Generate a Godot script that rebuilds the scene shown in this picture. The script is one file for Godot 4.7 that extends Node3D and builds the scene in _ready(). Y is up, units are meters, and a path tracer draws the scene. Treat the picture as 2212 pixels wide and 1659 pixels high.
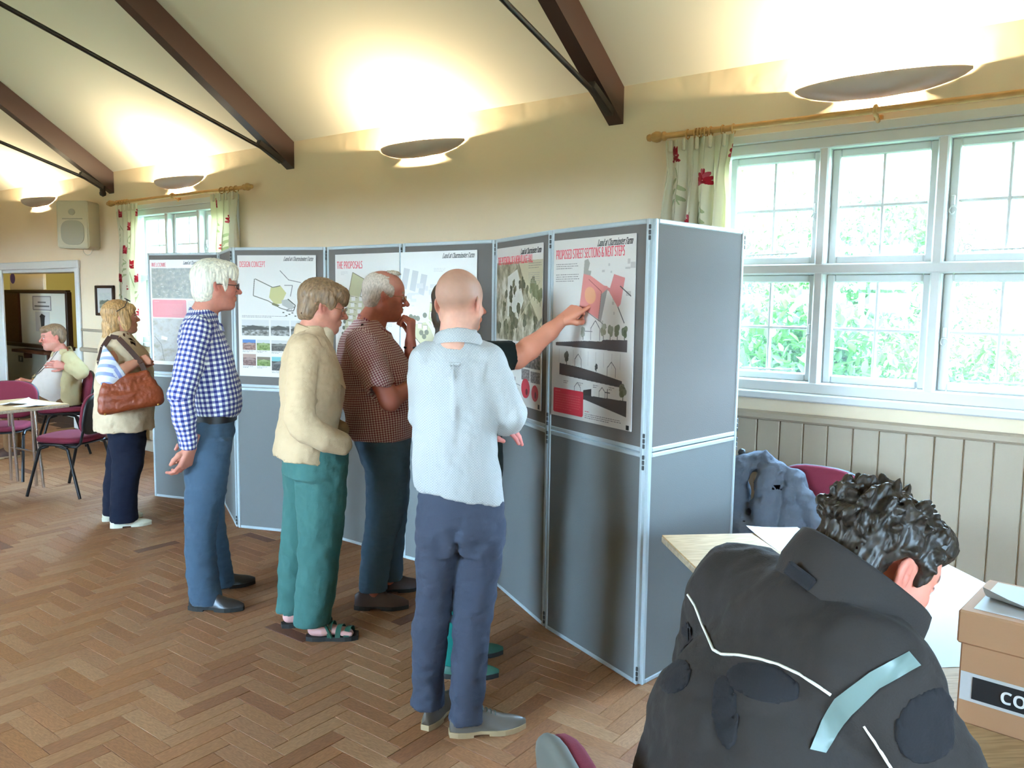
extends Node3D
# A village hall with display boards: visitors look at posters, pendant trusses and wall lights above.
# World: the window wall's inner face is z = 0, the room lies at z > 0, x runs along the wall, y up, metres.

const ROOM_L := -13.6
const ROOM_R := 3.6
const ROOM_D := 7.2
const EAVES := 2.915
const SLOPE := 0.67

var M := {}
var used_names := {}
var jobs: Array[Callable] = []
var job_out: Array = []
var job_done: Array[Callable] = []

func _ready() -> void:
	var cam := Camera3D.new()
	cam.name = "camera"
	cam.transform = Transform3D(Basis(Vector3(0.797341, 0.013003, -0.603389), Vector3(-0.071978, 0.994681, -0.073679), Vector3(0.599222, 0.102178, 0.794036)).orthonormalized(), Vector3(0, 1.62, 4.44))
	cam.fov = 50.544
	cam.near = 0.05
	cam.far = 200.0
	add_child(cam)
	cam.current = true
	var we := WorldEnvironment.new()
	we.name = "environment"
	var env := Environment.new()
	env.tonemap_mode = Environment.TONE_MAPPER_LINEAR
	env.tonemap_exposure = 0.72
	env.background_mode = Environment.BG_SKY
	var sky := Sky.new()
	var sm := ProceduralSkyMaterial.new()
	sm.sky_top_color = Color(0.66, 0.84, 1.0)
	sm.sky_horizon_color = Color(0.82, 0.93, 1.0)
	sm.ground_bottom_color = Color(0.30, 0.34, 0.26)
	sm.ground_horizon_color = Color(0.55, 0.6, 0.5)
	sm.sky_energy_multiplier = 9.0
	sm.ground_energy_multiplier = 3.0
	sky.sky_material = sm
	env.sky = sky
	env.sdfgi_enabled = true
	env.ssao_enabled = true
	env.ssil_enabled = true
	we.environment = env
	add_child(we)
	materials()
	room()
	windows()
	outside()
	trusses()
	wall_lights()
	boards()
	posters()
	furniture()
	small_things()
	people()
	run_jobs()

# ---------------------------------------------------------------- helpers
func numbered(called: String) -> String:
	var k: int = used_names.get(called, 0)
	used_names[called] = k + 1
	return called if k == 0 else "%s_%03d" % [called, k]

func thing(called: String, label: String, category: String, at := Vector3.ZERO, turn := 0.0, group := "") -> Node3D:
	var o := Node3D.new()
	o.name = numbered(called)
	add_child(o)
	o.position = at
	o.rotation.y = turn
	tag(o, label, category, group)
	return o

func tag(o: Node, label: String, category: String, group := "") -> Node:
	o.set_meta("label", label)
	o.set_meta("category", category)
	if group != "":
		o.set_meta("group", group)
	return o

func part(called: String, mesh: Mesh, m: Material, parent: Node = null) -> MeshInstance3D:
	var o := MeshInstance3D.new()
	o.name = called if parent else numbered(called)
	o.mesh = mesh
	if m:
		o.material_override = m
	(parent if parent else self).add_child(o, true)
	return o

func struct(called: String, mesh: Mesh, m: Material) -> MeshInstance3D:
	var o := part(called, mesh, m)
	o.set_meta("kind", "structure")
	return o

class MB:
	var v := PackedVector3Array()
	var n := PackedVector3Array()
	var t := PackedVector2Array()
	var c := PackedColorArray()
	var ix := PackedInt32Array()
	var col := Color(1, 1, 1)
	func vert(p: Vector3, nn: Vector3, u: Vector2) -> int:
		v.append(p); n.append(nn); t.append(u); c.append(col)
		return v.size() - 1
	func face(a: int, b: int, e: int) -> void:   # front faces clockwise, whatever the order given
		if (v[e] - v[a]).cross(v[b] - v[a]).dot(n[a] + n[b] + n[e]) < 0.0:
			ix.append(a); ix.append(e); ix.append(b)
		else:
			ix.append(a); ix.append(b); ix.append(e)
	func quad(a: Vector3, b: Vector3, e: Vector3, f: Vector3, out: Vector3, us := 1.0) -> void:
		var nn := (b - a).cross(f - a)
		if nn.length() < 1e-9: nn = (e - b).cross(f - e)
		nn = nn.normalized()
		if nn.dot(out) < 0.0: nn = -nn
		var ul := (b - a).length() * us
		var vl := (f - a).length() * us
		var i := vert(a, nn, Vector2(0, vl)); vert(b, nn, Vector2(ul, vl)); vert(e, nn, Vector2(ul, 0)); vert(f, nn, Vector2(0, 0))
		face(i, i + 1, i + 2); face(i, i + 2, i + 3)
	func uvquad(a: Vector3, b: Vector3, e: Vector3, f: Vector3, out: Vector3) -> void:   # a bottom left, b bottom right, e top right, f top left
		var i := vert(a, out, Vector2(0, 1)); vert(b, out, Vector2(1, 1)); vert(e, out, Vector2(1, 0)); vert(f, out, Vector2(0, 0))
		face(i, i + 1, i + 2); face(i, i + 2, i + 3)
	func box(ctr: Vector3, size: Vector3, bevel := 0.0, bs := Basis()) -> MB:
		var h := size * 0.5
		var g := minf(bevel, minf(h.x, minf(h.y, h.z)) * 0.98)
		for ax in 3:
			for s in [-1.0, 1.0]:
				var u := (ax + 1) % 3
				var w := (ax + 2) % 3
				var pts := []
				for k in [[-1, -1], [1, -1], [1, 1], [-1, 1]]:
					var p := Vector3()
					p[ax] = s * h[ax]; p[u] = k[0] * (h[u] - g); p[w] = k[1] * (h[w] - g)
					pts.append(ctr + bs * p)
				var o := Vector3(); o[ax] = s
				quad(pts[0], pts[1], pts[2], pts[3], bs * o)
		if g > 0.0:
			for ax in 3:
				var u := (ax + 1) % 3
				var w := (ax + 2) % 3
				for su in [-1.0, 1.0]:
					for sw in [-1.0, 1.0]:
						var p1 := Vector3(); var p2 := Vector3()
						p1[u] = su * h[u]; p1[w] = sw * (h[w] - g)
						p2[u] = su * (h[u] - g); p2[w] = sw * h[w]
						var e := Vector3(); e[ax] = h[ax] - g
						var o := Vector3(); o[u] = su; o[w] = sw
						quad(ctr + bs * (p1 - e), ctr + bs * (p1 + e), ctr + bs * (p2 + e), ctr + bs * (p2 - e), bs * o)
			for sx in [-1.0, 1.0]:
				for sy in [-1.0, 1.0]:
					for sz in [-1.0, 1.0]:
						var nn: Vector3 = (bs * Vector3(sx, sy, sz)).normalized()
						var i := vert(ctr + bs * Vector3(sx * h.x, sy * (h.y - g), sz * (h.z - g)), nn, Vector2.ZERO)
						vert(ctr + bs * Vector3(sx * (h.x - g), sy * h.y, sz * (h.z - g)), nn, Vector2.ZERO)
						vert(ctr + bs * Vector3(sx * (h.x - g), sy * (h.y - g), sz * h.z), nn, Vector2.ZERO)
						face(i, i + 1, i + 2)
		return self
	func bar(a: Vector3, b: Vector3, w: float, hgt: float, up := Vector3.UP, bevel := 0.0) -> MB:   # a box from a to b, w across, hgt along up
		var z := (b - a).normalized()
		var x := up.cross(z).normalized()
		var y := z.cross(x)
		return box((a + b) * 0.5, Vector3(w, hgt, (b - a).length()), bevel, Basis(x, y, z))
	func sheet(rows: Array, closed := false, us := 1.0, vs := 1.0, flip := false) -> MB:   # rows of points with smooth normals; closed joins each row's ends
		var nr := rows.size()
		var nc: int = rows[0].size()
		var i0 := v.size()
		for r in nr:
			var row: PackedVector3Array = rows[r]
			var up_: PackedVector3Array = rows[mini(r + 1, nr - 1)]
			var dn: PackedVector3Array = rows[maxi(r - 1, 0)]
			for k in nc:
				var a := row[(k + 1) % nc] if closed else row[mini(k + 1, nc - 1)]
				var b := row[(k + nc - 1) % nc] if closed else row[maxi(k - 1, 0)]
				var nn := (a - b).cross(up_[k] - dn[k])
				if nn.length_squared() < 1e-14:
					var q := r + (1 if r == 0 else -1)
					q = clampi(q, 0, nr - 1)
					var rq: PackedVector3Array = rows[q]
					nn = ((rq[(k + 1) % nc] - rq[(k + nc - 1) % nc]) if closed else (rq[mini(k + 1, nc - 1)] - rq[maxi(k - 1, 0)])).cross(up_[k] - dn[k])
				nn = nn.normalized()
				if flip: nn = -nn
				vert(row[k], nn, Vector2(float(k) / (nc if closed else nc - 1) * us, float(r) / (nr - 1) * vs))
		for r in nr - 1:
			for k in (nc if closed else nc - 1):
				var k2 := (k + 1) % nc
				var p := i0 + r * nc + k
				var q := i0 + r * nc + k2
				face(p, q, q + nc); face(p, q + nc, p + nc)
		return self
	func tube(pts: Array, rad: Variant, sides := 8, caps := true) -> MB:
		var rows := []
		var x := Vector3()
		for i in pts.size():
			var a: Vector3 = pts[maxi(i - 1, 0)]
			var b: Vector3 = pts[mini(i + 1, pts.size() - 1)]
			var z := (b - a).normalized()
			if x == Vector3(): x = z.cross(Vector3(0.123, 0.77, 0.41)).normalized()
			x = (x - z * x.dot(z)).normalized()
			var y := z.cross(x)
			var row := PackedVector3Array()
			var rr: float = rad[i] if rad is Array else rad
			for k in sides:
				var an := TAU * k / sides
				row.append(pts[i] + (x * cos(an) + y * sin(an)) * rr)
			rows.append(row)
		sheet(rows, true)
		if caps:
			for e in [0, pts.size() - 1]:
				var o: Vector3 = (pts[0] - pts[1]).normalized() if e == 0 else (pts[e] - pts[e - 1]).normalized()
				var ci := vert(pts[e], o, Vector2.ZERO)
				for k in sides: vert(rows[e][k], o, Vector2.ZERO)
				for k in sides: face(ci, ci + 1 + k, ci + 1 + (k + 1) % sides)
		return self
	func lathe(prof: Array, sides: int, xf := Transform3D()) -> MB:   # prof: Vector2(radius, height)
		var rows := []
		for p in prof:
			var row := PackedVector3Array()
			for k in sides:
				var an := TAU * k / sides
				row.append(xf * Vector3(cos(an) * p.x, p.y, sin(an) * p.x))
			rows.append(row)
		return sheet(rows, true, 1.0, 1.0, true)
	func prism(poly: PackedVector2Array, z0: float, z1: float, xf := Transform3D()) -> MB:   # poly in x, y, pushed along z
		var tri := Geometry2D.triangulate_polygon(poly)
		for z in [z0, z1]:
			var o := xf.basis * Vector3(0, 0, -1 if z == minf(z0, z1) else 1)
			var i := v.size()
			for p in poly: vert(xf * Vector3(p.x, p.y, z), o.normalized(), Vector2(p.x, -p.y))
			for k in range(0, tri.size(), 3): face(i + tri[k], i + tri[k + 1], i + tri[k + 2])
		var cw := Geometry2D.is_polygon_clockwise(poly)
		for k in poly.size():
			var a := poly[k]
			var b := poly[(k + 1) % poly.size()]
			var d := (b - a).orthogonal() * (1.0 if cw else -1.0)
			quad(xf * Vector3(a.x, a.y, z0), xf * Vector3(b.x, b.y, z0), xf * Vector3(b.x, b.y, z1), xf * Vector3(a.x, a.y, z1), xf.basis * Vector3(-d.x, -d.y, 0) * -1.0)
		return self
	func mesh() -> ArrayMesh:
		var a := []
		a.resize(Mesh.ARRAY_MAX)
		a[Mesh.ARRAY_VERTEX] = v; a[Mesh.ARRAY_NORMAL] = n; a[Mesh.ARRAY_TEX_UV] = t; a[Mesh.ARRAY_COLOR] = c; a[Mesh.ARRAY_INDEX] = ix
		var m := ArrayMesh.new()
		if v.size(): m.add_surface_from_arrays(Mesh.PRIMITIVE_TRIANGLES, a)
		return m

func bx(ctr: Vector3, size: Vector3, bevel := 0.0, bs := Basis()) -> ArrayMesh:
	return MB.new().box(ctr, size, bevel, bs).mesh()

# ---------------------------------------------------------------- materials
func mt(key: String, color: Color, rough := 0.8, metal := 0.0) -> StandardMaterial3D:
	var m := StandardMaterial3D.new()
	m.resource_name = key
	m.albedo_color = color
	m.roughness = rough
	m.metallic = metal
	M[key] = m
	return m

func rgb(r: int, g: int, b: int) -> Color:
	return Color(r / 255.0, g / 255.0, b / 255.0)

func picture(w: int, h: int, f: Callable) -> ImageTexture:
	var im := Image.create(w, h, false, Image.FORMAT_RGB8)
	for y in h:
		for x in w:
			im.set_pixel(x, y, f.call(x, y))
	return ImageTexture.create_from_image(im)

func noise(sd: int, freq: float, oct := 3) -> FastNoiseLite:
	var f := FastNoiseLite.new()
	f.seed = sd
	f.noise_type = FastNoiseLite.TYPE_SIMPLEX_SMOOTH
	f.frequency = freq
	f.fractal_octaves = oct
	return f

func noise_tex(sd: int, freq: float, size := 256, oct := 3) -> NoiseTexture2D:
	var t := NoiseTexture2D.new()
	t.width = size
	t.height = size
	t.seamless = true
	t.noise = noise(sd, freq, oct)
	return t

func relief(m: StandardMaterial3D, tex: Texture2D, cm: float, scale: float) -> StandardMaterial3D:
	m.heightmap_enabled = true
	m.heightmap_texture = tex
	m.heightmap_scale = cm
	m.uv1_triplanar = true
	m.uv1_scale = Vector3.ONE * scale
	return m

func cloth(key: String, color: Color, weave := 0.05, scale := 9.0) -> StandardMaterial3D:
	var m := mt(key, color, 0.92)
	m.rim_enabled = true
	m.rim = 0.25
	m.rim_tint = 0.6
	m.metallic_specular = 0.25
	return relief(m, M["weave_tex"], weave, scale)

func materials() -> void:
	M["weave_tex"] = noise_tex(11, 0.11, 256, 2)
	M["soft_tex"] = noise_tex(12, 0.02, 256, 4)
	relief(mt("wall_paint", rgb(242, 220, 188), 0.85), M["soft_tex"], 0.25, 0.9).uv1_world_triplanar = true
	mt("ceiling_paint", rgb(206, 202, 190), 0.9)
	mt("dado_paint", rgb(178, 162, 140), 0.5)
	mt("white_paint", rgb(228, 228, 224), 0.45)
	mt("kitchen_paint", rgb(196, 194, 140), 0.8)
	mt("kitchen_white", rgb(226, 226, 212), 0.6)
	mt("dark_beam", rgb(50, 30, 24), 0.42)
	mt("black_iron", rgb(28, 24, 21), 0.5)
	mt("black_plastic", rgb(24, 24, 25), 0.5)
	mt("black_metal", rgb(26, 25, 27), 0.35, 0.4)
	mt("grey_plastic", rgb(96, 98, 92), 0.55)
	mt("chrome", rgb(214, 214, 216), 0.16, 1.0)
	mt("brass", rgb(196, 160, 90), 0.3, 0.9)
	mt("lamp_shell", rgb(214, 196, 186), 0.7)
	mt("beige_plastic", rgb(206, 196, 168), 0.55)
	mt("paper", rgb(206, 204, 200), 0.8)
	mt("ink_black", rgb(30, 30, 32), 0.7)
	mt("ink_red", rgb(228, 62, 84), 0.6)
	mt("ink_white", rgb(238, 236, 232), 0.7)
	mt("board_frame", rgb(184, 194, 196), 0.45)
	mt("hinge_dark", rgb(64, 66, 66), 0.5)
	var felt := mt("board_felt", rgb(112, 108, 104), 0.97)
	felt.metallic_specular = 0.15
	felt.rim_enabled = true
	felt.rim = 0.3
	relief(felt, M["weave_tex"], 0.03, 5.0)
	var felt2 := mt("board_felt_low", rgb(120, 122, 120), 0.97)
	felt2.metallic_specular = 0.15
	relief(felt2, M["weave_tex"], 0.03, 5.0)
	cloth("maroon_cloth", rgb(112, 42, 56), 0.05, 8.0)
	var glass := mt("glass", Color(0.95, 1.0, 0.98, 0.06), 0.02)
	glass.transparency = BaseMaterial3D.TRANSPARENCY_ALPHA
	var lens := mt("spectacle_lens", Color(0.9, 0.9, 0.9, 0.12), 0.03)
	lens.transparency = BaseMaterial3D.TRANSPARENCY_ALPHA
	var tube := mt("lamp_glow", Color(1, 0.9, 0.7), 0.6)
	tube.emission_enabled = true
	tube.emission = Color(1.0, 0.86, 0.60)
	tube.emission_energy_multiplier = 14.0
	# timber: grain runs along u
	var n1 := noise(21, 0.02, 4)
	var n2 := noise(22, 0.05, 2)
	var grain := picture(512, 128, func(x: int, y: int) -> Color:
		var wv := n1.get_noise_2d(x * 0.35, y * 1.6) * 3.0
		var ring := 0.5 + 0.5 * sin((y * 0.16 + wv * 2.4) * 2.2)
		var fine := n2.get_noise_2d(x * 0.6, y * 9.0)
		var k := clampf(0.84 + 0.07 * (ring - 0.5) + 0.08 * fine, 0.0, 1.0)
		return Color(k, k * (0.985 + 0.015 * ring), k * (0.96 + 0.03 * ring)))
	M["grain_tex"] = grain
	var tones := [rgb(186, 134, 94), rgb(180, 127, 88), rgb(190, 139, 99), rgb(174, 120, 82), rgb(183, 132, 95), rgb(187, 130, 89), rgb(168, 114, 79), rgb(194, 145, 105), rgb(178, 122, 80), rgb(128, 82, 60)]
	for k in tones.size():
		var w := mt("floor_wood_%d" % k, tones[k], 0.40)
		w.albedo_texture = grain
		w.roughness = 0.45
	var ws := mt("floor_wood_far", Color.WHITE, 0.5)
	ws.albedo_texture = grain
	ws.vertex_color_use_as_albedo = true
	mt("floor_gap", rgb(70, 44, 30), 0.9)
	for e in [["pine", rgb(226, 178, 112), 0.45], ["table_wood", rgb(212, 172, 124), 0.7], ["table_edge", rgb(196, 176, 150), 0.6], ["brown_wood", rgb(92, 52, 34), 0.45], ["dark_frame", rgb(62, 42, 30), 0.45]]:
		var w := mt(e[0], e[1], e[2])
		w.albedo_texture = grain
		w.uv1_triplanar = true
		w.uv1_scale = Vector3(0.5, 1.2, 3.0)
		w.metallic_specular = 0.3
	var card := mt("cardboard", rgb(184, 138, 100), 0.85)
	relief(card, M["soft_tex"], 0.04, 3.0)
	# clothing prints: one picture is one repeat
	var ging := picture(48, 48, func(x: int, y: int) -> Color:
		var a := 1.0 if x < 24 else 0.0
		var b := 1.0 if y < 24 else 0.0
		var s := (a + b) * 0.5
		return rgb(236, 236, 222).lerp(rgb(30, 34, 104), s * (0.93 if s > 0.6 else 1.08)))
	var c1 := cloth("gingham_cloth", Color.WHITE, 0.03, 9.0)
	c1.heightmap_enabled = false
	c1.uv1_triplanar = false
	c1.uv1_scale = Vector3.ONE
	c1.albedo_texture = ging
	var chk := picture(48, 48, func(x: int, y: int) -> Color:
		var s := (0.5 if x % 48 < 22 else 0.0) + (0.5 if y % 48 < 18 else 0.0)
		return rgb(230, 212, 202).lerp(rgb(118, 34, 48), s * 1.0))
	var c2 := cloth("red_check_cloth", Color.WHITE, 0.03, 9.0)
	c2.heightmap_enabled = false
	c2.uv1_triplanar = false
	c2.uv1_scale = Vector3.ONE
	c2.albedo_texture = chk
	var strp := picture(16, 64, func(_x: int, y: int) -> Color:
		return rgb(150, 160, 206) if y < 26 else rgb(222, 224, 232))
	var c3 := cloth("striped_knit", Color.WHITE, 0.03, 9.0)
	c3.heightmap_enabled = false
	c3.uv1_triplanar = false
	c3.uv1_scale = Vector3.ONE
	c3.albedo_texture = strp
	var dots := picture(32, 32, func(x: int, y: int) -> Color:
		return rgb(152, 154, 154) if (x / 8 + y / 8) % 2 == 0 and (x % 8) > 1 and (y % 8) > 1 else rgb(180, 178, 172))
	var c4 := cloth("grey_dot_shirt", Color.WHITE, 0.03, 9.0)
	c4.albedo_texture = dots
	c4.heightmap_enabled = false
	c4.uv1_scale = Vector3.ONE * 52.0
	cloth("beige_linen", rgb(196, 168, 132), 0.06, 8.0)
	cloth("cream_knit", rgb(224, 202, 168), 0.08, 10.0)
	cloth("gilet_cloth", rgb(206, 182, 150), 0.06, 4.0)
	cloth("khaki_jacket", rgb(188, 170, 128), 0.06, 6.0)
	cloth("pale_shirt", rgb(208, 192, 180), 0.04, 8.0)
	cloth("brown_trousers", rgb(116, 84, 56), 0.05, 8.0)
	cloth("navy_cloth", rgb(26, 30, 44), 0.04, 8.0)
	cloth("jean_blue", rgb(68, 86, 102), 0.06, 10.0)
	cloth("jean_light", rgb(82, 104, 122), 0.06, 10.0)
	cloth("green_trousers", rgb(66, 106, 100), 0.05, 9.0)
	cloth("chino_navy", rgb(64, 69, 82), 0.05, 9.0)
	cloth("black_tee", rgb(20, 26, 24), 0.05, 8.0)
	cloth("teal_trousers", rgb(24, 104, 96), 0.05, 8.0)
	cloth("black_shell", rgb(50, 46, 44), 0.05, 7.0)
	cloth("black_panel", rgb(38, 37, 39), 0.05, 7.0)
	cloth("blue_jacket", rgb(88, 92, 100), 0.05, 5.0)
	cloth("brown_lining", rgb(120, 84, 70), 0.05, 6.0)
	mt("reflective_grey", rgb(104, 122, 116), 0.5)
	mt("piping", rgb(226, 222, 206), 0.6)
	relief(mt("tan_leather", rgb(140, 64, 34), 0.42), M["soft_tex"], 0.12, 6.0)
	mt("dark_leather", rgb(40, 34, 32), 0.35)
	mt("grey_leather", rgb(92, 84, 74), 0.38)
	mt("brown_leather", rgb(70, 48, 42), 0.42)
	mt("green_leather", rgb(40, 86, 70), 0.5)
	mt("cream_canvas", rgb(226, 218, 192), 0.7)
	mt("tan_sole", rgb(176, 150, 112), 0.7)
	mt("dark_sole", rgb(34, 34, 32), 0.7)
	mt("gold_wire", rgb(206, 186, 140), 0.25, 0.9)
	var sk := mt("skin", Color.WHITE, 0.52)
	sk.vertex_color_use_as_albedo = true
	sk.subsurf_scatter_enabled = true
	sk.subsurf_scatter_strength = 0.08
	sk.metallic_specular = 0.42
	var hr := mt("hair", Color.WHITE, 0.48)
	hr.vertex_color_use_as_albedo = true
	for e in [["leaf", rgb(52, 92, 34), rgb(60, 104, 30)], ["leaf_dark", rgb(30, 66, 30), rgb(40, 78, 30)], ["leaf_light", rgb(84, 116, 52), rgb(84, 116, 46)], ["blossom", rgb(216, 210, 190), rgb(90, 90, 80)]]:
		var l := mt(e[0], e[1], 0.5)
		l.backlight_enabled = true
		l.backlight = e[2]
		l.cull_mode = BaseMaterial3D.CULL_DISABLED
	mt("bark", rgb(84, 66, 50), 0.9)
	mt("grass", rgb(70, 92, 46), 0.95)
	relief(mt("stone", rgb(150, 156, 152), 0.9), M["soft_tex"], 0.6, 2.0)
	mt("mortar", rgb(206, 208, 204), 0.95)
	M["curtain"] = curtain_material()

# ---------------------------------------------------------------- flat print (posters, curtain pattern)
class Pic:
	var im: Image
	var w: int
	var h: int
	var rng := RandomNumberGenerator.new()
	func _init(ww: int, hh: int, bg: Color) -> void:
		w = ww; h = hh
		im = Image.create(w, h, false, Image.FORMAT_RGB8)
		im.fill(bg)
		rng.seed = 7 + ww * 3 + hh
	func rect(x: float, y: float, ww: float, hh: float, c: Color) -> void:
		im.fill_rect(Rect2i(int(x), int(y), maxi(1, int(ww)), maxi(1, int(hh))), c)
	func rrect(x: float, y: float, ww: float, hh: float, r: float, c: Color) -> void:
		rect(x + r, y, ww - 2 * r, hh, c)
		rect(x, y + r, ww, hh - 2 * r, c)
		for p in [[x + r, y + r], [x + ww - r, y + r], [x + r, y + hh - r], [x + ww - r, y + hh - r]]: oval(p[0], p[1], r, r, c)
	func poly(pts: Array, c: Color) -> void:   # flat list of x, y
		var n := pts.size() / 2
		var y0 := 1e9
		var y1 := -1e9
		for k in n:
			y0 = minf(y0, pts[k * 2 + 1]); y1 = maxf(y1, pts[k * 2 + 1])
		for y in range(maxi(0, int(y0)), mini(h, int(y1) + 1)):
			var xs := []
			var yy := y + 0.5
			for k in n:
				var ax: float = pts[k * 2]
				var ay: float = pts[k * 2 + 1]
				var bx_: float = pts[(k + 1) % n * 2]
				var by: float = pts[(k + 1) % n * 2 + 1]
				if (ay <= yy) != (by <= yy): xs.append(ax + (yy - ay) / (by - ay) * (bx_ - ax))
			xs.sort()
			for k in range(0, xs.size() - 1, 2):
				var a := maxi(0, int(xs[k]))
				var b := mini(w, int(xs[k + 1] + 0.5))
				if b > a: im.fill_rect(Rect2i(a, y, b - a, 1), c)
	func line(pts: Array, th: float, c: Color) -> void:
		for k in range(0, pts.size() - 3, 2):
			var a := Vector2(pts[k], pts[k + 1])
			var b := Vector2(pts[k + 2], pts[k + 3])
			var o := (b - a).normalized().orthogonal() * th * 0.5
			poly([a.x + o.x, a.y + o.y, b.x + o.x, b.y + o.y, b.x - o.x, b.y - o.y, a.x - o.x, a.y - o.y], c)
	func oval(x: float, y: float, rx: float, ry: float, c: Color, turn := 0.0) -> void:
		var pts := []
		for k in 18:
			var p := Vector2(cos(TAU * k / 18) * rx, sin(TAU * k / 18) * ry).rotated(turn)
			pts.append(x + p.x); pts.append(y + p.y)
		poly(pts, c)
	func text(x: float, y: float, ww: float, rows: int, gap: float, c: Color) -> void:   # small print too small to read
		for r in rows:
			var xx := x
			var end := x + ww * (rng.randf_range(0.5, 0.8) if r == rows - 1 else rng.randf_range(0.92, 1.0))
			while xx < end:
				var l := rng.randf_range(3, 11)
				rect(xx, y + r * gap, minf(l, end - xx), 2, c)
				xx += l + 2
	func photo(x: int, y: int, ww: int, hh: int, sd: int, cols: Array, fx := 0.03, fy := 0.03) -> void:   # mottled picture through a ramp of colours
		var f := FastNoiseLite.new()
		f.seed = sd
		f.frequency = 1.0
		f.fractal_octaves = 5
		f.fractal_gain = 0.6
		for j in hh:
			for i in ww:
				if x + i >= w or y + j >= h: continue
				var k := clampf(0.5 + 0.75 * f.get_noise_2d(i * fx, j * fy), 0.0, 0.999) * (cols.size() - 1)
				im.set_pixel(x + i, y + j, (cols[int(k)] as Color).lerp(cols[int(k) + 1], k - int(k)))
	func house(x: float, y: float, ww: float, hh: float, c: Color) -> void:   # outline of a gable end standing on y
		line([x, y, x, y - hh * 0.6, x + ww * 0.5, y - hh, x + ww, y - hh * 0.6, x + ww, y], 2, c)
	func tree(x: float, y: float, hh: float, c: Color) -> void:
		rect(x - 1, y - hh * 0.35, 3, hh * 0.35, c.darkened(0.3))
		for k in 9: oval(x + rng.randf_range(-0.16, 0.16) * hh, y - hh * rng.randf_range(0.35, 0.85), hh * 0.15, hh * 0.18, c.lightened(rng.randf_range(0.0, 0.22)))
	func tex() -> ImageTexture:
		return ImageTexture.create_from_image(im)

func curtain_material() -> StandardMaterial3D:
	var p := Pic.new(384, 512, rgb(226, 220, 196))
	var red := rgb(150, 26, 40)
	var green := rgb(170, 176, 134)
	for e in [[70, 60, 0.2], [262, 130, -0.3], [150, 250, 0.4], [330, 330, 0.1], [60, 400, -0.2], [210, 440, 0.3]]:
		var x: float = e[0]
		var y: float = e[1]
		p.line([x, y + 20, x + 26 * e[2] * 3, y + 70, x + 60 * e[2] * 3, y + 128], 2.5, green)
		for k in 5: p.oval(x + 20 * e[2] * 3 + (k % 2) * 40 - 20, y + 62 + k * 15, 17, 6, green, 0.6 if k % 2 else 2.5)
		for k in 9:
			var a := PI + PI * k / 8.0
			p.oval(x + cos(a) * 26, y + sin(a) * 30, 13, 6, red if k % 3 else red.lightened(0.2), a)
		for k in 5:
			var a := PI + PI * (k + 0.5) / 5.0
			p.oval(x + cos(a) * 11, y + 4 + sin(a) * 14, 8, 4, red.darkened(0.15), a)
	var m := cloth("curtain_print", Color.WHITE, 0.03, 9.0)
	m.heightmap_enabled = false
	m.uv1_triplanar = false
	m.uv1_scale = Vector3.ONE
	m.albedo_texture = p.tex()
	m.backlight_enabled = true
	m.backlight = Color(0.55, 0.52, 0.42)
	return m

func lettering(called: String, text: String, at: Vector3, width: float, height: float, m: Material, parent: Node3D, font := "Droid Sans", weight := 700, slant := 0.0) -> MeshInstance3D:   # raised by a hair, fitted to width x height, at = lower left corner, facing +z of the parent
	var t := TextMesh.new()
	var f := SystemFont.new()
	f.font_names = PackedStringArray([font])
	f.font_weight = weight
	t.font = f
	t.text = text
	t.font_size = 32
	t.pixel_size = 0.01
	t.depth = 0.01
	t.curve_step = 4.0
	var bb := t.get_aabb()
	var o := part(called, t, m, parent)
	var sx := width / bb.size.x
	var sy := height / bb.size.y
	o.transform = Transform3D(Basis(Vector3(sx, 0, 0), Vector3(slant * sy, sy, 0), Vector3(0, 0, 0.1)), at + Vector3(-bb.position.x * sx, -bb.position.y * sy, 0.0005))
	return o

# ---------------------------------------------------------------- the room
const WIN_X := [-1.05, -7.39]      # centres of the two windows in view
const WIN_W := 1.80
const WIN_Y0 := 1.14
const WIN_Y1 := 2.49
const UNSEEN_FRONT_WIN := [-8.6, -3.2]   # unseen windows of the opposite wall, placed to light the board fronts
const UNSEEN_RIGHT_WIN := [4.6]   # unseen window of the right end wall, placed to light the end board
const HATCH := [-11.56, -9.56, 1.92]

func wall_with_holes(x0: float, x1: float, y1: float, z0: float, z1: float, holes: Array) -> MB:   # holes: [x0, x1, y0, y1], sorted by x
	var mb := MB.new()
	var x := x0
	for hh in holes:
		mb.box(Vector3((x + hh[0]) / 2, y1 / 2, (z0 + z1) / 2), Vector3(hh[0] - x, y1, absf(z1 - z0)))
		if hh[2] > 0.0: mb.box(Vector3((hh[0] + hh[1]) / 2, hh[2] / 2, (z0 + z1) / 2), Vector3(hh[1] - hh[0], hh[2], absf(z1 - z0)))
		mb.box(Vector3((hh[0] + hh[1]) / 2, (hh[3] + y1) / 2, (z0 + z1) / 2), Vector3(hh[1] - hh[0], y1 - hh[3], absf(z1 - z0)))
		x = hh[1]
	mb.box(Vector3((x + x1) / 2, y1 / 2, (z0 + z1) / 2), Vector3(x1 - x, y1, absf(z1 - z0)))
	return mb

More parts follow.
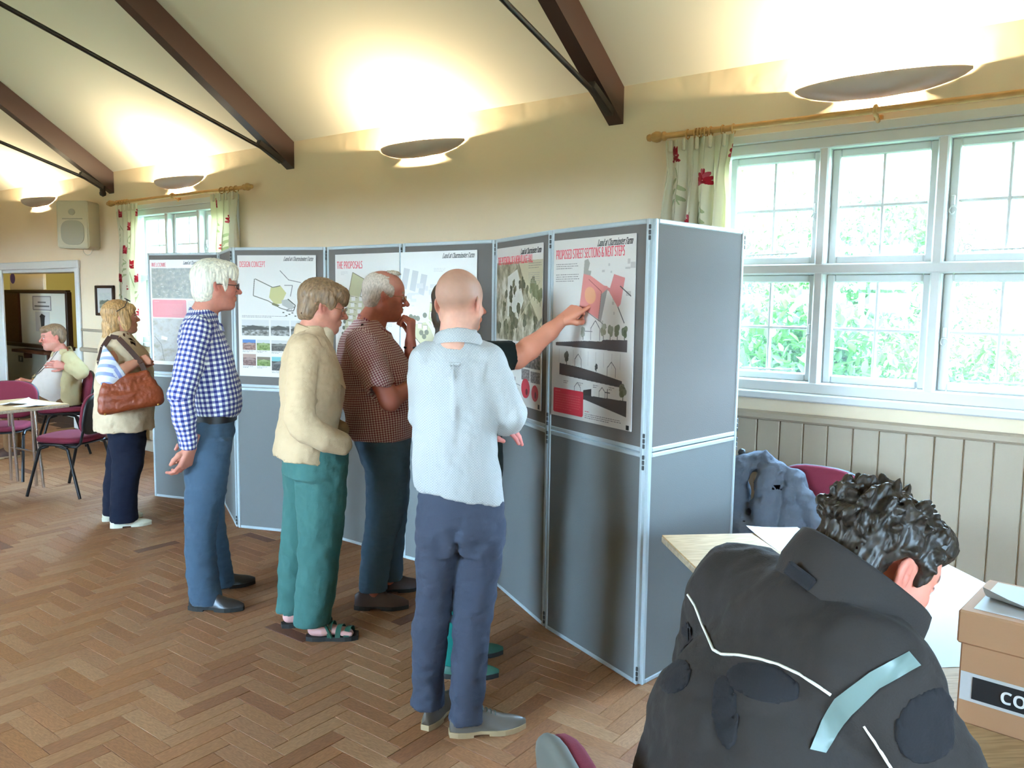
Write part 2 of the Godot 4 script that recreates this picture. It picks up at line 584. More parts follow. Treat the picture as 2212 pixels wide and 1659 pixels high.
func room() -> void:
	var hw := WIN_W / 2
	var back := struct("wall_back", wall_with_holes(ROOM_L - 0.3, ROOM_R + 0.3, EAVES + 0.18, -0.30, 0.0, [[HATCH[0] - 0.84, HATCH[1], 0.0, HATCH[2]], [WIN_X[1] - hw, WIN_X[1] + hw, WIN_Y0, WIN_Y1], [WIN_X[0] - hw, WIN_X[0] + hw, WIN_Y0, WIN_Y1]]).mesh(), M.wall_paint)
	var fh := []
	for x in UNSEEN_FRONT_WIN: fh.append([x - 0.9, x + 0.9, WIN_Y0, WIN_Y1])
	struct("wall_front", wall_with_holes(ROOM_L - 0.3, ROOM_R + 0.3, EAVES + 0.18, ROOM_D, ROOM_D + 0.3, fh).mesh(), M.wall_paint)
	var gl := MB.new()
	var mid := ROOM_D / 2
	var top := EAVES + SLOPE * mid
	for e in [["wall_left", ROOM_L - 0.3, ROOM_L], ["wall_right", ROOM_R, ROOM_R + 0.3]]:
		gl = MB.new()
		var holes := []
		if e[0] == "wall_right":
			for z in UNSEEN_RIGHT_WIN: holes.append([z - 0.9, z + 0.9, 0.95, 2.6])
		var side := wall_with_holes(-0.3, ROOM_D + 0.3, EAVES, 0.0, 0.3, holes)
		var xf := Transform3D(Basis(Vector3(0, 0, 1), Vector3(0, 1, 0), Vector3(1, 0, 0)), Vector3(e[1], 0, 0))
		for i in side.v.size():
			side.v[i] = xf * (side.v[i] - Vector3(0, 0, 0))
			side.n[i] = xf.basis * side.n[i]
		for i in range(0, side.ix.size(), 3):
			var t := side.ix[i]; side.ix[i] = side.ix[i + 1]; side.ix[i + 1] = t
		var poly := PackedVector2Array([Vector2(-ROOM_D - 0.3, EAVES), Vector2(0.3, EAVES), Vector2(-mid, top + 0.25)])
		side.prism(poly, e[1], e[2], Transform3D(Basis(Vector3(0, 0, -1), Vector3(0, 1, 0), Vector3(1, 0, 0)), Vector3.ZERO))
		struct(e[0], side.mesh(), M.wall_paint)
	var ce := MB.new()
	for s in [0, 1]:
		var a := Vector3(0, EAVES - SLOPE * 0.3, -0.3) if s == 0 else Vector3(0, EAVES - SLOPE * 0.3, ROOM_D + 0.3)
		var b := Vector3(0, top, mid)
		var up := Vector3(0, 0.14, 0)
		var l := Vector3(ROOM_L - 0.3, 0, 0)
		var r := Vector3(ROOM_R + 0.3, 0, 0)
		var dn := Vector3(0, -1, SLOPE * (1 if s == 0 else -1)) * 1.0
		ce.quad(a + l, a + r, b + r, b + l, dn)
		ce.quad(a + l + up, a + r + up, b + r + up, b + l + up, -dn)
		ce.quad(a + l, a + r, a + r + up, a + l + up, Vector3(0, 0, -1 if s == 0 else 1))
	struct("ceiling", ce.mesh(), M.ceiling_paint)
	# dado rail and tongue and groove boards under the window
	struct("trim_1", MB.new().box(Vector3((-9.5 + ROOM_R) / 2, 1.005, 0.018), Vector3(ROOM_R + 9.5, 0.05, 0.036), 0.012).mesh(), M.dado_paint)
	struct("trim_2", MB.new().box(Vector3(-9.14, 1.226, 0.012), Vector3(0.66, 0.03, 0.024), 0.008).mesh(), M.dado_paint)
	var bw := 0.128
	var bm := MB.new().box(Vector3(0, 0.55, 0.006), Vector3(bw - 0.005, 0.86, 0.014), 0.004).mesh()
	for k in 58:
		part("board", bm, M.dado_paint, back).position.x = -3.86 + bw * k
	struct("baseboard_back", MB.new().box(Vector3((HATCH[1] + ROOM_R) / 2, 0.06, 0.012), Vector3(ROOM_R - HATCH[1], 0.12, 0.024), 0.005).mesh(), M.dado_paint)
	# floor of herringbone blocks
	var fl := struct("floor", MB.new().box(Vector3((ROOM_L + ROOM_R) / 2, -0.055, ROOM_D / 2), Vector3(ROOM_R - ROOM_L + 0.6, 0.10, ROOM_D + 0.6)).mesh(), M.floor_gap)
	var rng := RandomNumberGenerator.new()
	rng.seed = 5
	var bl := 0.29
	var wd := bl / 4.0
	var shapes := []
	for k in 16:   # eight grain cuts for each of the two directions
		var mb := MB.new()
		mb.col = Color.WHITE
		block_top(mb, Vector3.ZERO, k >= 8, bl, wd, Vector2(rng.randf() * 3.0, rng.randf() * 3.0))
		shapes.append(mb.mesh())
	var cells := []
	var nn := 44
	for a in range(-260, 260):
		for b in range(-nn, nn):
			for t in 2:
				var p := Vector2((a + 4 * b) * wd, (a - 4 * b) * wd)
				p += Vector2(2, 0.5) * wd if t == 0 else Vector2(0.5, 3) * wd
				var q := Vector3(ROOM_L + 9.0 + p.x, 0, 3.6 + p.y)
				if q.x < ROOM_L - 0.1 or q.x > ROOM_R + 0.1 or q.z < -0.1 or q.z > ROOM_D + 0.1: continue
				cells.append([q, t])
	var eye := Vector3(0, 1.62, 4.44)
	var right := Vector3(0.797341, 0, -0.603389)
	var fwd := Vector3(-0.599222, 0, -0.794036)
	var near := []
	for c in cells:
		var d: Vector3 = c[0] - eye
		var z := d.dot(fwd)
		var x := d.dot(right)
		if z > 2.0 and absf(x) < z * 0.64 + 0.1 and c[0].z > 1.0 and x < 0.35: near.append([z, c])
	near.sort_custom(func(p, q): return p[0] < q[0])
	var taken := {}
	for k in mini(300, near.size()):
		var c: Array = near[k][1]
		taken[c] = true
		var o := part("floor_block", shapes[rng.randi() % 8 + 8 * c[1]], M["floor_wood_%d" % tone(rng)], fl)
		o.position = c[0] + Vector3(0, rng.randf() * 0.0006, 0)
	var far := MB.new()
	for c in cells:
		if taken.has(c): continue
		var tc: Color = M["floor_wood_%d" % tone(rng)].albedo_color
		far.col = tc.srgb_to_linear()
		block_top(far, c[0], c[1] == 1, bl, wd, Vector2(rng.randf() * 3.0, rng.randf() * 3.0))
	var fo := part("floor_blocks", far.mesh(), M.floor_wood_far, fl)
	fo.set_meta("kind", "stuff")
	hatch_room()

func tone(rng: RandomNumberGenerator) -> int:
	return 9 if rng.randf() < 0.018 else rng.randi() % 9

func block_top(mb: MB, at: Vector3, along_z: bool, bl: float, wd: float, off: Vector2) -> void:
	var hx := bl / 2 - 0.0006
	var hz := wd / 2 - 0.0006
	var g := 0.0014
	var f := func(x: float, y: float, z: float) -> Vector3:
		return at + (Vector3(z, y, x) if along_z else Vector3(x, y, z))
	var i := mb.v.size()
	for k in [[-1, -1], [1, -1], [1, 1], [-1, 1]]:
		mb.vert(f.call(k[0] * (hx - g), 0.0, k[1] * (hz - g)), Vector3.UP, Vector2(off.x + k[0] * hx * 1.6, off.y + k[1] * hz * 5.0))
	mb.face(i, i + 1, i + 2); mb.face(i, i + 2, i + 3)
	var e := [[-1, -1], [1, -1], [1, 1], [-1, 1]]
	for k in 4:
		var a: Array = e[k]
		var b: Array = e[(k + 1) % 4]
		var o := Vector3(a[0] + b[0], 0, a[1] + b[1]) * 0.5
		if along_z: o = Vector3(o.z, 0, o.x)
		mb.quad(f.call(a[0] * (hx - g), 0.0, a[1] * (hz - g)), f.call(b[0] * (hx - g), 0.0, b[1] * (hz - g)), f.call(b[0] * hx, -0.004, b[1] * hz), f.call(a[0] * hx, -0.004, a[1] * hz), o + Vector3.UP)

func hatch_room() -> void:
	var xl: float = HATCH[0]
	var xr: float = HATCH[1]
	var yt: float = HATCH[2]
	# door case round the opening
	var mb := MB.new()
	mb.box(Vector3(xr + 0.045, yt / 2 + 0.03, 0.015), Vector3(0.09, yt + 0.10, 0.03), 0.008)
	mb.box(Vector3(xl - 0.42, yt / 2 + 0.03, 0.0), Vector3(0.84, yt + 0.10, 0.03), 0.008)
	mb.box(Vector3((xl + xr) / 2, yt + 0.045, 0.018), Vector3(xr - xl + 0.2, 0.09, 0.036), 0.008)
	mb.box(Vector3(xr - 0.02, yt / 2, -0.15), Vector3(0.04, yt, 0.30), 0.004)
	mb.box(Vector3((xl + xr) / 2, yt - 0.02, -0.15), Vector3(xr - xl, 0.04, 0.30), 0.004)
	struct("trim_3", mb.mesh(), M.white_paint)
	# kitchen beyond
	var kz := -2.2
	var kl := ROOM_L + 0.1
	var kr := -9.3
	var w := MB.new()
	w.box(Vector3((kl + kr) / 2, 1.25, kz - 0.05), Vector3(kr - kl, 2.5, 0.1))
	w.box(Vector3(kl - 0.05, 1.25, kz / 2 - 0.15), Vector3(0.1, 2.5, -kz - 0.3))
	w.box(Vector3(kr + 0.05, 1.25, kz / 2 - 0.15), Vector3(0.1, 2.5, -kz - 0.3))
	struct("wall_kitchen", w.mesh(), M.kitchen_paint)
	struct("ceiling_kitchen", bx(Vector3((kl + kr) / 2, 2.45, kz / 2 - 0.15), Vector3(kr - kl, 0.1, -kz - 0.3)), M.kitchen_white)
	struct("floor_kitchen", bx(Vector3((kl + kr) / 2, -0.05, kz / 2 - 0.15), Vector3(kr - kl, 0.1, -kz - 0.3)), M.floor_gap)
	var kb := MB.new()
	kb.box(Vector3(-11.9, 0.46, -0.62), Vector3(3.3, 0.92, 0.06))
	struct("partition_kitchen", kb.mesh(), M.kitchen_white)
	var lamp := thing("unseen_ceiling_lamp", "unseen white globe lamp on the kitchen ceiling, placed to light the space behind the serving hatch", "lamp", Vector3(-11.6, 2.22, -1.3))  # out of view above the opening, placed to light the kitchen
	part("globe", MB.new().lathe([Vector2(0.001, -0.12), Vector2(0.08, -0.09), Vector2(0.12, 0.0), Vector2(0.08, 0.09), Vector2(0.04, 0.12)], 16).mesh(), M.lamp_glow, lamp)
	part("rose", MB.new().lathe([Vector2(0.04, 0.11), Vector2(0.05, 0.18)], 12).mesh(), M.white_paint, lamp)
	var ol := OmniLight3D.new()
	ol.name = "unseen_kitchen_light"
	ol.light_color = Color(1.0, 0.92, 0.75)
	ol.light_energy = 0.9
	ol.light_size = 0.1
	ol.omni_range = 12.0
	ol.omni_attenuation = 2.0
	ol.shadow_enabled = true
	lamp.add_child(ol)

func windows() -> void:
	for k in 2:
		make_window(WIN_X[k], k + 1)
	# plain unseen windows behind the camera, placed to bring daylight onto walls and boards
	var n := 3
	for x in UNSEEN_FRONT_WIN:
		var mb := MB.new()
		for e in [-0.87, -0.3, 0.3, 0.87]: mb.box(Vector3(x + e, (WIN_Y0 + WIN_Y1) / 2, ROOM_D + 0.12), Vector3(0.06, WIN_Y1 - WIN_Y0, 0.07), 0.008)
		for y in [WIN_Y0 + 0.03, 1.81, WIN_Y1 - 0.03]: mb.box(Vector3(x, y, ROOM_D + 0.12), Vector3(1.8, 0.06, 0.07), 0.008)
		var o := struct("window_%d" % n, mb.mesh(), M.white_paint)
		part("pane", bx(Vector3(x, (WIN_Y0 + WIN_Y1) / 2, ROOM_D + 0.12), Vector3(1.72, WIN_Y1 - WIN_Y0 - 0.08, 0.004)), M.glass, o)
		n += 1

	for z in UNSEEN_RIGHT_WIN:  # out of view at the right, lights the end board and right-hand sides
		var mb := MB.new()
		for e in [-0.87, -0.3, 0.3, 0.87]: mb.box(Vector3(ROOM_R + 0.12, 1.775, z + e), Vector3(0.07, 1.65, 0.06), 0.008)
		for y in [0.98, 1.9, 2.57]: mb.box(Vector3(ROOM_R + 0.12, y, z), Vector3(0.07, 0.06, 1.8), 0.008)
		var o := struct("window_%d" % n, mb.mesh(), M.white_paint)
		part("pane", bx(Vector3(ROOM_R + 0.12, 1.775, z), Vector3(0.004, 1.57, 1.72)), M.glass, o)
		n += 1

func make_window(cx: float, idx: int) -> void:
	var hw := WIN_W / 2
	var zf := -0.075     # plane of the sashes
	var y0 := WIN_Y0
	var y1 := WIN_Y1
	var mb := MB.new()
	# outer frame and sill board
	mb.box(Vector3(cx - hw + 0.03, (y0 + y1) / 2, zf), Vector3(0.06, y1 - y0, 0.16), 0.006)
	mb.box(Vector3(cx + hw - 0.03, (y0 + y1) / 2, zf), Vector3(0.06, y1 - y0, 0.16), 0.006)
	mb.box(Vector3(cx, y1 - 0.03, zf), Vector3(WIN_W - 0.12, 0.06, 0.16), 0.006)
	mb.box(Vector3(cx, y0 + 0.03, zf), Vector3(WIN_W - 0.12, 0.06, 0.16), 0.006)
	var win := struct("window_%d" % idx, mb.mesh(), M.white_paint)
	var ar := MB.new()   # flat architrave on the wall face
	ar.box(Vector3(cx, y1 + 0.025, 0.009), Vector3(WIN_W + 0.1, 0.05, 0.018), 0.005)
	ar.box(Vector3(cx, y0 - 0.02, 0.016), Vector3(WIN_W + 0.12, 0.045, 0.05), 0.008)
	for s in [-1, 1]: ar.box(Vector3(cx + s * (hw + 0.025), (y0 + y1) / 2, 0.009), Vector3(0.05, y1 - y0, 0.018), 0.005)
	part("architrave", ar.mesh(), M.white_paint, win)
	var bay := (WIN_W - 0.12) / 3.0
	for k in 2:
		var mu := MB.new().box(Vector3(cx + (k - 0.5) * bay, (y0 + y1) / 2, zf), Vector3(0.05, y1 - y0 - 0.1, 0.15), 0.008)
		part("mullion", mu.mesh(), M.white_paint, win)
	var ty := 1.808
	part("transom", bx(Vector3(cx, ty, zf + 0.003), Vector3(WIN_W - 0.12, 0.056, 0.152), 0.008), M.white_paint, win)
	for r in 2:
		for k in 3:
			var sx := cx + (k - 1) * bay
			var lo := (y0 + 0.06) if r == 0 else (ty + 0.028)
			var hi := (ty - 0.028) if r == 0 else (y1 - 0.06)
			var hb := bay / 2 - (0.026 if k != 1 else 0.026)
			var f := 0.042
			var s := MB.new()
			var zs := zf - 0.015
			for e in [-1, 1]:
				s.box(Vector3(sx + e * (hb - f / 2), (lo + hi) / 2, zs), Vector3(f, hi - lo, 0.045), 0.006)
			s.box(Vector3(sx, lo + f / 2, zs), Vector3(2 * hb - 2 * f, f, 0.045), 0.006)
			s.box(Vector3(sx, hi - f / 2, zs), Vector3(2 * hb - 2 * f, f, 0.045), 0.006)
			var sash := part("sash", s.mesh(), M.white_paint, win)
			var mx := sx
			var my := (lo + hi) / 2
			part("glazing_bar", bx(Vector3(mx, my, zs - 0.004), Vector3(0.017, hi - lo - 2 * f, 0.026), 0.004), M.white_paint, sash)
			part("glazing_bar", bx(Vector3(sx, my, zs - 0.004), Vector3(2 * hb - 2 * f, 0.017, 0.024), 0.004), M.white_paint, sash)
			for px in 2:
				for py in 2:
					var a0 := sx - hb + f if px == 0 else mx + 0.0085
					var a1 := mx - 0.0085 if px == 0 else sx + hb - f
					var b0 := lo + f if py == 0 else my + 0.0085
					var b1 := my - 0.0085 if py == 0 else hi - f
					part("pane", bx(Vector3((a0 + a1) / 2, (b0 + b1) / 2, zs - 0.01), Vector3(a1 - a0, b1 - b0, 0.003)), M.glass, sash)
			if k != 1:   # casements: curled stay along the bottom and a catch on the stile
				var st := MB.new()
				var e := 1.0 if k == 2 else -1.0
				st.tube([Vector3(sx - 0.14, lo + f + 0.012, zs + 0.03), Vector3(sx + 0.12, lo + f + 0.016, zs + 0.035), Vector3(sx + 0.15, lo + f + 0.02, zs + 0.035)], 0.005, 6)
				var spiral := []
				for q in 14: spiral.append(Vector3(sx - 0.14 - 0.018 + cos(q * 0.6) * (0.018 - q * 0.0009), lo + f + 0.026 + sin(q * 0.6) * (0.018 - q * 0.0009), zs + 0.03))
				st.tube(spiral, 0.0035, 6)
				part("window_stay", st.mesh(), M.white_paint, sash)
				var ca := MB.new()
				var sp := []
				for q in 12: sp.append(Vector3(sx - e * (hb - 0.02) + cos(q * 0.55) * (0.02 - q * 0.001) * e, my - 0.05 + sin(q * 0.55) * (0.024 - q * 0.001), zs + 0.035))
				ca.tube(sp, 0.0038, 6)
				ca.box(Vector3(sx - e * (hb - 0.02), my, zs + 0.028), Vector3(0.02, 0.05, 0.014), 0.004)
				part("catch", ca.mesh(), M.white_paint, sash)

func outside() -> void:
	struct("ground", bx(Vector3(-6, -0.35, -9), Vector3(60, 0.1, 17.2)), M.grass)
	struct("lawn_rear", bx(Vector3(-6, -0.35, ROOM_D + 8), Vector3(60, 0.1, 15)), M.grass)
	# a neighbour's pale stone wall seen through the far window
	var wall := thing("stone_building", "pale grey stone wall of the building outside the far window", "building", Vector3(-14.4, -0.3, -3.2), 0.62)
	part("wall_core", bx(Vector3(0, 2.0, -0.2), Vector3(6.2, 4.0, 0.38)), M.mortar, wall)
	var rng := RandomNumberGenerator.new()
	rng.seed = 31
	for r in 15:
		var x := -3.1 - rng.randf() * 0.3
		while x < 3.0:
			var l := rng.randf_range(0.32, 0.62)
			var a := maxf(x, -3.1)
			var b := minf(x + l, 3.1)
			if b - a > 0.06:
				var o := part("stone", bx(Vector3((a + b) / 2, 0.14 + r * 0.262, 0.0), Vector3(b - a - 0.016, 0.236, 0.05 + rng.randf() * 0.02), 0.012), M.stone, wall)
				o.position.z = 0.0
			x += l
	var lf := MB.new()   # one leaf, folded along its rib
	var pts := [Vector3(0, 0, 0), Vector3(0.22, 0.35, 0.06), Vector3(0.17, 0.72, 0.05), Vector3(0, 1, -0.06), Vector3(-0.17, 0.72, 0.05), Vector3(-0.22, 0.35, 0.06)]
	var up := Vector3(0, 0, 1)
	var i0 := lf.vert(Vector3(0, 0.45, -0.03), up, Vector2.ZERO)
	for p in pts: lf.vert(p, (up + p * Vector3(1, 0, 0)).normalized(), Vector2.ZERO)
	for k in 6: lf.face(i0, i0 + 1 + k, i0 + 1 + (k + 1) % 6)
	var leaf := lf.mesh()
	var list := [
		["dark_shrub", "dark green leafy shrub with pale flowers at the left of the near window", Vector3(-3.15, -0.3, -2.3), Vector3(0.95, 1.15, 0.7), 1.25, "leaf_dark", 0.065, 3000],
		["broadleaf_shrub", "broad-leaved green bush outside the middle of the near window", Vector3(-2.05, -0.3, -2.1), Vector3(0.75, 1.05, 0.6), 1.1, "leaf", 0.12, 1500],
		["light_shrub", "pale yellow green bush outside the right of the near window", Vector3(-0.9, -0.3, -2.4), Vector3(0.8, 1.0, 0.6), 1.2, "leaf_light", 0.075, 2200],
		["hedge_tree", "tall thin leafed tree behind the bushes outside the near window", Vector3(-4.2, -0.3, -4.6), Vector3(1.9, 1.7, 0.9), 2.5, "leaf_light", 0.085, 3200],
		["leafy_tree", "bright green tree far outside the near window", Vector3(-2.4, -0.3, -5.4), Vector3(1.6, 1.3, 0.9), 2.0, "leaf", 0.10, 2600],
	]
	for e in list:
		var o := thing(e[0], e[1], "shrub" if e[0].contains("shrub") else "tree", e[2])
		var ctr: float = e[4]
		var st := MB.new()
		for k in 7:
			var a := k * 2.39
			var rr: Vector3 = e[3] * 0.75
			st.tube([Vector3(cos(a) * 0.05, 0, sin(a) * 0.05), Vector3(cos(a) * 0.12, ctr * 0.5, sin(a) * 0.12), Vector3(cos(a) * rr.x * 0.6, ctr, sin(a) * rr.z * 0.6), Vector3(cos(a) * rr.x, ctr + rr.y * 0.5 * sin(k * 1.3), sin(a) * rr.z)], [0.03, 0.022, 0.014, 0.005], 6)
		part("stem", st.mesh(), M.bark, o)
		var kinds := [[e[5], e[7]]]
		if e[0] == "dark_shrub" or e[0] == "broadleaf_shrub": kinds.append(["blossom", 170])
		for kd in kinds:
			var mm := MultiMesh.new()
			mm.transform_format = MultiMesh.TRANSFORM_3D
			mm.mesh = leaf
			var count: int = kd[1] * (1 if kd[0] == "blossom" else 4)
			mm.instance_count = count
			for k in count:
				var d := Vector3(rng.randfn(), rng.randfn(), rng.randfn()).normalized() * pow(rng.randf(), 0.45)
				var lump := 1.0 + 0.22 * sin(d.x * 7.0 + e[2].x) * cos(d.y * 6.0)
				var p: Vector3 = d * e[3] * lump + Vector3(0, ctr, 0)
				var bs := Basis.from_euler(Vector3(rng.randf_range(-1.9, 0.2), rng.randf() * TAU, rng.randf_range(-0.6, 0.6)))
				mm.set_instance_transform(k, Transform3D(bs.scaled_local(Vector3.ONE * e[6] * rng.randf_range(0.65, 1.25) * (0.8 if kd[0] == "blossom" else 1.0)), p))
			var mi := MultiMeshInstance3D.new()
			mi.name = "flowers" if kd[0] == "blossom" else "foliage"
			mi.multimesh = mm
			mi.material_override = M[kd[0]]
			mi.set_meta("kind", "stuff")
			o.add_child(mi, true)

func trusses() -> void:
	var mid := ROOM_D / 2
	var k := 0
	for x in [-2.58, -5.71, -8.70]:
		var o := thing("roof_truss", ["dark brown timber roof truss nearest the camera, above the tall end board", "dark brown timber roof truss in the middle, over the poster boards", "dark brown timber roof truss farthest along the hall, above the speaker"][k], "roof truss", Vector3(x, 0, 0), 0.0, "")
		k += 1
		var dv := 0.222
		var sag := 0.0
		for s in [0, 1]:
			var mb := MB.new()
			var poly := PackedVector2Array([Vector2(0.002, EAVES - dv), Vector2(0.002, EAVES - 0.004), Vector2(mid, EAVES - 0.004 + SLOPE * mid), Vector2(mid, EAVES - dv + SLOPE * mid)])
			var bs := Basis(Vector3(0, 0, 1), Vector3(0, 1, 0), Vector3(-1, 0, 0))
			var org := Vector3.ZERO
			if s == 1:
				bs = Basis(Vector3(0, 0, -1), Vector3(0, 1, 0), Vector3(1, 0, 0))
				org = Vector3(0, 0, ROOM_D)
			mb.prism(poly, -0.05, 0.05, Transform3D(bs, org))
			part("rafter", mb.mesh(), M.dark_beam, o)
			var sg := 1.0 if s == 0 else -1.0
			var z0 := org.z
			var rod := MB.new().tube([Vector3(0.02, 2.755, z0 + sg * 0.06), Vector3(0.02, 2.785, z0 + sg * 0.18), Vector3(0.02, 2.785 + 0.306 * (mid - 0.18), z0 + sg * mid)], 0.016, 8)
			part("tie_rod", rod.mesh(), M.black_iron, o)
			var st := MB.new().box(Vector3(0.02, 2.80, z0 + sg * 0.22), Vector3(0.05, 0.05, 0.26), 0.006, Basis(Vector3.RIGHT, -0.46 * sg))
			part("rod_shoe", st.mesh(), M.black_iron, o)
		part("king_rod", MB.new().tube([Vector3(0.02, 2.785 + 0.306 * (mid - 0.18), mid), Vector3(0.02, EAVES + SLOPE * mid - dv, mid)], 0.014, 8).mesh(), M.black_iron, o)
	var bd := thing("roost_knob", "small dark knob hanging under the farthest roof truss", "hook", Vector3(-8.715, 2.72, 0.09))
	part("hook_plate", bx(Vector3(0, 0.0, 0), Vector3(0.05, 0.06, 0.05), 0.012), M.black_iron, bd)
	part("ball", MB.new().lathe([Vector2(0.001, -0.07), Vector2(0.03, -0.055), Vector2(0.035, -0.03), Vector2(0.02, 0.0)], 10).mesh(), M.black_iron, bd)

func wall_lights() -> void:
	var labels := ["long curved wall uplighter above the near window, largest of the four", "curved wall uplighter on bare wall between the windows", "curved wall uplighter above the far curtain pole", "curved wall uplighter farthest left, above the serving hatch side"]
	for k in 8:
		var x: float = [-1.08, -4.20, -7.39, -10.39][k % 4]
		var o: Node3D
		if k < 4: o = thing("wall_light", labels[k], "wall light", Vector3(x, 2.71, 0.0))
		else: o = thing("wall_light", "unseen curved wall uplighter behind the camera, placed to light the board fronts", "wall light", Vector3(x, 2.71, ROOM_D), PI, "unseen uplighters on the opposite wall")  # out of view, placed to throw warm light on the board fronts
		var rows := []
		var n := 26
		var hl := 0.415
		for i in n + 1:
			var u := -1.0 + 2.0 * i / n
			var w := pow(maxf(0.0, 1.0 - pow(absf(u), 2.3)), 0.75)   # plan bulge
			var zo := 0.012 + 0.135 * w
			var g := 1.0 - smoothstep(0.30, 0.46, absf(u))
			var hh := 0.012 + 0.085 * pow(maxf(0.0, 1.0 - u * u), 0.7)
			var yt := 0.030
			var row := PackedVector3Array()
			var thk := 0.006
			for j in 9:      # outside from the rim down to the open slot by the wall
				var a := PI * 0.5 * j / 8.0
				row.append(Vector3(u * hl, yt - hh * sin(a), 0.006 + 0.026 * g + (zo - 0.006 - 0.026 * g) * cos(a)))
			for j in 9:      # and back up inside
				var a := PI * 0.5 * (8 - j) / 8.0
				row.append(Vector3(u * (hl - 0.004), yt - (hh - thk) * sin(a), 0.006 + 0.026 * g + maxf(0.0, zo - 0.006 - 0.026 * g - thk) * cos(a)))
			rows.append(row)
		part("shade", MB.new().sheet(rows, true).mesh(), M.lamp_shell, o)
		part("back_plate", bx(Vector3(0, 0.0, 0.008), Vector3(0.20, 0.07, 0.016), 0.004), M.lamp_shell, o)
		var arm := MB.new()
		for s in [-1, 1]:
			arm.tube([Vector3(s * 0.25, -0.01, 0.004), Vector3(s * 0.25, -0.015, 0.05)], 0.006, 6)
		part("bracket", arm.mesh(), M.lamp_shell, o)
		part("bulb", MB.new().tube([Vector3(-0.13, 0.0, 0.075), Vector3(0.13, 0.0, 0.075)], 0.009, 10).mesh(), M.lamp_glow, o)
		for s in [-1.0, 0.0, 1.0]:
			var l := OmniLight3D.new()
			l.name = "lamp"
			l.position = Vector3(s * 0.10, 0.0, 0.075)
			l.light_color = Color(1.0, 0.91, 0.74)
			l.light_energy = LAMP_E * (1.0 if k < 4 else 0.8)
			l.light_size = 0.012
			l.omni_range = 15.0
			l.omni_attenuation = 2.0
			l.shadow_enabled = true
			o.add_child(l, true)

const LAMP_E := 1.9

# ---------------------------------------------------------------- display boards and posters
const PAN := [Vector2(-1.449, 0.762), Vector2(-1.55, 1.462), Vector2(-2.211, 1.202), Vector2(-2.827, 0.848), Vector2(-3.544, 0.858), Vector2(-4.252, 0.848), Vector2(-4.919, 1.113), Vector2(-5.55, 0.791), Vector2(-6.227, 0.998)]
var pan_at := []      # [position, turn] of every board, right to left in the picture

func boards() -> void:
	var labels := ["blank blue grey display board standing at the right-hand end, side on to the rest",
		"grey display board carrying the street sections poster, beside the end board",
		"grey display board carrying the new village hall poster",
		"grey display board behind the bald visitor, right half of the proposals plan",
		"grey display board carrying the left half of the proposals plan",
		"grey display board carrying the design concept poster",
		"narrow-looking grey display board turned almost edge on, between design concept and welcome",
		"grey display board carrying the welcome poster, farthest left of the row"]
	for k in 8:
		var r: Vector2 = PAN[k]
		var l: Vector2 = PAN[k + 1]
		var a := r - l
		var turn := atan2(-a.y, a.x)
		var mid := (r + l) * 0.5
		var o := thing("display_board", labels[k], "display board", Vector3(mid.x, 0, mid.y), turn, "folding display boards in a zigzag row")
		pan_at.append([Vector3(mid.x, 0, mid.y), turn])
		var hw := a.length() / 2 - 0.006
		var fr := MB.new()
		for s in [-1, 1]:
			fr.box(Vector3(s * (hw - 0.010), 0.9775, 0), Vector3(0.020, 1.955, 0.026), 0.004)
		for y in [0.010, 0.988, 1.012, 1.945]: fr.box(Vector3(0, y, 0), Vector3(2 * hw - 0.04, 0.020, 0.026), 0.004)
		part("frame", fr.mesh(), M.board_frame, o)
		part("upper_panel", bx(Vector3(0, 1.4785, 0), Vector3(2 * hw - 0.04, 0.913, 0.018)), M.board_felt, o)
		part("lower_panel", bx(Vector3(0, 0.499, 0), Vector3(2 * hw - 0.04, 0.958, 0.018)), M.board_felt_low, o)
		for y in [0.05, 0.96, 1.05, 1.90]:
			var hg := MB.new()
			for q in 3: hg.box(Vector3(hw + 0.002, y - 0.022 + q * 0.022, 0.011), Vector3(0.010, 0.018, 0.008), 0.002)
			part("hinge", hg.mesh(), M.hinge_dark, o)

func poster(k: int, called: String, label: String, u: float, p: Pic, lines: Array) -> Node3D:   # u: centre measured from the board's middle
	var bs := Basis(Vector3.UP, pan_at[k][1])
	var o := thing(called, label, "poster", pan_at[k][0] + bs * Vector3(u, 1.49, 0.0122), pan_at[k][1], "consultation posters on the display boards")
	var w := 0.594
	var h := 0.822
	part("backing", bx(Vector3(0, 0, 0.002), Vector3(w, h, 0.004), 0.001), M.paper, o)
	var m := StandardMaterial3D.new()
	m.resource_name = called + "_print"
	m.albedo_texture = p.tex()
	m.roughness = 0.34
	m.albedo_color = rgb(232, 226, 218)
	var mb := MB.new()
	mb.uvquad(Vector3(-w / 2, -h / 2, 0.0044), Vector3(w / 2, -h / 2, 0.0044), Vector3(w / 2, h / 2, 0.0044), Vector3(-w / 2, h / 2, 0.0044), Vector3(0, 0, 1))
	part("print", mb.mesh(), m, o)
	for e in lines:   # [text, x0, x1, y, height] as shares of the sheet; red block capitals or black script
		var x0: float = -w / 2 + e[1] * w
		var y0: float = h / 2 - (e[3] + e[4]) * h
		if e.size() > 5:
			lettering("heading", e[0], Vector3(x0, y0, 0.0045), (e[2] - e[1]) * w, e[4] * h, M.ink_red, o, "Droid Sans", 400)
		else:
			lettering("title", e[0], Vector3(x0, y0, 0.0045), (e[2] - e[1]) * w, e[4] * h, M.ink_black, o, "Droid Serif", 400, 0.35)
	return o

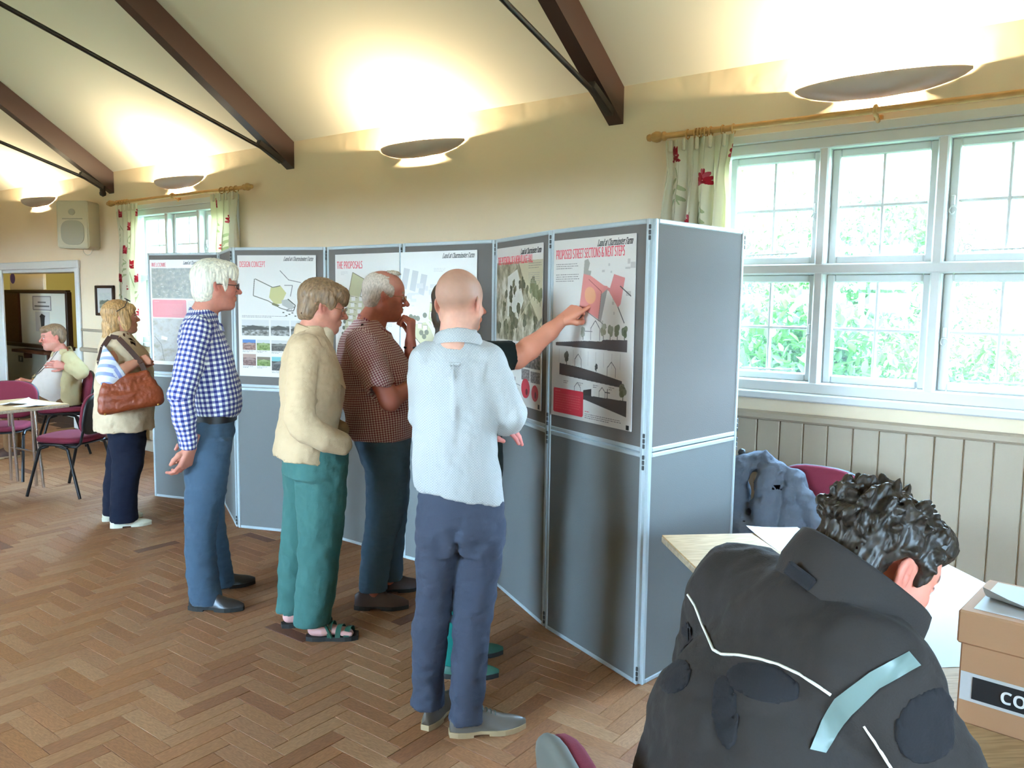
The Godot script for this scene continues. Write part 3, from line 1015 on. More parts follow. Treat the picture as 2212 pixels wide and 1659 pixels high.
func posters() -> void:
	var W := 420.0
	var H := 582.0
	var white := rgb(236, 234, 232)
	var ink := rgb(120, 116, 116)
	var dark := rgb(86, 82, 84)
	var red := rgb(226, 66, 84)
	var pale := rgb(206, 202, 200)
	var land := "Land at Charminster Farm"
	var sepia := [rgb(86, 82, 62), rgb(128, 122, 98), rgb(176, 168, 146), rgb(214, 208, 194), rgb(232, 230, 224)]
	# street sections
	var p := Pic.new(420, 582, white)
	p.text(14, 78, 126, 3, 7, ink)
	p.text(14, 112, 136, 4, 7, ink)
	for k in 14: p.rect(240 + p.rng.randf() * 160, 72 + p.rng.randf() * 190, 6 + p.rng.randf() * 18, 5 + p.rng.randf() * 16, pale)
	p.poly([172, 70, 190, 66, 200, 80, 192, 102, 208, 104, 204, 118, 168, 112], rgb(176, 174, 168))
	p.poly([168, 112, 204, 118, 274, 150, 292, 152, 274, 176, 250, 254, 150, 214], rgb(232, 150, 148))
	p.oval(205, 180, 30, 26, rgb(240, 176, 140), 0.5)
	p.poly([274, 150, 304, 158, 322, 116, 374, 128, 356, 206, 344, 216, 298, 166, 270, 160], rgb(226, 146, 148))
	p.poly([262, 176, 292, 160, 262, 262, 246, 258], rgb(164, 164, 166))
	p.line([196, 130, 262, 168, 250, 254], 2, rgb(168, 92, 96))
	p.line([344, 214, 376, 262], 3, dark)
	p.line([352, 152, 404, 182], 3, dark)
	p.line([150, 214, 262, 262, 292, 278], 2, ink)
	for k in 4: p.tree(276 + k * 34.0, 316, 50, rgb(150 - k * 24, 152 - k * 20, 130 - k * 22))
	p.tree(172, 322, 44, rgb(158, 158, 146))
	p.house(212, 320, 46, 62, dark)
	p.rect(180, 292, 40, 2, ink)
	p.poly([20, 336, 180, 324, 268, 322, 276, 316, 392, 312, 392, 348, 20, 346], dark)
	for k in 9: p.rect(40 + k * 40.0, 356, 2, 46, pale)
	p.tree(84, 408, 46, rgb(90, 90, 78))
	p.house(130, 412, 36, 44, ink)
	p.house(300, 428, 40, 46, ink)
	p.tree(244, 418, 26, rgb(60, 60, 56))
	p.poly([44, 404, 150, 410, 250, 420, 372, 436, 372, 456, 44, 442], dark)
	for k in 4: p.text(70 + k * 80.0, 460, 28, 2, 6, ink)
	p.tree(378, 500, 58, rgb(106, 108, 88))
	p.house(130, 500, 34, 40, ink)
	p.house(262, 498, 30, 34, ink)
	p.rect(302, 466, 3, 32, dark)
	p.rect(290, 476, 26, 3, dark)
	p.poly([176, 500, 180, 482, 222, 474, 222, 500], rgb(70, 68, 68))
	p.poly([18, 500, 100, 504, 200, 497, 396, 494, 396, 542, 190, 512, 18, 514], dark)
	p.rrect(12, 488, 168, 82, 8, red)
	p.rect(12, 488, 168, 1, red)
	p.text(22, 496, 60, 1, 7, rgb(240, 150, 150))
	p.text(22, 506, 148, 7, 8, rgb(238, 120, 120))
	p.text(190, 548, 34, 1, 6, red)
	p.text(190, 556, 190, 3, 6, ink)
	p.rect(396, 566, 14, 14, rgb(30, 30, 30))
	poster(1, "street_sections_poster", "poster of proposed street sections with pink plan and red box, nearest the end board", -0.022, p, [[land, 0.57, 0.97, 0.015, 0.036], ["PROPOSED STREET SECTIONS & NEXT STEPS", 0.035, 0.88, 0.055, 0.052, 1]])
	# village hall
	p = Pic.new(420, 582, white)
	p.photo(0, 56, 420, 292, 5, sepia, 0.014, 0.008)
	p.poly([120, 60, 210, 58, 330, 210, 420, 300, 420, 56], rgb(206, 198, 170))
	p.poly([110, 110, 200, 84, 260, 200, 236, 230, 110, 260], rgb(226, 226, 222))
	p.line([180, 58, 300, 190, 420, 300], 5, rgb(150, 144, 112))
	p.line([150, 320, 330, 190, 400, 130], 4, rgb(186, 178, 150))
	p.line([300, 346, 418, 262], 12, rgb(140, 138, 122))
	for k in 26:
		var q := p.rng.randf()
		p.tree(20 + p.rng.randf() * 390, 130 + q * 220, 40 + q * 26, rgb(104, 104, 72).darkened(p.rng.randf() * 0.35))
	for k in 4: p.tree(330 + k * 24.0, 190 + k * 10, 70, rgb(112, 118, 78))
	p.text(300, 66, 110, 3, 8, ink)
	p.text(300, 100, 100, 6, 7, pale.darkened(0.2))
	p.text(12, 356, 240, 5, 8, ink)
	p.photo(230, 390, 180, 50, 9, [rgb(60, 58, 60), rgb(120, 116, 116), rgb(190, 188, 188)], 0.06, 0.06)
	p.photo(250, 446, 72, 40, 10, [rgb(80, 76, 78), rgb(140, 132, 132), rgb(206, 200, 200)], 0.08, 0.08)
	p.photo(330, 450, 80, 40, 13, [rgb(80, 76, 78), rgb(140, 132, 132), rgb(206, 200, 200)], 0.08, 0.08)
	p.line([110, 500, 240, 510], 2, dark)
	for k in 5: p.rect(124 + k * 16.0, 488 - (k % 3) * 6, 6, 16 + (k % 3) * 6, ink)
	p.text(80, 524, 150, 4, 7, ink)
	p.oval(288, 516, 38, 36, rgb(222, 66, 84))
	p.oval(370, 526, 29, 29, rgb(222, 78, 92))
	p.oval(298, 528, 10, 12, rgb(120, 40, 44))
	p.oval(374, 532, 6, 12, rgb(120, 40, 44))
	p.rect(396, 562, 14, 16, rgb(30, 30, 30))
	poster(2, "village_hall_poster", "poster with sepia bird's-eye drawing of trees, headed with a new village hall", -0.013, p, [[land, 0.55, 0.97, 0.02, 0.036], ["THE POTENTIAL OF A NEW VILLAGE HALL", 0.03, 0.80, 0.06, 0.05, 1]])
	# proposals, right half
	p = Pic.new(420, 582, white)
	for e in [[20, 66], [70, 76], [120, 92]]: p.poly([e[0], e[1], e[0] + 34, e[1] + 6, e[0] + 14, e[1] + 92, e[0] - 18, e[1] + 84], rgb(200, 198, 200))
	for k in 16: p.rect(20 + p.rng.randf() * 240, 130 + p.rng.randf() * 110, 8 + p.rng.randf() * 30, 6 + p.rng.randf() * 16, rgb(218, 214, 214))
	p.text(190, 70, 66, 3, 6, pale)
	plan_green(p, 60, 230)
	p.text(300, 300, 100, 8, 8, pale)
	p.text(40, 470, 300, 9, 8, pale.darkened(0.15))
	poster(3, "proposals_plan_right", "right-hand sheet of the proposals plan with green plots and grey roofs, behind bald man", -0.066, p, [[land, 0.57, 0.97, 0.015, 0.036]])
	# proposals, left half
	p = Pic.new(420, 582, white)
	p.poly([120, 82, 196, 112, 158, 210, 90, 182], rgb(190, 186, 142))
	p.poly([90, 182, 210, 196, 130, 560, 20, 560], rgb(206, 202, 168))
	for k in 12:
		var y := 186 + k * 28.0
		var x := 92 - k * 6.0
		p.line([x, y, x + 60, y + 10], 2, rgb(120, 112, 90))
		p.rect(x + 18, y + 6, 26, 18, white)
		p.rect(x + 70, y + 6, 24, 18, white)
		p.oval(x - 6, y + 8, 9, 9, rgb(104, 104, 82))
	p.line([90, 182, 120, 82, 196, 112, 170, 190, 220, 200], 3, rgb(120, 112, 84))
	p.text(40, 78, 50, 3, 6, pale)
	p.text(250, 90, 120, 4, 7, pale)
	p.text(240, 260, 140, 9, 8, pale.darkened(0.12))
	poster(4, "proposals_plan_left", "left-hand sheet of the proposals plan with a column of plots, behind red-checked man", 0.041, p, [["THE PROPOSALS", 0.03, 0.44, 0.055, 0.056, 1]])
	# design concept
	p = Pic.new(420, 582, white)
	p.poly([180, 152, 230, 142, 262, 178, 236, 228, 200, 232, 170, 200], rgb(206, 202, 140))
	p.line([96, 112, 190, 152, 230, 144], 4, rgb(120, 118, 106))
	p.line([92, 112, 84, 192, 164, 216, 230, 250, 262, 258, 306, 244], 4, rgb(120, 118, 106))
	p.line([252, 142, 296, 142, 284, 194], 3, ink)
	p.line([230, 72, 276, 116, 340, 128], 3, ink)
	p.poly([236, 212, 276, 206, 304, 240, 290, 258, 240, 236], rgb(186, 184, 180))
	p.line([270, 206, 310, 236, 300, 262, 262, 262], 4, rgb(84, 82, 66))
	p.poly([188, 224, 226, 236, 214, 244, 184, 234], rgb(120, 118, 80))
	for k in 8: p.rect(240 + k * 16.0, 268 + (k * 37) % 22, 10, 5, rgb(90, 88, 72))
	p.text(20, 288, 260, 2, 6, ink)
	var grey := [rgb(60, 60, 56), rgb(110, 110, 104), rgb(170, 170, 168), rgb(216, 216, 218)]
	for e in [[18, 308, 148, 76, 3], [176, 308, 100, 74, 4], [284, 308, 110, 74, 6]]:
		p.photo(e[0], e[1], e[2], e[3], e[4], grey, 0.03, 0.05)
		p.rect(e[0], e[1], e[2], e[3] * 0.38, rgb(220, 220, 222))
		p.poly([e[0], e[1] + e[3] * 0.55, e[0] + e[2] * 0.4, e[1] + e[3] * 0.34, e[0] + e[2], e[1] + e[3] * 0.5, e[0] + e[2], e[1] + e[3] * 0.62, e[0], e[1] + e[3] * 0.66], rgb(70, 70, 64))
	for e in [[20, 404, 72, 50, 14, rgb(84, 130, 200), rgb(150, 110, 96)], [98, 404, 72, 50, 15, rgb(206, 212, 216), rgb(124, 150, 70)], [178, 404, 96, 52, 16, rgb(210, 210, 210), rgb(80, 78, 70)], [20, 474, 72, 56, 17, rgb(180, 150, 140), rgb(130, 96, 90)], [98, 486, 72, 44, 18, rgb(120, 110, 90), rgb(112, 140, 60)], [178, 484, 96, 66, 19, rgb(120, 190, 200), rgb(70, 70, 70)], [282, 404, 112, 52, 26, rgb(206, 206, 206), rgb(96, 100, 80)], [282, 484, 112, 60, 27, rgb(200, 206, 210), rgb(110, 120, 70)]]:
		p.photo(e[0], e[1], e[2], e[3], e[4], [e[6].darkened(0.35), e[6], e[6].lightened(0.3)], 0.05, 0.08)
		p.rect(e[0], e[1], e[2], e[3] * 0.33, e[5])
		p.poly([e[0], e[1] + e[3] * 0.55, e[0] + e[2] * 0.5, e[1] + e[3] * 0.26, e[0] + e[2], e[1] + e[3] * 0.5], (e[6] as Color).lightened(0.25))
		p.text(e[0], e[1] + e[3] + 4, 60, 2, 5, ink)
	poster(5, "design_concept_poster", "design concept poster with sketch plan above rows of small photographs", -0.014, p, [[land, 0.60, 0.97, 0.012, 0.034], ["DESIGN CONCEPT", 0.03, 0.36, 0.05, 0.046, 1]])
	# welcome
	p = Pic.new(420, 582, white)
	p.photo(12, 46, 396, 166, 20, [rgb(84, 82, 62), rgb(112, 108, 82), rgb(134, 128, 100), rgb(186, 178, 160)], 0.03, 0.03)
	for k in 26: p.rect(20 + p.rng.randf() * 370, 60 + p.rng.randf() * 140, 4 + p.rng.randf() * 16, 3, rgb(196, 188, 170))
	p.rrect(12, 220, 236, 98, 8, rgb(226, 84, 92))
	p.text(24, 230, 60, 1, 7, rgb(244, 170, 170))
	p.text(24, 244, 210, 8, 8, rgb(236, 122, 124))
	p.text(260, 226, 140, 10, 8, ink)
	p.photo(12, 324, 396, 238, 23, [rgb(120, 112, 84), rgb(164, 154, 142), rgb(182, 174, 166), rgb(150, 138, 112)], 0.008, 0.012)
	p.poly([70, 420, 112, 430, 106, 446, 66, 440], rgb(236, 232, 228))
	p.line([20, 424, 66, 470, 84, 560], 3, rgb(90, 84, 70))
	poster(7, "welcome_poster", "welcome poster with dark aerial photograph and red text box, on farthest board", -0.021, p, [[land, 0.56, 0.97, 0.012, 0.034], ["WELCOME", 0.03, 0.27, 0.028, 0.038, 1]])

func plan_green(p: Pic, ox: float, oy: float) -> void:
	var green := rgb(196, 192, 140)
	var line := rgb(110, 104, 76)
	p.poly([ox + 110, oy - 18, ox + 200, oy + 6, ox + 190, oy + 110, ox + 100, oy + 50], green)
	p.poly([ox, oy + 80, ox + 110, oy + 60, ox + 210, oy + 240, ox + 190, oy + 270, ox + 20, oy + 130], rgb(206, 202, 156))
	p.line([ox - 20, oy + 58, ox + 80, oy + 50, ox + 120, oy + 90, ox + 200, oy + 240], 14, rgb(232, 226, 208))
	p.line([ox + 110, oy - 18, ox + 200, oy + 6, ox + 206, oy + 130], 3, line)
	p.line([ox, oy + 110, ox + 176, oy + 262, ox + 214, oy + 240], 3, line)
	for e in [[110, 20], [140, 50], [128, 84], [152, 122], [170, 170], [186, 214], [40, 70], [70, 78], [90, 150]]:
		p.rect(ox + e[0], oy + e[1], 24, 22, rgb(236, 232, 220))
		p.line([ox + e[0], oy + e[1], ox + e[0] + 24, oy + e[1], ox + e[0] + 24, oy + e[1] + 22], 2, line)
	for e in [[0, 44], [22, 48], [40, 50], [80, 36], [60, 110], [76, 126], [90, 108], [170, 250], [150, 236]]: p.oval(ox + e[0], oy + e[1], 12, 11, rgb(104, 104, 72))

# ---------------------------------------------------------------- furniture
func cushion(w: float, d: float, h: float, ex := 4.0, dome := 0.012) -> MB:   # a padded slab lying on y = 0
	var rows := []
	var prof := [[0.90, 0.0], [0.97, h * 0.12], [1.0, h * 0.4], [0.99, h * 0.68], [0.95, h * 0.88], [0.86, h], [0.6, h + dome * 0.6], [0.3, h + dome], [0.001, h + dome]]
	for p in prof:
		var row := PackedVector3Array()
		for k in 32:
			var a := TAU * k / 32
			var c := cos(a)
			var s := sin(a)
			row.append(Vector3(signf(c) * pow(absf(c), 2.0 / ex) * w / 2 * p[0], p[1], signf(s) * pow(absf(s), 2.0 / ex) * d / 2 * p[0]))
		rows.append(row)
	return MB.new().sheet(rows, true, 1, 1, true)

var chair_parts := {}
func chair(label: String, at: Vector3, turn: float, group: String, shell: String = "black_plastic") -> Node3D:   # faces +z before it is turned
	if chair_parts.is_empty():
		chair_parts["seat"] = cushion(0.46, 0.44, 0.05, 3.2).mesh()
		var back := cushion(0.45, 0.34, 0.045, 2.9)
		for i in back.v.size():
			var q := back.v[i]
			back.v[i] = Vector3(q.x, q.z, q.y - 0.5 * q.x * q.x)
			var nn := back.n[i]
			back.n[i] = Vector3(nn.x, nn.z, nn.y)
		for i in range(0, back.ix.size(), 3):
			var t := back.ix[i]; back.ix[i] = back.ix[i + 1]; back.ix[i + 1] = t
		chair_parts["back"] = back.mesh()
		var sh := MB.new()
		var rows := []
		for p in [[0.001, -0.018], [0.5, -0.018], [0.9, -0.016], [0.99, -0.008], [1.01, 0.004], [0.98, 0.014]]:
			var row := PackedVector3Array()
			for k in 32:
				var a := TAU * k / 32
				var c := cos(a)
				var s := sin(a)
				var x: float = signf(c) * pow(absf(c), 0.66) * 0.228 * p[0]
				row.append(Vector3(x, signf(s) * pow(absf(s), 0.66) * 0.172 * p[0], p[1] - 0.5 * x * x))
			rows.append(row)
		sh.sheet(rows, true)
		chair_parts["shell"] = sh.mesh()
		var pan := cushion(0.44, 0.42, 0.016, 3.6, 0.0)
		chair_parts["pan"] = pan.mesh()
	var o := thing("stacking_chair", label, "chair", at, turn, group)
	part("seat", chair_parts["seat"], M.maroon_cloth, o).position = Vector3(0, 0.435, 0)
	part("seat_pan", chair_parts["pan"], M.black_plastic, o).position = Vector3(0, 0.418, 0)
	var lean := Basis(Vector3.RIGHT, -0.20)
	var b := part("backrest", chair_parts["back"], M.maroon_cloth, o)
	b.transform = Transform3D(lean, Vector3(0, 0.665, -0.255))
	var s := part("back_shell", chair_parts["shell"], M[shell], o)
	s.transform = Transform3D(lean, Vector3(0, 0.665, -0.258))
	for sx in [-1, 1]:
		part("leg", MB.new().tube([Vector3(sx * 0.215, 0.415, 0.05), Vector3(sx * 0.225, 0.39, 0.12), Vector3(sx * 0.245, 0.004, 0.235)], 0.0125, 8).mesh(), M.black_metal, o)
		part("leg", MB.new().tube([Vector3(sx * 0.215, 0.415, -0.05), Vector3(sx * 0.225, 0.39, -0.13), Vector3(sx * 0.245, 0.004, -0.235)], 0.0125, 8).mesh(), M.black_metal, o)
		part("upright", MB.new().tube([Vector3(sx * 0.19, 0.41, 0.0), Vector3(sx * 0.195, 0.412, -0.19), Vector3(sx * 0.195, 0.44, -0.222), Vector3(sx * 0.19, 0.60, -0.262), Vector3(sx * 0.19, 0.74, -0.292)], 0.011, 8).mesh(), M.black_metal, o)
		part("side_rail", MB.new().tube([Vector3(sx * 0.225, 0.40, -0.125), Vector3(sx * 0.222, 0.425, -0.08), Vector3(sx * 0.222, 0.427, 0.0), Vector3(sx * 0.222, 0.425, 0.08), Vector3(sx * 0.225, 0.40, 0.115)], 0.0125, 8).mesh(), M.black_metal, o)
	return o

func folding_table(label: String, at: Vector3, turn: float, w: float, l: float, h: float) -> Node3D:   # long along its own z
	var o := thing("folding_table", label, "table", at, turn)
	part("tabletop", bx(Vector3(0, h - 0.003, 0), Vector3(w - 0.004, 0.006, l - 0.004), 0.001), M.table_wood, o)
	part("edge_band", bx(Vector3(0, h - 0.017, 0), Vector3(w, 0.026, l), 0.004), M.table_edge, o)
	for e in [-1, 1]:
		var z: float = e * (l / 2 - 0.22)
		for s in [-1, 1]:
			for q in [-1, 1]:
				part("leg", MB.new().tube([Vector3(s * (w / 2 - 0.16) + q * 0.02, h - 0.03, z), Vector3(s * (w / 2 - 0.14) + q * 0.055, 0.004, z + e * 0.02)], 0.0125, 8).mesh(), M.chrome, o)
		part("crossbar", MB.new().tube([Vector3(-w / 2 + 0.13, 0.30, z + e * 0.01), Vector3(w / 2 - 0.13, 0.30, z + e * 0.01)], 0.008, 8).mesh(), M.chrome, o)
		part("leg_plate", bx(Vector3(0, h - 0.034, z), Vector3(w - 0.1, 0.012, 0.06), 0.003), M.black_metal, o)
	return o

func curtain(label: String, x0: float, x1: float, y0: float, y1: float, folds: int, sd: int) -> Node3D:
	var o := thing("curtain", label, "curtain", Vector3((x0 + x1) / 2, 0, 0.075), 0.0)
	var rows := []
	var nn := folds * 12
	var w := x1 - x0
	for r in 25:
		var t := r / 24.0
		var y := y1 - (y1 - y0) * t
		var row := PackedVector3Array()
		for k in nn + 1:
			var u := float(k) / nn
			var ph := u * folds * TAU + sd
			var amp := 0.018 + 0.022 * smoothstep(0.02, 0.25, t)
			var pinch := exp(-pow((t - 0.14) / 0.07, 2.0))
			amp *= 1.0 - 0.35 * pinch
			var x := (u - 0.5) * w * (1.0 - 0.06 * pinch + 0.05 * (1.0 - smoothstep(0.0, 0.12, t)))
			x += 0.012 * sin(ph * 2.0 + t * 3.0) + 0.008 * sin(ph * 0.5 + t * 5.0 + sd)
			row.append(Vector3(x, y, amp * sin(ph + 0.5 * sin(t * 4.0 + k * 0.05)) + 0.006 * sin(ph * 3.0 + t * 7.0)))
		rows.append(row)
	var mb := MB.new().sheet(rows, false, w * 2.1 / 0.75, (y1 - y0) / 1.0, true)
	part("drape", mb.mesh(), M.curtain, o)
	var hd := MB.new()
	for k in folds:
		var x := (k + 0.5) / folds - 0.5
		hd.box(Vector3(x * w, y1 - 0.035, 0.026), Vector3(0.02, 0.07, 0.02), 0.006)
	part("pleat", hd.mesh(), M.curtain, o)
	return o

func pole(label: String, cx: float, rings: Array) -> void:
	var o := thing("curtain_pole", label, "curtain pole", Vector3(cx, 2.575, 0.075))
	var hl := 1.14
	part("rod", MB.new().tube([Vector3(-hl, 0, 0), Vector3(0, 0, 0), Vector3(hl, 0, 0)], 0.0165, 14).mesh(), M.pine, o)
	for s in [-1, 1]:
		var xf := Transform3D(Basis(Vector3(0, 0, -1), Vector3(s, 0, 0), Vector3(0, -s, 0)), Vector3(s * hl, 0, 0))
		part("finial", MB.new().lathe([Vector2(0.017, -0.01), Vector2(0.026, 0.0), Vector2(0.027, 0.012), Vector2(0.018, 0.018), Vector2(0.030, 0.036), Vector2(0.033, 0.055), Vector2(0.026, 0.078), Vector2(0.017, 0.086), Vector2(0.022, 0.098), Vector2(0.018, 0.112), Vector2(0.001, 0.118)], 16, xf).mesh(), M.pine, o)
	var br := MB.new()
	br.tube([Vector3(0, -0.045, -0.07), Vector3(0, -0.035, -0.045), Vector3(0, -0.016, -0.01)], 0.011, 8)
	br.box(Vector3(0, -0.045, -0.068), Vector3(0.045, 0.07, 0.012), 0.005)
	part("bracket", br.mesh(), M.pine, o)
	var cup := []
	for k in 13: cup.append(Vector3(0, cos(PI * 2 * k / 12.0) * 0.022, sin(PI * 2 * k / 12.0) * 0.022))
	part("cup", MB.new().tube(cup, 0.010, 8, false).mesh(), M.pine, o)
	for x in rings:
		var c := []
		for k in 17: c.append(Vector3(x, -0.006 + cos(TAU * k / 16.0) * 0.026, sin(TAU * k / 16.0) * 0.026))
		part("ring", MB.new().tube(c, 0.0045, 6, false).mesh(), M.pine, o)

func furniture() -> void:
	pole("pine curtain pole with turned finial above the near window", -1.07, [-1.00, -0.95, -0.93, -0.91, -0.89, -0.86, -0.79, -0.73])
	pole("pine curtain pole above the far window, below a wall light", -7.40, [-1.05, -1.0, -0.95, -0.9, -0.85, 0.80, 0.88, 0.95, 1.02])
	curtain("floral curtain gathered at the left of the near window", -2.20, -1.80, 1.15, 2.545, 5, 1)
	curtain("floral curtain hanging full length at the left of the far window", -8.46, -8.06, 0.12, 2.545, 5, 3)
	curtain("floral curtain at the right of the far window, behind the boards", -6.74, -6.34, 0.9, 2.545, 4, 2)
	var gl := "stacking chairs with maroon cushions"
	chair("maroon stacking chair in front of the left table, behind the woman in the gilet", Vector3(-6.87, 0, 1.34), atan2(-0.88, 0.47), gl)
	chair("maroon stacking chair at the far left, cut by the picture edge", Vector3(-7.86, 0, 1.50), atan2(0.75, 0.66), gl)
	chair("stacking chair by the hall wall on which the seated old man leans", Vector3(-8.68, 0, 0.62), atan2(-0.354, 0.935), gl)
	chair("maroon-backed chair against the panelled wall, half hidden under a blue grey jacket", Vector3(-1.16, 0, 0.68), -0.04, gl)
	chair("grey-backed chair of the man in the black jacket, at the bottom edge", Vector3(-0.50, 0, 3.12), atan2(0.67, -0.742), gl, "grey_plastic")
	folding_table("wood-topped folding table at the far left with loose papers", Vector3(-7.36, 0, 2.17), 0.10, 0.68, 1.8, 0.70)
	folding_table("wood-topped folding table at which the man in the black jacket sits", Vector3(-0.456, 0, 2.061), atan2(0.692, 0.722), 0.78, 1.8, 0.74)

func paper(called: String, label: String, at: Vector3, turn: float, w: float, l: float, m: Material, curl := 0.0) -> Node3D:
	var rows := []
	for r in 7:
		var row := PackedVector3Array()
		for k in 7:
			var u := k / 6.0 - 0.5
			var v := r / 6.0 - 0.5
			row.append(Vector3(u * w, 0.0006 + curl * pow(absf(u + v), 3.0), v * l))
		rows.append(row)
	var mb := MB.new().sheet(rows, false, 1, 1, true)
	var lo := []
	for r in rows:
		var q := PackedVector3Array()
		for p in r: q.append(p - Vector3(0, 0.0005, 0))
		lo.append(q)
	mb.sheet(lo)
	var o := part(called, mb.mesh(), m)
	o.position = at
	o.rotation.y = turn
	tag(o, label, "paper")
	return o

func small_things() -> void:
	# papers
	paper("paper_sheet", "white sheet lying nearest the aisle on the left table", Vector3(-7.22, 0.7005, 1.45), 0.5, 0.21, 0.297, M.paper, 0.02)
	paper("paper_sheet", "white sheet lying farther back on the left table", Vector3(-7.43, 0.7005, 1.50), 0.2, 0.21, 0.297, M.paper, 0.03)
	paper("paper_sheet", "white sheet on the right table beside the black jacket's collar", Vector3(-0.965, 0.7405, 1.42), 0.75, 0.21, 0.297, M.paper, 0.01)
	var big := paper("plan_sheet", "large white plan sheet spread over the right table before the writing man", Vector3(-0.385, 0.7405, 1.83), 0.764, 0.56, 0.76, M.paper)
	var ln := MB.new()
	for k in 6: ln.box(Vector3(0.02 + 0.05 * (k % 2), 0.0012, 0.22 + k * 0.022), Vector3(0.10 - 0.015 * k, 0.0006, 0.004))
	part("printed_lines", ln.mesh(), M.ink_black, big)
	# comments box
	var bo := thing("cardboard_box", "brown cardboard comments box with black label strip at the right edge", "box", Vector3(-0.24, 0.74, 2.545), -0.09)
	part("body", bx(Vector3(0.22, 0.09, -0.13), Vector3(0.43, 0.18, 0.25), 0.003), M.cardboard, bo)
	part("lid", bx(Vector3(0.22, 0.209, -0.13), Vector3(0.445, 0.072, 0.262), 0.004), M.cardboard, bo)
	part("label_border", bx(Vector3(0.225, 0.082, -0.0042), Vector3(0.432, 0.062, 0.001)), M.paper, bo)
	var lb := part("label_strip", bx(Vector3(0.232, 0.082, -0.0036), Vector3(0.40, 0.048, 0.001)), M.ink_black, bo)
	lettering("lettering", "COMMENTS", Vector3(0.085, 0.068, -0.003), 0.20, 0.026, M.ink_white, lb)
	var lw := part("lid_sheet", bx(Vector3(0.225, 0.2456, -0.135), Vector3(0.41, 0.001, 0.22)), M.paper, bo)
	var le := paper("leaflet_bundle", "crumpled bundle of pale leaflets lying on the cardboard box", Vector3(-0.05, 0.9868, 2.485), 1.28, 0.05, 0.32, M.paper, 0.03)
	# speaker
	var sp := thing("loudspeaker", "beige wall loudspeaker with round grille between the hatch and the far window", "speaker", Vector3(-9.05, 2.36, 0.20), 0.62)
	var cab := MB.new()
	var out := PackedVector2Array([Vector2(-0.15, -0.25), Vector2(0.15, -0.25), Vector2(0.17, -0.23), Vector2(0.17, 0.23), Vector2(0.15, 0.25), Vector2(-0.15, 0.25), Vector2(-0.17, 0.23), Vector2(-0.17, -0.23)])
	cab.prism(out, -0.12, 0.10)
	part("cabinet", cab.mesh(), M.beige_plastic, sp)
	var bz := MB.new()
	bz.box(Vector3(0, 0.0, 0.103), Vector3(0.32, 0.48, 0.012), 0.005)
	part("baffle", bz.mesh(), M.beige_plastic, sp)
	var gr := mt("speaker_grille", rgb(172, 166, 146), 0.8)
	var wf := PackedVector2Array()
	for k in 28:
		var a := TAU * k / 28
		wf.append(Vector2(signf(cos(a)) * pow(absf(cos(a)), 0.7) * 0.125, -0.085 + signf(sin(a)) * pow(absf(sin(a)), 0.7) * 0.13))
	part("woofer_grille", MB.new().prism(wf, 0.108, 0.116).mesh(), gr, sp)
	var tw := PackedVector2Array()
	for k in 20: tw.append(Vector2(cos(TAU * k / 20) * 0.034, 0.13 + sin(TAU * k / 20) * 0.034))
	part("tweeter_grille", MB.new().prism(tw, 0.108, 0.116).mesh(), gr, sp)
	part("slot", bx(Vector3(0, 0.06, 0.108), Vector3(0.22, 0.012, 0.006), 0.002), gr, sp)
	var wb := MB.new()
	for s in [-1, 1]: wb.box(Vector3(0.0, s * 0.16, -0.155), Vector3(0.06, 0.05, 0.08), 0.008)
	part("wall_bracket", wb.mesh(), M.beige_plastic, sp)
	var cb := []
	for k in 13: cb.append(Vector3(0.06 + 0.05 * cos(PI * k / 12.0), -0.25 - 0.06 * sin(PI * k / 12.0), -0.06))
	part("cable_loop", MB.new().tube(cb, 0.004, 6).mesh(), M.beige_plastic, sp)
	# picture
	var pf := thing("framed_picture", "small dark-framed landscape picture on the wall behind the blonde woman", "picture", Vector3(-8.90, 1.56, 0.012))
	var fr := MB.new()
	for s in [-1, 1]:
		fr.box(Vector3(s * 0.185, 0, 0.006), Vector3(0.03, 0.33, 0.028), 0.006)
		fr.box(Vector3(0, s * 0.150, 0.006), Vector3(0.40, 0.03, 0.028), 0.006)
	part("frame", fr.mesh(), M.dark_frame, pf)
	part("mount", bx(Vector3(0, 0, 0.0), Vector3(0.35, 0.28, 0.008)), M.paper, pf)
	var pp := Pic.new(128, 96, rgb(176, 180, 172))
	pp.photo(0, 0, 128, 50, 41, [rgb(186, 190, 186), rgb(206, 206, 198)], 0.02, 0.05)
	pp.photo(0, 46, 128, 50, 43, [rgb(104, 108, 92), rgb(150, 150, 128), rgb(186, 184, 164)], 0.03, 0.08)
	pp.poly([0, 60, 30, 44, 60, 52, 90, 40, 128, 54, 128, 64, 0, 70], rgb(98, 104, 92))
	var pm := mt("picture_print", Color.WHITE, 0.5)
	pm.albedo_texture = pp.tex()
	var pq := MB.new()
	pq.uvquad(Vector3(-0.125, -0.085, 0.0046), Vector3(0.125, -0.085, 0.0046), Vector3(0.125, 0.085, 0.0046), Vector3(-0.125, 0.085, 0.0046), Vector3(0, 0, 1))
	part("print", pq.mesh(), pm, pf)
	# heater
	var he := thing("panel_heater", "white wall panel heater low down beside the serving hatch", "heater", Vector3(-9.24, 0.30, 0.0))
	part("case", bx(Vector3(0, 0, 0.05), Vector3(0.70, 0.42, 0.08), 0.012), M.white_paint, he)
	part("grille", bx(Vector3(0, 0.145, 0.091), Vector3(0.62, 0.07, 0.006), 0.002), M.grey_plastic, he)
	for s in [-1, 1]: part("foot", bx(Vector3(s * 0.25, -0.255, 0.05), Vector3(0.05, 0.09, 0.06), 0.006), M.white_paint, he)
	# what fills the serving hatch
	var hc := thing("serving_shutter", "white serving hatch shutter with notices and a brown wooden panel at its left", "shutter", Vector3(0, 0, -0.56))
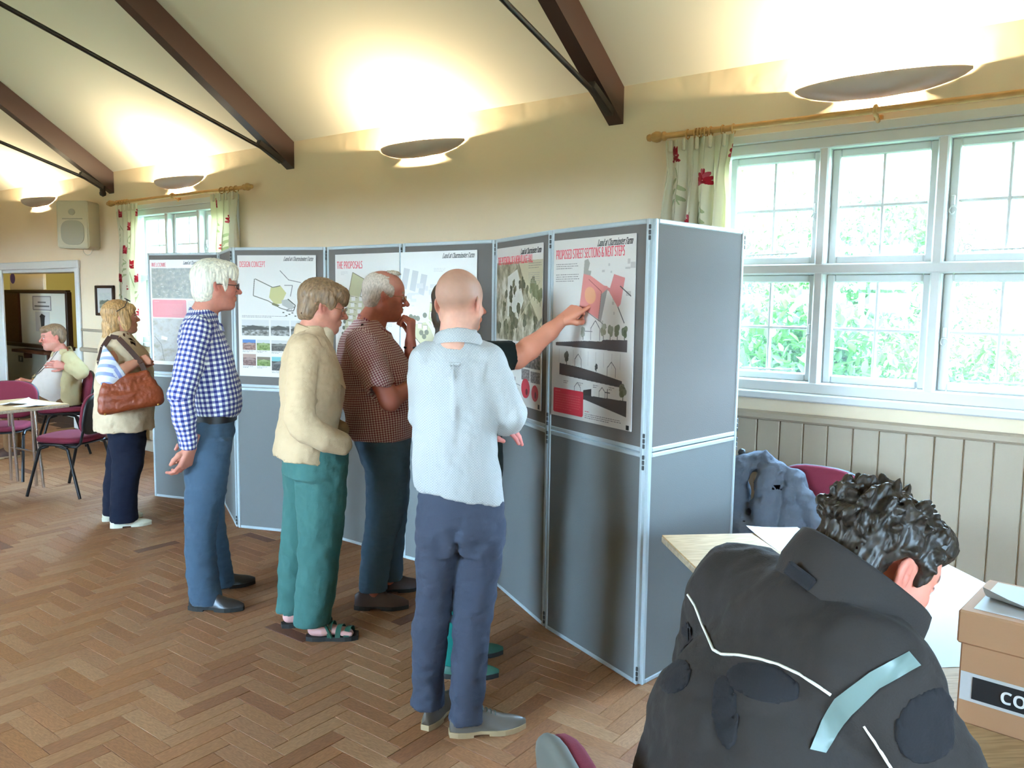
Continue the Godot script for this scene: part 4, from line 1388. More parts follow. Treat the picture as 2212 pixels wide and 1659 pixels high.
	part("wood_panel", bx(Vector3(-12.70, 1.28, 0.0), Vector3(0.53, 0.72, 0.05), 0.01), M.brown_wood, hc)
	part("wood_panel", bx(Vector3(-12.52, 1.28, 0.012), Vector3(0.16, 0.72, 0.05), 0.01), M.brown_wood, hc)
	part("white_panel", bx(Vector3(-11.72, 1.285, 0.0), Vector3(1.40, 0.70, 0.04), 0.005), M.kitchen_white, hc)
	part("top_rail", bx(Vector3(-12.0, 1.655, 0.01), Vector3(2.0, 0.045, 0.07), 0.006), M.dark_frame, hc)
	part("bottom_rail", bx(Vector3(-12.0, 0.915, 0.02), Vector3(2.1, 0.05, 0.12), 0.006), M.dark_frame, hc)
	part("side_stile", bx(Vector3(-11.00, 1.285, 0.01), Vector3(0.05, 0.74, 0.07), 0.006), M.dark_frame, hc)
	var up := thing("upper_cupboard", "white cupboard front with a round blue sticker above the serving shutter", "cupboard", Vector3(-12.3, 1.79, -0.60))
	part("door", bx(Vector3(0, 0, 0), Vector3(1.06, 0.22, 0.04), 0.005), M.kitchen_white, up)
	var stk := mt("blue_sticker", rgb(70, 60, 170), 0.5)
	part("sticker", MB.new().lathe([Vector2(0.001, 0.0), Vector2(0.075, 0.0), Vector2(0.075, -0.003)], 20, Transform3D(Basis(Vector3(1, 0, 0), Vector3(0, 0, 1), Vector3(0, -1, 0)), Vector3(-0.42, 0.05, 0.024))).mesh(), stk, up)
	var n1 := thing("notice", "white notice with two lines of print in a black border on the serving shutter", "notice", Vector3(-11.74, 1.50, -0.538))
	part("sheet", bx(Vector3.ZERO, Vector3(0.56, 0.20, 0.002)), M.paper, n1)
	var bd := MB.new()
	for s in [-1, 1]: bd.box(Vector3(s * 0.265, 0, 0.0014), Vector3(0.008, 0.18, 0.001))
	for s in [-1, 1]: bd.box(Vector3(0, s * 0.09, 0.0014), Vector3(0.53, 0.006, 0.001))
	part("border", bd.mesh(), M.ink_black, n1)
	var tx := MB.new()
	for k in 11: tx.box(Vector3(-0.11 + k * 0.022, 0.012, 0.0014), Vector3(0.014, 0.018, 0.001))
	for k in 21: tx.box(Vector3(-0.21 + k * 0.021, -0.04, 0.0014), Vector3(0.013, 0.02, 0.001))
	part("print_lines", tx.mesh(), M.ink_black, n1)
	var n2 := thing("notice", "white notice with a black bin picture below the bordered notice", "notice", Vector3(-11.74, 1.25, -0.538))
	part("sheet", bx(Vector3.ZERO, Vector3(0.42, 0.27, 0.002)), M.paper, n2)
	var bin := PackedVector2Array([Vector2(-0.065, 0.06), Vector2(-0.085, 0.07), Vector2(-0.06, 0.085), Vector2(-0.02, 0.11), Vector2(0.05, 0.09), Vector2(0.09, 0.08), Vector2(0.07, 0.06), Vector2(0.05, -0.07), Vector2(-0.045, -0.07)])
	part("bin_print", MB.new().prism(bin, 0.001, 0.0018).mesh(), M.ink_black, n2)
	var so := thing("wall_socket", "small metal switch plate low on the kitchen partition", "socket", Vector3(-12.6, 0.70, -0.585))
	part("plate", bx(Vector3.ZERO, Vector3(0.14, 0.09, 0.01), 0.003), M.grey_plastic, so)
	part("rocker", bx(Vector3(0.02, 0, 0.007), Vector3(0.03, 0.05, 0.006), 0.002), M.white_paint, so)
	var ct := thing("counter_shelf", "brown wooden counter ledge under the serving shutter, behind the seated man", "shelf", Vector3(-11.9, 0.84, -0.50))
	part("ledge", bx(Vector3(0, 0, 0), Vector3(1.0, 0.04, 0.22), 0.006), M.brown_wood, ct)
	for s in [-1, 1]: part("bracket", bx(Vector3(s * 0.35, -0.06, -0.04), Vector3(0.03, 0.10, 0.10), 0.005), M.brown_wood, ct)
	var cork := thing("notice_board", "dark pinboard with papers inside the kitchen doorway beside the jamb", "notice board", Vector3(-10.2, 1.30, -2.18))
	part("board", bx(Vector3.ZERO, Vector3(0.9, 0.8, 0.03), 0.006), M.black_plastic, cork)
	for k in 4: part("pinned_paper", bx(Vector3(-0.28 + 0.19 * k, 0.12 * ((k * 7) % 3 - 1), 0.017), Vector3(0.14, 0.2, 0.002)), M.paper, cork)

# ---------------------------------------------------------------- figures: a distance field on a grid, meshed as surface nets
class Field:
	var o: Vector3
	var h: float
	var nx: int
	var ny: int
	var nz: int
	var d := PackedFloat32Array()
	func _init(lo: Vector3, hi: Vector3, cell: float) -> void:
		o = lo
		h = cell
		nx = int((hi.x - lo.x) / cell) + 2
		ny = int((hi.y - lo.y) / cell) + 2
		nz = int((hi.z - lo.z) / cell) + 2
		d.resize(nx * ny * nz)
		d.fill(1.0)
	func span(lo: Vector3, hi: Vector3) -> PackedInt32Array:
		return PackedInt32Array([clampi(int((lo.x - o.x) / h), 0, nx - 1), clampi(int((hi.x - o.x) / h) + 2, 0, nx), clampi(int((lo.y - o.y) / h), 0, ny - 1), clampi(int((hi.y - o.y) / h) + 2, 0, ny), clampi(int((lo.z - o.z) / h), 0, nz - 1), clampi(int((hi.z - o.z) / h) + 2, 0, nz)])
	func cone(a: Vector3, b: Vector3, ra: float, rb: float, k := 0.02, fl := Vector3.ZERO, f := 1.0) -> Field:   # tapered capsule, f times wider along fl
		var m := maxf(ra, rb) * maxf(f, 1.0) + k + 2.5 * h
		var s := span(a.min(b) - Vector3.ONE * m, a.max(b) + Vector3.ONE * m)
		var ba := b - a
		var squash := fl != Vector3.ZERO
		var c := 1.0 - 1.0 / f
		var bq := ba - fl * (ba.dot(fl) * c) if squash else ba
		var l2 := maxf(bq.length_squared(), 1e-9)
		var dr := rb - ra
		for z in range(s[4], s[5]):
			for y in range(s[2], s[3]):
				var i := (z * ny + y) * nx + s[0]
				var q := Vector3(o.x + s[0] * h, o.y + y * h, o.z + z * h) - a
				for x in range(s[0], s[1]):
					var p := q - fl * (q.dot(fl) * c) if squash else q
					var t := clampf(p.dot(bq) / l2, 0.0, 1.0)
					var e := (p - bq * t).length() - ra - dr * t
					var g := d[i]
					var w := k - absf(e - g)
					d[i] = minf(e, g) - (w * w / (4.0 * k) if w > 0.0 else 0.0)
					i += 1
					q.x += h
		return self
	func chain(pts: Array, rad: Array, k := 0.02) -> Field:
		for i in pts.size() - 1: cone(pts[i], pts[i + 1], rad[i], rad[i + 1], k)
		return self
	func ell(ctr: Vector3, rad: Vector3, k := 0.02, bs := Basis(), cut := false) -> Field:   # ellipsoid, added or carved away
		var big := maxf(rad.x, maxf(rad.y, rad.z)) + k + 2.5 * h
		var s := span(ctr - Vector3.ONE * big, ctr + Vector3.ONE * big)
		var iv := bs.transposed()
		var ir := Vector3.ONE / rad
		var mn := minf(rad.x, minf(rad.y, rad.z))
		for z in range(s[4], s[5]):
			for y in range(s[2], s[3]):
				var i := (z * ny + y) * nx + s[0]
				for x in range(s[0], s[1]):
					var p := (iv * (Vector3(o.x + x * h, o.y + y * h, o.z + z * h) - ctr))
					var q := p * ir
					var l := q.length()
					var e := (l * (l - 1.0) / maxf((q * ir).length(), 1e-6)) if l > 0.2 else -mn * 0.8
					var g := d[i]
					if cut:
						e = -e
						var w := k - absf(e - g)
						d[i] = maxf(e, g) + (w * w / (4.0 * k) if w > 0.0 else 0.0)
					else:
						var w := k - absf(e - g)
						d[i] = minf(e, g) - (w * w / (4.0 * k) if w > 0.0 else 0.0)
					i += 1
		return self
	func stack(secs: Array, k := 0.02, cap := 0.02) -> Field:   # horizontal elliptical slices [y, x, z, rx, rz] from the bottom up
		var lo := Vector3(1e9, secs[0][0], 1e9)
		var hi := Vector3(-1e9, secs[-1][0], -1e9)
		for e in secs:
			lo.x = minf(lo.x, e[1] - e[3]); hi.x = maxf(hi.x, e[1] + e[3])
			lo.z = minf(lo.z, e[2] - e[4]); hi.z = maxf(hi.z, e[2] + e[4])
		var m := Vector3.ONE * (k + 2.5 * h)
		var s := span(lo - m - Vector3(0, cap, 0), hi + m + Vector3(0, cap, 0))
		var n := secs.size()
		for y in range(s[2], s[3]):
			var yy := o.y + y * h
			var j := 0
			while j < n - 2 and yy > secs[j + 1][0]: j += 1
			var a: Array = secs[j]
			var b: Array = secs[j + 1]
			var t := clampf((yy - a[0]) / (b[0] - a[0]), 0.0, 1.0)
			var before: Array = secs[maxi(j - 1, 0)]
			var after: Array = secs[mini(j + 2, n - 1)]
			var v := []
			for c in [1, 2, 3, 4]: v.append(cubic_interpolate(a[c], b[c], before[c], after[c], t) if n > 2 else lerpf(a[c], b[c], t))
			var cx: float = v[0]
			var cz: float = v[1]
			var rx: float = maxf(v[2], 0.004)
			var rz: float = maxf(v[3], 0.004)
			var dy := maxf(maxf(secs[0][0] - yy, yy - secs[n - 1][0]), 0.0)
			for z in range(s[4], s[5]):
				var i := (z * ny + y) * nx + s[0]
				var qz := (o.z + z * h - cz) / rz
				for x in range(s[0], s[1]):
					var qx := (o.x + x * h - cx) / rx
					var l := sqrt(qx * qx + qz * qz)
					var gx := qx / rx
					var gz := qz / rz
					var e := l * (l - 1.0) / maxf(sqrt(gx * gx + gz * gz), 1e-6) if l > 0.25 else -0.8 * minf(rx, rz)
					if dy > 0.0:
						var e2 := maxf(e + cap, 0.0)
						e = sqrt(e2 * e2 + dy * dy) - cap
					var g := d[i]
					var w := k - absf(e - g)
					d[i] = minf(e, g) - (w * w / (4.0 * k) if w > 0.0 else 0.0)
					i += 1
		return self
	func keep(p: Vector3, nrm: Vector3) -> Field:   # cut off what lies beyond the plane on the side nrm points to
		var nn := nrm.normalized()
		for z in nz:
			for y in ny:
				var i := (z * ny + y) * nx
				var e := (Vector3(o.x, o.y + y * h, o.z + z * h) - p).dot(nn)
				for x in nx:
					if e > d[i]: d[i] = e
					e += nn.x * h
					i += 1
		return self
	func rough(nz_: FastNoiseLite, amp: float, sc: Vector3, off := Vector3.ZERO) -> Field:   # folds and strands
		for z in nz:
			for y in ny:
				var i := (z * ny + y) * nx
				for x in nx:
					if absf(d[i]) < 3.0 * h + amp:
						d[i] += amp * nz_.get_noise_3d((o.x + x * h + off.x) * sc.x, (o.y + y * h + off.y) * sc.y, (o.z + z * h + off.z) * sc.z)
					i += 1
		return self
	func at(p: Vector3) -> float:
		var q := (p - o) / h
		var x := clampi(int(q.x), 0, nx - 2)
		var y := clampi(int(q.y), 0, ny - 2)
		var z := clampi(int(q.z), 0, nz - 2)
		var i := (z * ny + y) * nx + x
		var sy := nx
		var sz := nx * ny
		var t := q - Vector3(x, y, z)
		var a := lerpf(lerpf(d[i], d[i + 1], t.x), lerpf(d[i + sy], d[i + sy + 1], t.x), t.y)
		var b := lerpf(lerpf(d[i + sz], d[i + sz + 1], t.x), lerpf(d[i + sz + sy], d[i + sz + sy + 1], t.x), t.y)
		return lerpf(a, b, t.z)
	func hit(eye: Vector3, through: Vector3) -> Vector3:   # where a straight line meets the surface
		var dir := (through - eye).normalized()
		var t := (through - eye).length() - 0.6
		for k in 300:
			var p := eye + dir * t
			if at(p) < 0.001: return p
			t += 0.004
		return through
	func grad(p: Vector3) -> Vector3:
		return Vector3(at(p + Vector3(h, 0, 0)) - at(p - Vector3(h, 0, 0)), at(p + Vector3(0, h, 0)) - at(p - Vector3(0, h, 0)), at(p + Vector3(0, 0, h)) - at(p - Vector3(0, 0, h))).normalized()
	func out(xf := Transform3D(), color: Variant = null, charts := []) -> Array:   # [vertices, normals, uvs, colours, indices]
		var V := PackedVector3Array()
		var N := PackedVector3Array()
		var ids := PackedInt32Array()
		ids.resize(nx * ny * nz)
		ids.fill(-1)
		var sx := 1
		var sy := nx
		var sz := nx * ny
		var far := 2.2 * h
		var offs := PackedInt32Array([0, sx, sy, sx + sy, sz, sx + sz, sy + sz, sx + sy + sz])
		var c := PackedFloat32Array()
		c.resize(8)
		for z in nz - 1:
			for y in ny - 1:
				var i := (z * ny + y) * nx - 1
				for x in nx - 1:
					i += 1
					if absf(d[i]) > far: continue
					var neg := 0
					for q in 8:
						var e := d[i + offs[q]]
						c[q] = e
						if e < 0.0: neg += 1
					if neg == 0 or neg == 8: continue
					var sum := Vector3.ZERO
					var cnt := 0
					for q in 8:
						for ax in 3:
							var b := 1 << ax
							if q & b: continue
							var e0 := c[q]
							var e1 := c[q | b]
							if (e0 < 0.0) == (e1 < 0.0): continue
							var t := e0 / (e0 - e1)
							var p := Vector3(q & 1, (q >> 1) & 1, (q >> 2) & 1)
							p[ax] += t
							sum += p
							cnt += 1
					ids[i] = V.size()
					V.append(o + (Vector3(x, y, z) + sum / cnt) * h)
					N.append(Vector3(c[1] + c[3] + c[5] + c[7] - c[0] - c[2] - c[4] - c[6], c[2] + c[3] + c[6] + c[7] - c[0] - c[1] - c[4] - c[5], c[4] + c[5] + c[6] + c[7] - c[0] - c[1] - c[2] - c[3]).normalized())
		var I := PackedInt32Array()
		for z in range(1, nz - 1):
			for y in range(1, ny - 1):
				var i := (z * ny + y) * nx
				for x in range(1, nx - 1):
					i += 1
					if ids[i] < 0: continue
					var s0 := d[i] < 0.0
					# quads round the three edges that leave this corner
					if s0 != (d[i + sx] < 0.0): quad4(I, ids[i - sy - sz], ids[i - sz], ids[i], ids[i - sy], s0)
					if s0 != (d[i + sy] < 0.0): quad4(I, ids[i - sx - sz], ids[i - sx], ids[i], ids[i - sz], s0)
					if s0 != (d[i + sz] < 0.0): quad4(I, ids[i - sx - sy], ids[i - sy], ids[i], ids[i - sx], s0)
		var C := PackedColorArray()
		var T := PackedVector2Array()
		C.resize(V.size())
		T.resize(V.size())
		C.fill(Color.WHITE)
		if color != null:
			for k in V.size(): C[k] = color.call(V[k], N[k])
		if charts.size():   # wrap each patch round the bone it lies on; vertices are doubled where patches meet
			var V2 := PackedVector3Array()
			var N2 := PackedVector3Array()
			var T2 := PackedVector2Array()
			var I2 := PackedInt32Array()
			for k in range(0, I.size(), 6):
				var m := (V[I[k]] + V[I[k + 1]] + V[I[k + 2]] + V[I[k + 5]]) * 0.25
				var best := 0
				var bd := 1e9
				for q in charts.size():
					var e: Array = charts[q]
					var ab: Vector3 = e[1] - e[0]
					var t := clampf((m - e[0]).dot(ab) / ab.length_squared(), 0.0, 1.0)
					var dd: float = (m - e[0] - ab * t).length() / e[3]
					if dd < bd:
						bd = dd
						best = q
				var e: Array = charts[best]
				var ax: Vector3 = (e[1] - e[0]).normalized()
				var rf: Vector3 = (e[2] - ax * e[2].dot(ax)).normalized()
				var sd := ax.cross(rf)
				var u0 := 0.0
				var i0 := V2.size()
				for q in 6:
					var p := V[I[k + q]] - e[0] as Vector3
					var u := atan2(p.dot(sd), p.dot(rf)) / TAU
					if q == 0: u0 = u
					elif u - u0 > 0.5: u -= 1.0
					elif u - u0 < -0.5: u += 1.0
					V2.append(V[I[k + q]])
					N2.append(N[I[k + q]])
					T2.append(Vector2(u * e[4], p.dot(ax) * e[5]))
					I2.append(i0 + q)
			V = V2
			N = N2
			T = T2
			I = I2
			C.resize(V.size())
			C.fill(Color.WHITE)
		if xf != Transform3D():
			for k in V.size():
				V[k] = xf * V[k]
				N[k] = (xf.basis * N[k]).normalized()
		return [V, N, T, C, I]
	func quad4(I: PackedInt32Array, a: int, b: int, e: int, f: int, inside: bool) -> void:
		if a < 0 or b < 0 or e < 0 or f < 0: return
		if inside:
			I.append(a); I.append(e); I.append(b); I.append(a); I.append(f); I.append(e)
		else:
			I.append(a); I.append(b); I.append(e); I.append(a); I.append(e); I.append(f)

func joined(list: Array) -> ArrayMesh:   # several field outputs as one mesh
	var a := []
	a.resize(Mesh.ARRAY_MAX)
	var V := PackedVector3Array()
	var N := PackedVector3Array()
	var T := PackedVector2Array()
	var C := PackedColorArray()
	var I := PackedInt32Array()
	for e in list:
		var base := V.size()
		V.append_array(e[0]); N.append_array(e[1]); T.append_array(e[2]); C.append_array(e[3])
		var J: PackedInt32Array = e[4]
		if base:
			for k in J.size(): J[k] += base
		I.append_array(J)
	a[Mesh.ARRAY_VERTEX] = V; a[Mesh.ARRAY_NORMAL] = N; a[Mesh.ARRAY_TEX_UV] = T; a[Mesh.ARRAY_COLOR] = C; a[Mesh.ARRAY_INDEX] = I
	var m := ArrayMesh.new()
	if I.size(): m.add_surface_from_arrays(Mesh.PRIMITIVE_TRIANGLES, a)
	return m

func later(o: MeshInstance3D, f: Callable) -> void:   # the shape is worked out on another thread; f returns a list of field outputs
	jobs.append(f)
	job_done.append(func(r: Array) -> void: o.mesh = joined(r))

# ---------------------------------------------------------------- heads, hands, shoes
func lin(c: Color) -> Color:
	return c.srgb_to_linear()

func blob(p: Vector3, c: Vector3, r: float) -> float:
	return exp(-(p - c).length_squared() / (r * r))

func head_out(xf: Transform3D, op: Dictionary, cell := 0.0040) -> Array:   # face towards +z, chin to crown 0.235
	var F := Field.new(Vector3(-0.105, -0.19, -0.135), Vector3(0.105, 0.150, 0.140), cell)
	var fat: float = op.get("fat", 0.0)
	var nose: float = op.get("nose", 1.0)
	F.ell(Vector3(0, 0.046, -0.018), Vector3(0.076, 0.086, 0.099), 0.02)
	F.ell(Vector3(0, 0.035, 0.022), Vector3(0.068, 0.072, 0.070), 0.03)
	F.ell(Vector3(0, -0.03, 0.026), Vector3(0.059 + fat * 0.012, 0.072, 0.060), 0.03)
	for s in [-1.0, 1.0]:
		F.cone(Vector3(s * (0.050 + fat * 0.008), -0.036, -0.006), Vector3(s * 0.022, -0.088, 0.060), 0.026 + fat * 0.006, 0.019 + fat * 0.004, 0.025)
		F.ell(Vector3(s * 0.042, -0.018, 0.054), Vector3(0.025, 0.022, 0.026), 0.02)
	F.ell(Vector3(0, -0.095, 0.068), Vector3(0.024, 0.019, 0.020), 0.02)
	if fat > 0.0: F.ell(Vector3(0, -0.092, 0.022), Vector3(0.044, 0.030, 0.046) * (0.8 + 0.3 * fat), 0.03)
	F.cone(Vector3(-0.034, 0.028, 0.076), Vector3(0.034, 0.028, 0.076), 0.0125, 0.0125, 0.018)
	for s in [-1.0, 1.0]:
		F.ell(Vector3(s * 0.032, 0.008, 0.097), Vector3(0.020, 0.0125, 0.017), 0.012, Basis(), true)
		F.ell(Vector3(s * 0.032, 0.006, 0.079), Vector3(0.0140, 0.0115, 0.0125), 0.004)
		F.cone(Vector3(s * 0.020, 0.0135, 0.0885), Vector3(s * 0.044, 0.012, 0.083), 0.0032, 0.0032, 0.004)
	F.cone(Vector3(0, 0.014, 0.086), Vector3(0, -0.025, 0.104 + 0.008 * nose), 0.0085, 0.0125, 0.012)
	for s in [-1.0, 1.0]:
		F.ell(Vector3(s * 0.011, -0.031, 0.097), Vector3(0.009, 0.008, 0.011), 0.006)
		F.ell(Vector3(s * 0.007, -0.041, 0.104), Vector3(0.004, 0.005, 0.006), 0.003, Basis(), true)
	F.cone(Vector3(-0.020, -0.058, 0.080), Vector3(0.020, -0.058, 0.080), 0.015, 0.015, 0.014)
	F.cone(Vector3(-0.016, -0.0535, 0.0915), Vector3(0.016, -0.0535, 0.0915), 0.0052, 0.0052, 0.006)
	F.cone(Vector3(-0.014, -0.0655, 0.0905), Vector3(0.014, -0.0655, 0.0905), 0.0058, 0.0058, 0.006)
	F.ell(Vector3(0, -0.0595, 0.101), Vector3(0.024, 0.0018 + 0.004 * op.get("open", 0.0), 0.014), 0.003, Basis(), true)
	for s in [-1.0, 1.0]:
		var eb := Basis(Vector3.UP, -s * 0.42) * Basis(Vector3.RIGHT, -0.18)
		var ec := Vector3(s * 0.078, 0.0, -0.014)
		F.ell(ec, Vector3(0.0085, 0.033, 0.020), 0.005, eb)
		F.ell(ec + eb * Vector3(s * 0.010, 0.004, 0.002), Vector3(0.007, 0.021, 0.0115), 0.004, eb, true)
		F.ell(Vector3(s * 0.077, -0.004, -0.006), Vector3(0.006, 0.012, 0.007), 0.004, eb)
		F.ell(Vector3(s * 0.075, -0.030, -0.006), Vector3(0.007, 0.010, 0.009), 0.006)
	var nk: Vector3 = op.get("neck", Vector3(0, -0.19, -0.05))
	F.cone(Vector3(0, -0.05, -0.028), nk, 0.052 + fat * 0.006, op.get("neck_r", 0.060) + fat * 0.006, 0.03)
	F.keep(nk + Vector3(0, 0.006, 0), nk - Vector3(0, -0.05, -0.028))
	var skin: Color = lin(op.get("skin", rgb(196, 130, 106)))
	var red := lin(rgb(190, 84, 72))
	var lip: Color = lin(op.get("lip", rgb(168, 88, 80)))
	var brow: Color = lin(op.get("brow", rgb(120, 92, 70)))
	var beard: Color = lin(op.get("beard", rgb(120, 100, 88)))
	var bk: float = op.get("beard_k", 0.0)
	var scalp: Color = lin(op.get("scalp", rgb(150, 120, 100)))
	var sk: float = op.get("scalp_k", 0.0)
	var f := noise(3, 40.0, 3)
	return F.out(xf, func(p: Vector3, _n: Vector3) -> Color:
		var q := Vector3(absf(p.x), p.y, p.z)
		var c := skin * (1.0 + 0.10 * f.get_noise_3d(p.x, p.y, p.z))
		c = c.lerp(red, 0.30 * blob(q, Vector3(0.045, -0.022, 0.07), 0.03) + 0.35 * blob(q, Vector3(0, -0.026, 0.112), 0.02) + 0.42 * blob(q, Vector3(0.080, 0.0, -0.014), 0.034))
		if bk > 0.0: c = c.lerp(beard, bk * smoothstep(-0.035, -0.05, p.y) * smoothstep(-0.03, 0.02, p.z) * smoothstep(-0.16, -0.11, p.y))
		if sk > 0.0: c = c.lerp(scalp, sk * smoothstep(0.0, 0.05, p.y + 0.5 * maxf(0.0, -p.z - 0.02) - 0.9 * maxf(0.0, p.z - 0.02)) * (1.0 - 0.6 * smoothstep(0.085, 0.13, p.y)))
		if absf(p.y + 0.0595) < 0.013 and p.z > 0.085 and q.x < 0.023: c = c.lerp(lip, 0.75 * (1.0 - smoothstep(0.008, 0.013, absf(p.y + 0.0595))))
		if p.z > 0.06 and absf(p.y - 0.033 + 0.12 * absf(q.x - 0.03)) < 0.0065 and q.x > 0.010 and q.x < 0.052: c = c.lerp(brow, 0.75)
		if p.z > 0.080 and q.x > 0.016 and q.x < 0.047:
			var e := Vector2(q.x - 0.0325, (p.y - 0.0055) * 1.5)
			if e.length() < 0.0125: c = Color(0.62, 0.58, 0.54)
			if e.length() < 0.0062: c = Color(0.05, 0.05, 0.05)
			if absf(p.y - 0.0128) < 0.0022: c = c.lerp(brow * 0.5, 0.8)
		c.a = 1.0
		return c)

func hair_out(xf: Transform3D, adds: Array, cuts: Array, color: Color, vary: float, amp: float, sc: Vector3, k := 0.02, cell := 0.0048, floor_y := -0.3) -> Array:   # adds and cuts are ellipsoids [centre, radii]
	var F := Field.new(Vector3(-0.14, maxf(floor_y, -0.28), -0.19), Vector3(0.14, 0.19, 0.16), cell)
	for e in adds: F.ell(e[0], e[1], k, e[2] if e.size() > 2 else Basis())
	for e in cuts: F.ell(e[0], e[1], 0.008, e[2] if e.size() > 2 else Basis(), true)
	var f := noise(17, 1.0, 3)
	F.rough(f, amp, sc)
	var base := lin(color)
	return F.out(xf, func(p: Vector3, _n: Vector3) -> Color:
		var t := f.get_noise_3d(p.x * sc.x * 1.4 + 9.0, p.y * sc.y * 1.4, p.z * sc.z * 1.4)
		var c := base * clampf(1.0 + vary * t * 1.6, 0.25, 1.9)
		c.a = 1.0
		return c)

func hand_out(wrist: Vector3, fingers: Vector3, back: Vector3, side: float, curls: Array, thumb: Array, skin: Color, s := 1.0, cell := 0.0034) -> Array:
	# fingers = way the hand points, back = way the back of the hand looks; side +1 puts the thumb along fingers x back; curls: bend of each finger's knuckles in degrees
	var Y := fingers.normalized()
	var Z := (back - Y * back.dot(Y)).normalized()
	var X := Y.cross(Z)
	var F := Field.new(Vector3(-0.08, -0.075, -0.115), Vector3(0.08, 0.205, 0.05), cell)
	F.cone(Vector3(0, -0.07, 0), Vector3(0, 0.0, 0), 0.0225, 0.0215, 0.015, Vector3.RIGHT, 1.25)
	var kx := [0.031, 0.0105, -0.011, -0.031]
	var ky := [0.088, 0.093, 0.088, 0.079]
	var ln := [[0.043, 0.026, 0.021], [0.047, 0.030, 0.022], [0.044, 0.028, 0.021], [0.034, 0.021, 0.019]]
	for i in 4:
		F.cone(Vector3(kx[i] * 0.55 * side, 0.0, 0), Vector3(kx[i] * side, ky[i], 0.002), 0.0155, 0.0125, 0.014)
	F.cone(Vector3(0.012 * side, 0.02, -0.008), Vector3(0.006 * side, 0.06, -0.006), 0.018, 0.016, 0.014)
	for i in 4:
		var p := Vector3(kx[i] * side, ky[i], 0)
		var a := 0.0
		var rr := [0.0098, 0.0088, 0.0080, 0.0070] if i < 3 else [0.0086, 0.0076, 0.0070, 0.0062]
		for j in 3:
			a += deg_to_rad(curls[i][j])
			var q: Vector3 = p + Vector3(kx[i] * 0.10 * side * (1.0 if j == 0 else 0.4) * cos(a), cos(a) * ln[i][j], -sin(a) * ln[i][j])
			F.cone(p, q, rr[j], rr[j + 1], 0.004)
			p = q
	var tp := [Vector3(0.016 * side, 0.016, -0.006)]
	for e in thumb: tp.append(Vector3(e[0] * side, e[1], e[2]))
	F.chain(tp, [0.0165, 0.0125, 0.0105, 0.0085], 0.008)
	var base := lin(skin)
	var red := lin(rgb(196, 96, 84))
	return F.out(Transform3D(Basis(X, Y, Z) * s, wrist), func(p: Vector3, _n: Vector3) -> Color:
		var c := base.lerp(red, 0.22 * smoothstep(0.07, 0.13, p.y - p.z * 0.6))
		c.a = 1.0
		return c)

const THUMB_OPEN := [[0.044, 0.044, -0.018], [0.056, 0.074, -0.026], [0.060, 0.098, -0.032]]
const THUMB_IN := [[0.038, 0.046, -0.028], [0.034, 0.072, -0.048], [0.020, 0.090, -0.060]]
const RELAXED := [[18, 22, 14], [22, 26, 16], [26, 28, 18], [30, 30, 18]]
const FIST := [[72, 88, 50], [76, 92, 52], [78, 92, 54], [80, 92, 54]]

func shoe(parent: Node3D, heel: Vector3, way: Vector3, len_: float, m: Material, sole: Material, high := 1.0, laces: Material = null) -> void:   # heel = back of the heel on the ground
	var wd := [0.016, 0.029, 0.034, 0.034, 0.032, 0.037, 0.043, 0.045, 0.040, 0.028, 0.010]
	var ht := [0.050, 0.066, 0.072, 0.076, 0.078, 0.070, 0.056, 0.046, 0.040, 0.032, 0.018]
	var f := way.normalized()
	var bs := Basis(Vector3.UP.cross(f), Vector3.UP, f)
	var k := len_ / 0.29
	var rows := []
	var s1 := []
	for i in 11:
		var t := i / 10.0
		var row := PackedVector3Array()
		var zz := t * len_
		for q in 18:
			var a := TAU * q / 18
			var y: float = 0.02 + maxf(0.0, sin(a)) * ht[i] * k * high * (0.75 + 0.25 * absf(sin(a)))
			row.append(heel + bs * Vector3(cos(a) * wd[i] * k * (1.0 - 0.25 * maxf(0.0, sin(a))), y, zz))
		rows.append(row)
	for e in [[0, 0.0], [10, 1.0]]:
		var pt := PackedVector3Array()
		for q in 18: pt.append(heel + bs * Vector3(0, 0.02 + ht[e[0]] * 0.4 * k * high, (e[1] + (0.008 if e[1] > 0 else -0.004)) * len_))
		if e[0] == 0: rows.push_front(pt)
		else: rows.append(pt)
	part("shoe", MB.new().sheet(rows, true).mesh(), m, parent)
	var poly := PackedVector2Array()
	for i in 11: poly.append(Vector2(wd[i] * k * 1.07, i / 10.0 * len_ * 1.012 - 0.003))
	for i in 11: poly.append(Vector2(-wd[10 - i] * k * 1.07, (10 - i) / 10.0 * len_ * 1.012 - 0.003))
	var xf := Transform3D(Basis(bs.x, bs.z, bs.y), heel)
	var hp := PackedVector2Array()
	for p in poly:
		if p.y < len_ * 0.34: hp.append(p)
	var sm := MB.new().prism(poly, 0.010, 0.022, xf)
	sm.prism(hp, 0.0, 0.012, xf)
	var fp := PackedVector2Array()
	for p in poly:
		if p.y > len_ * 0.45: fp.append(p)
	sm.prism(fp, 0.002, 0.012, xf)
	part("sole", sm.mesh(), sole, parent)
	if laces:
		var lm := MB.new()
		for i in 4:
			var t := 0.42 + i * 0.055
			var hh := (0.02 + (0.082 - i * 0.008) * k * high)
			lm.tube([heel + bs * Vector3(-0.018 * k, hh - 0.006, t * len_), heel + bs * Vector3(0, hh, (t + 0.01) * len_), heel + bs * Vector3(0.018 * k, hh - 0.006, t * len_)], 0.0022, 5)
		part("laces", lm.mesh(), laces, parent)

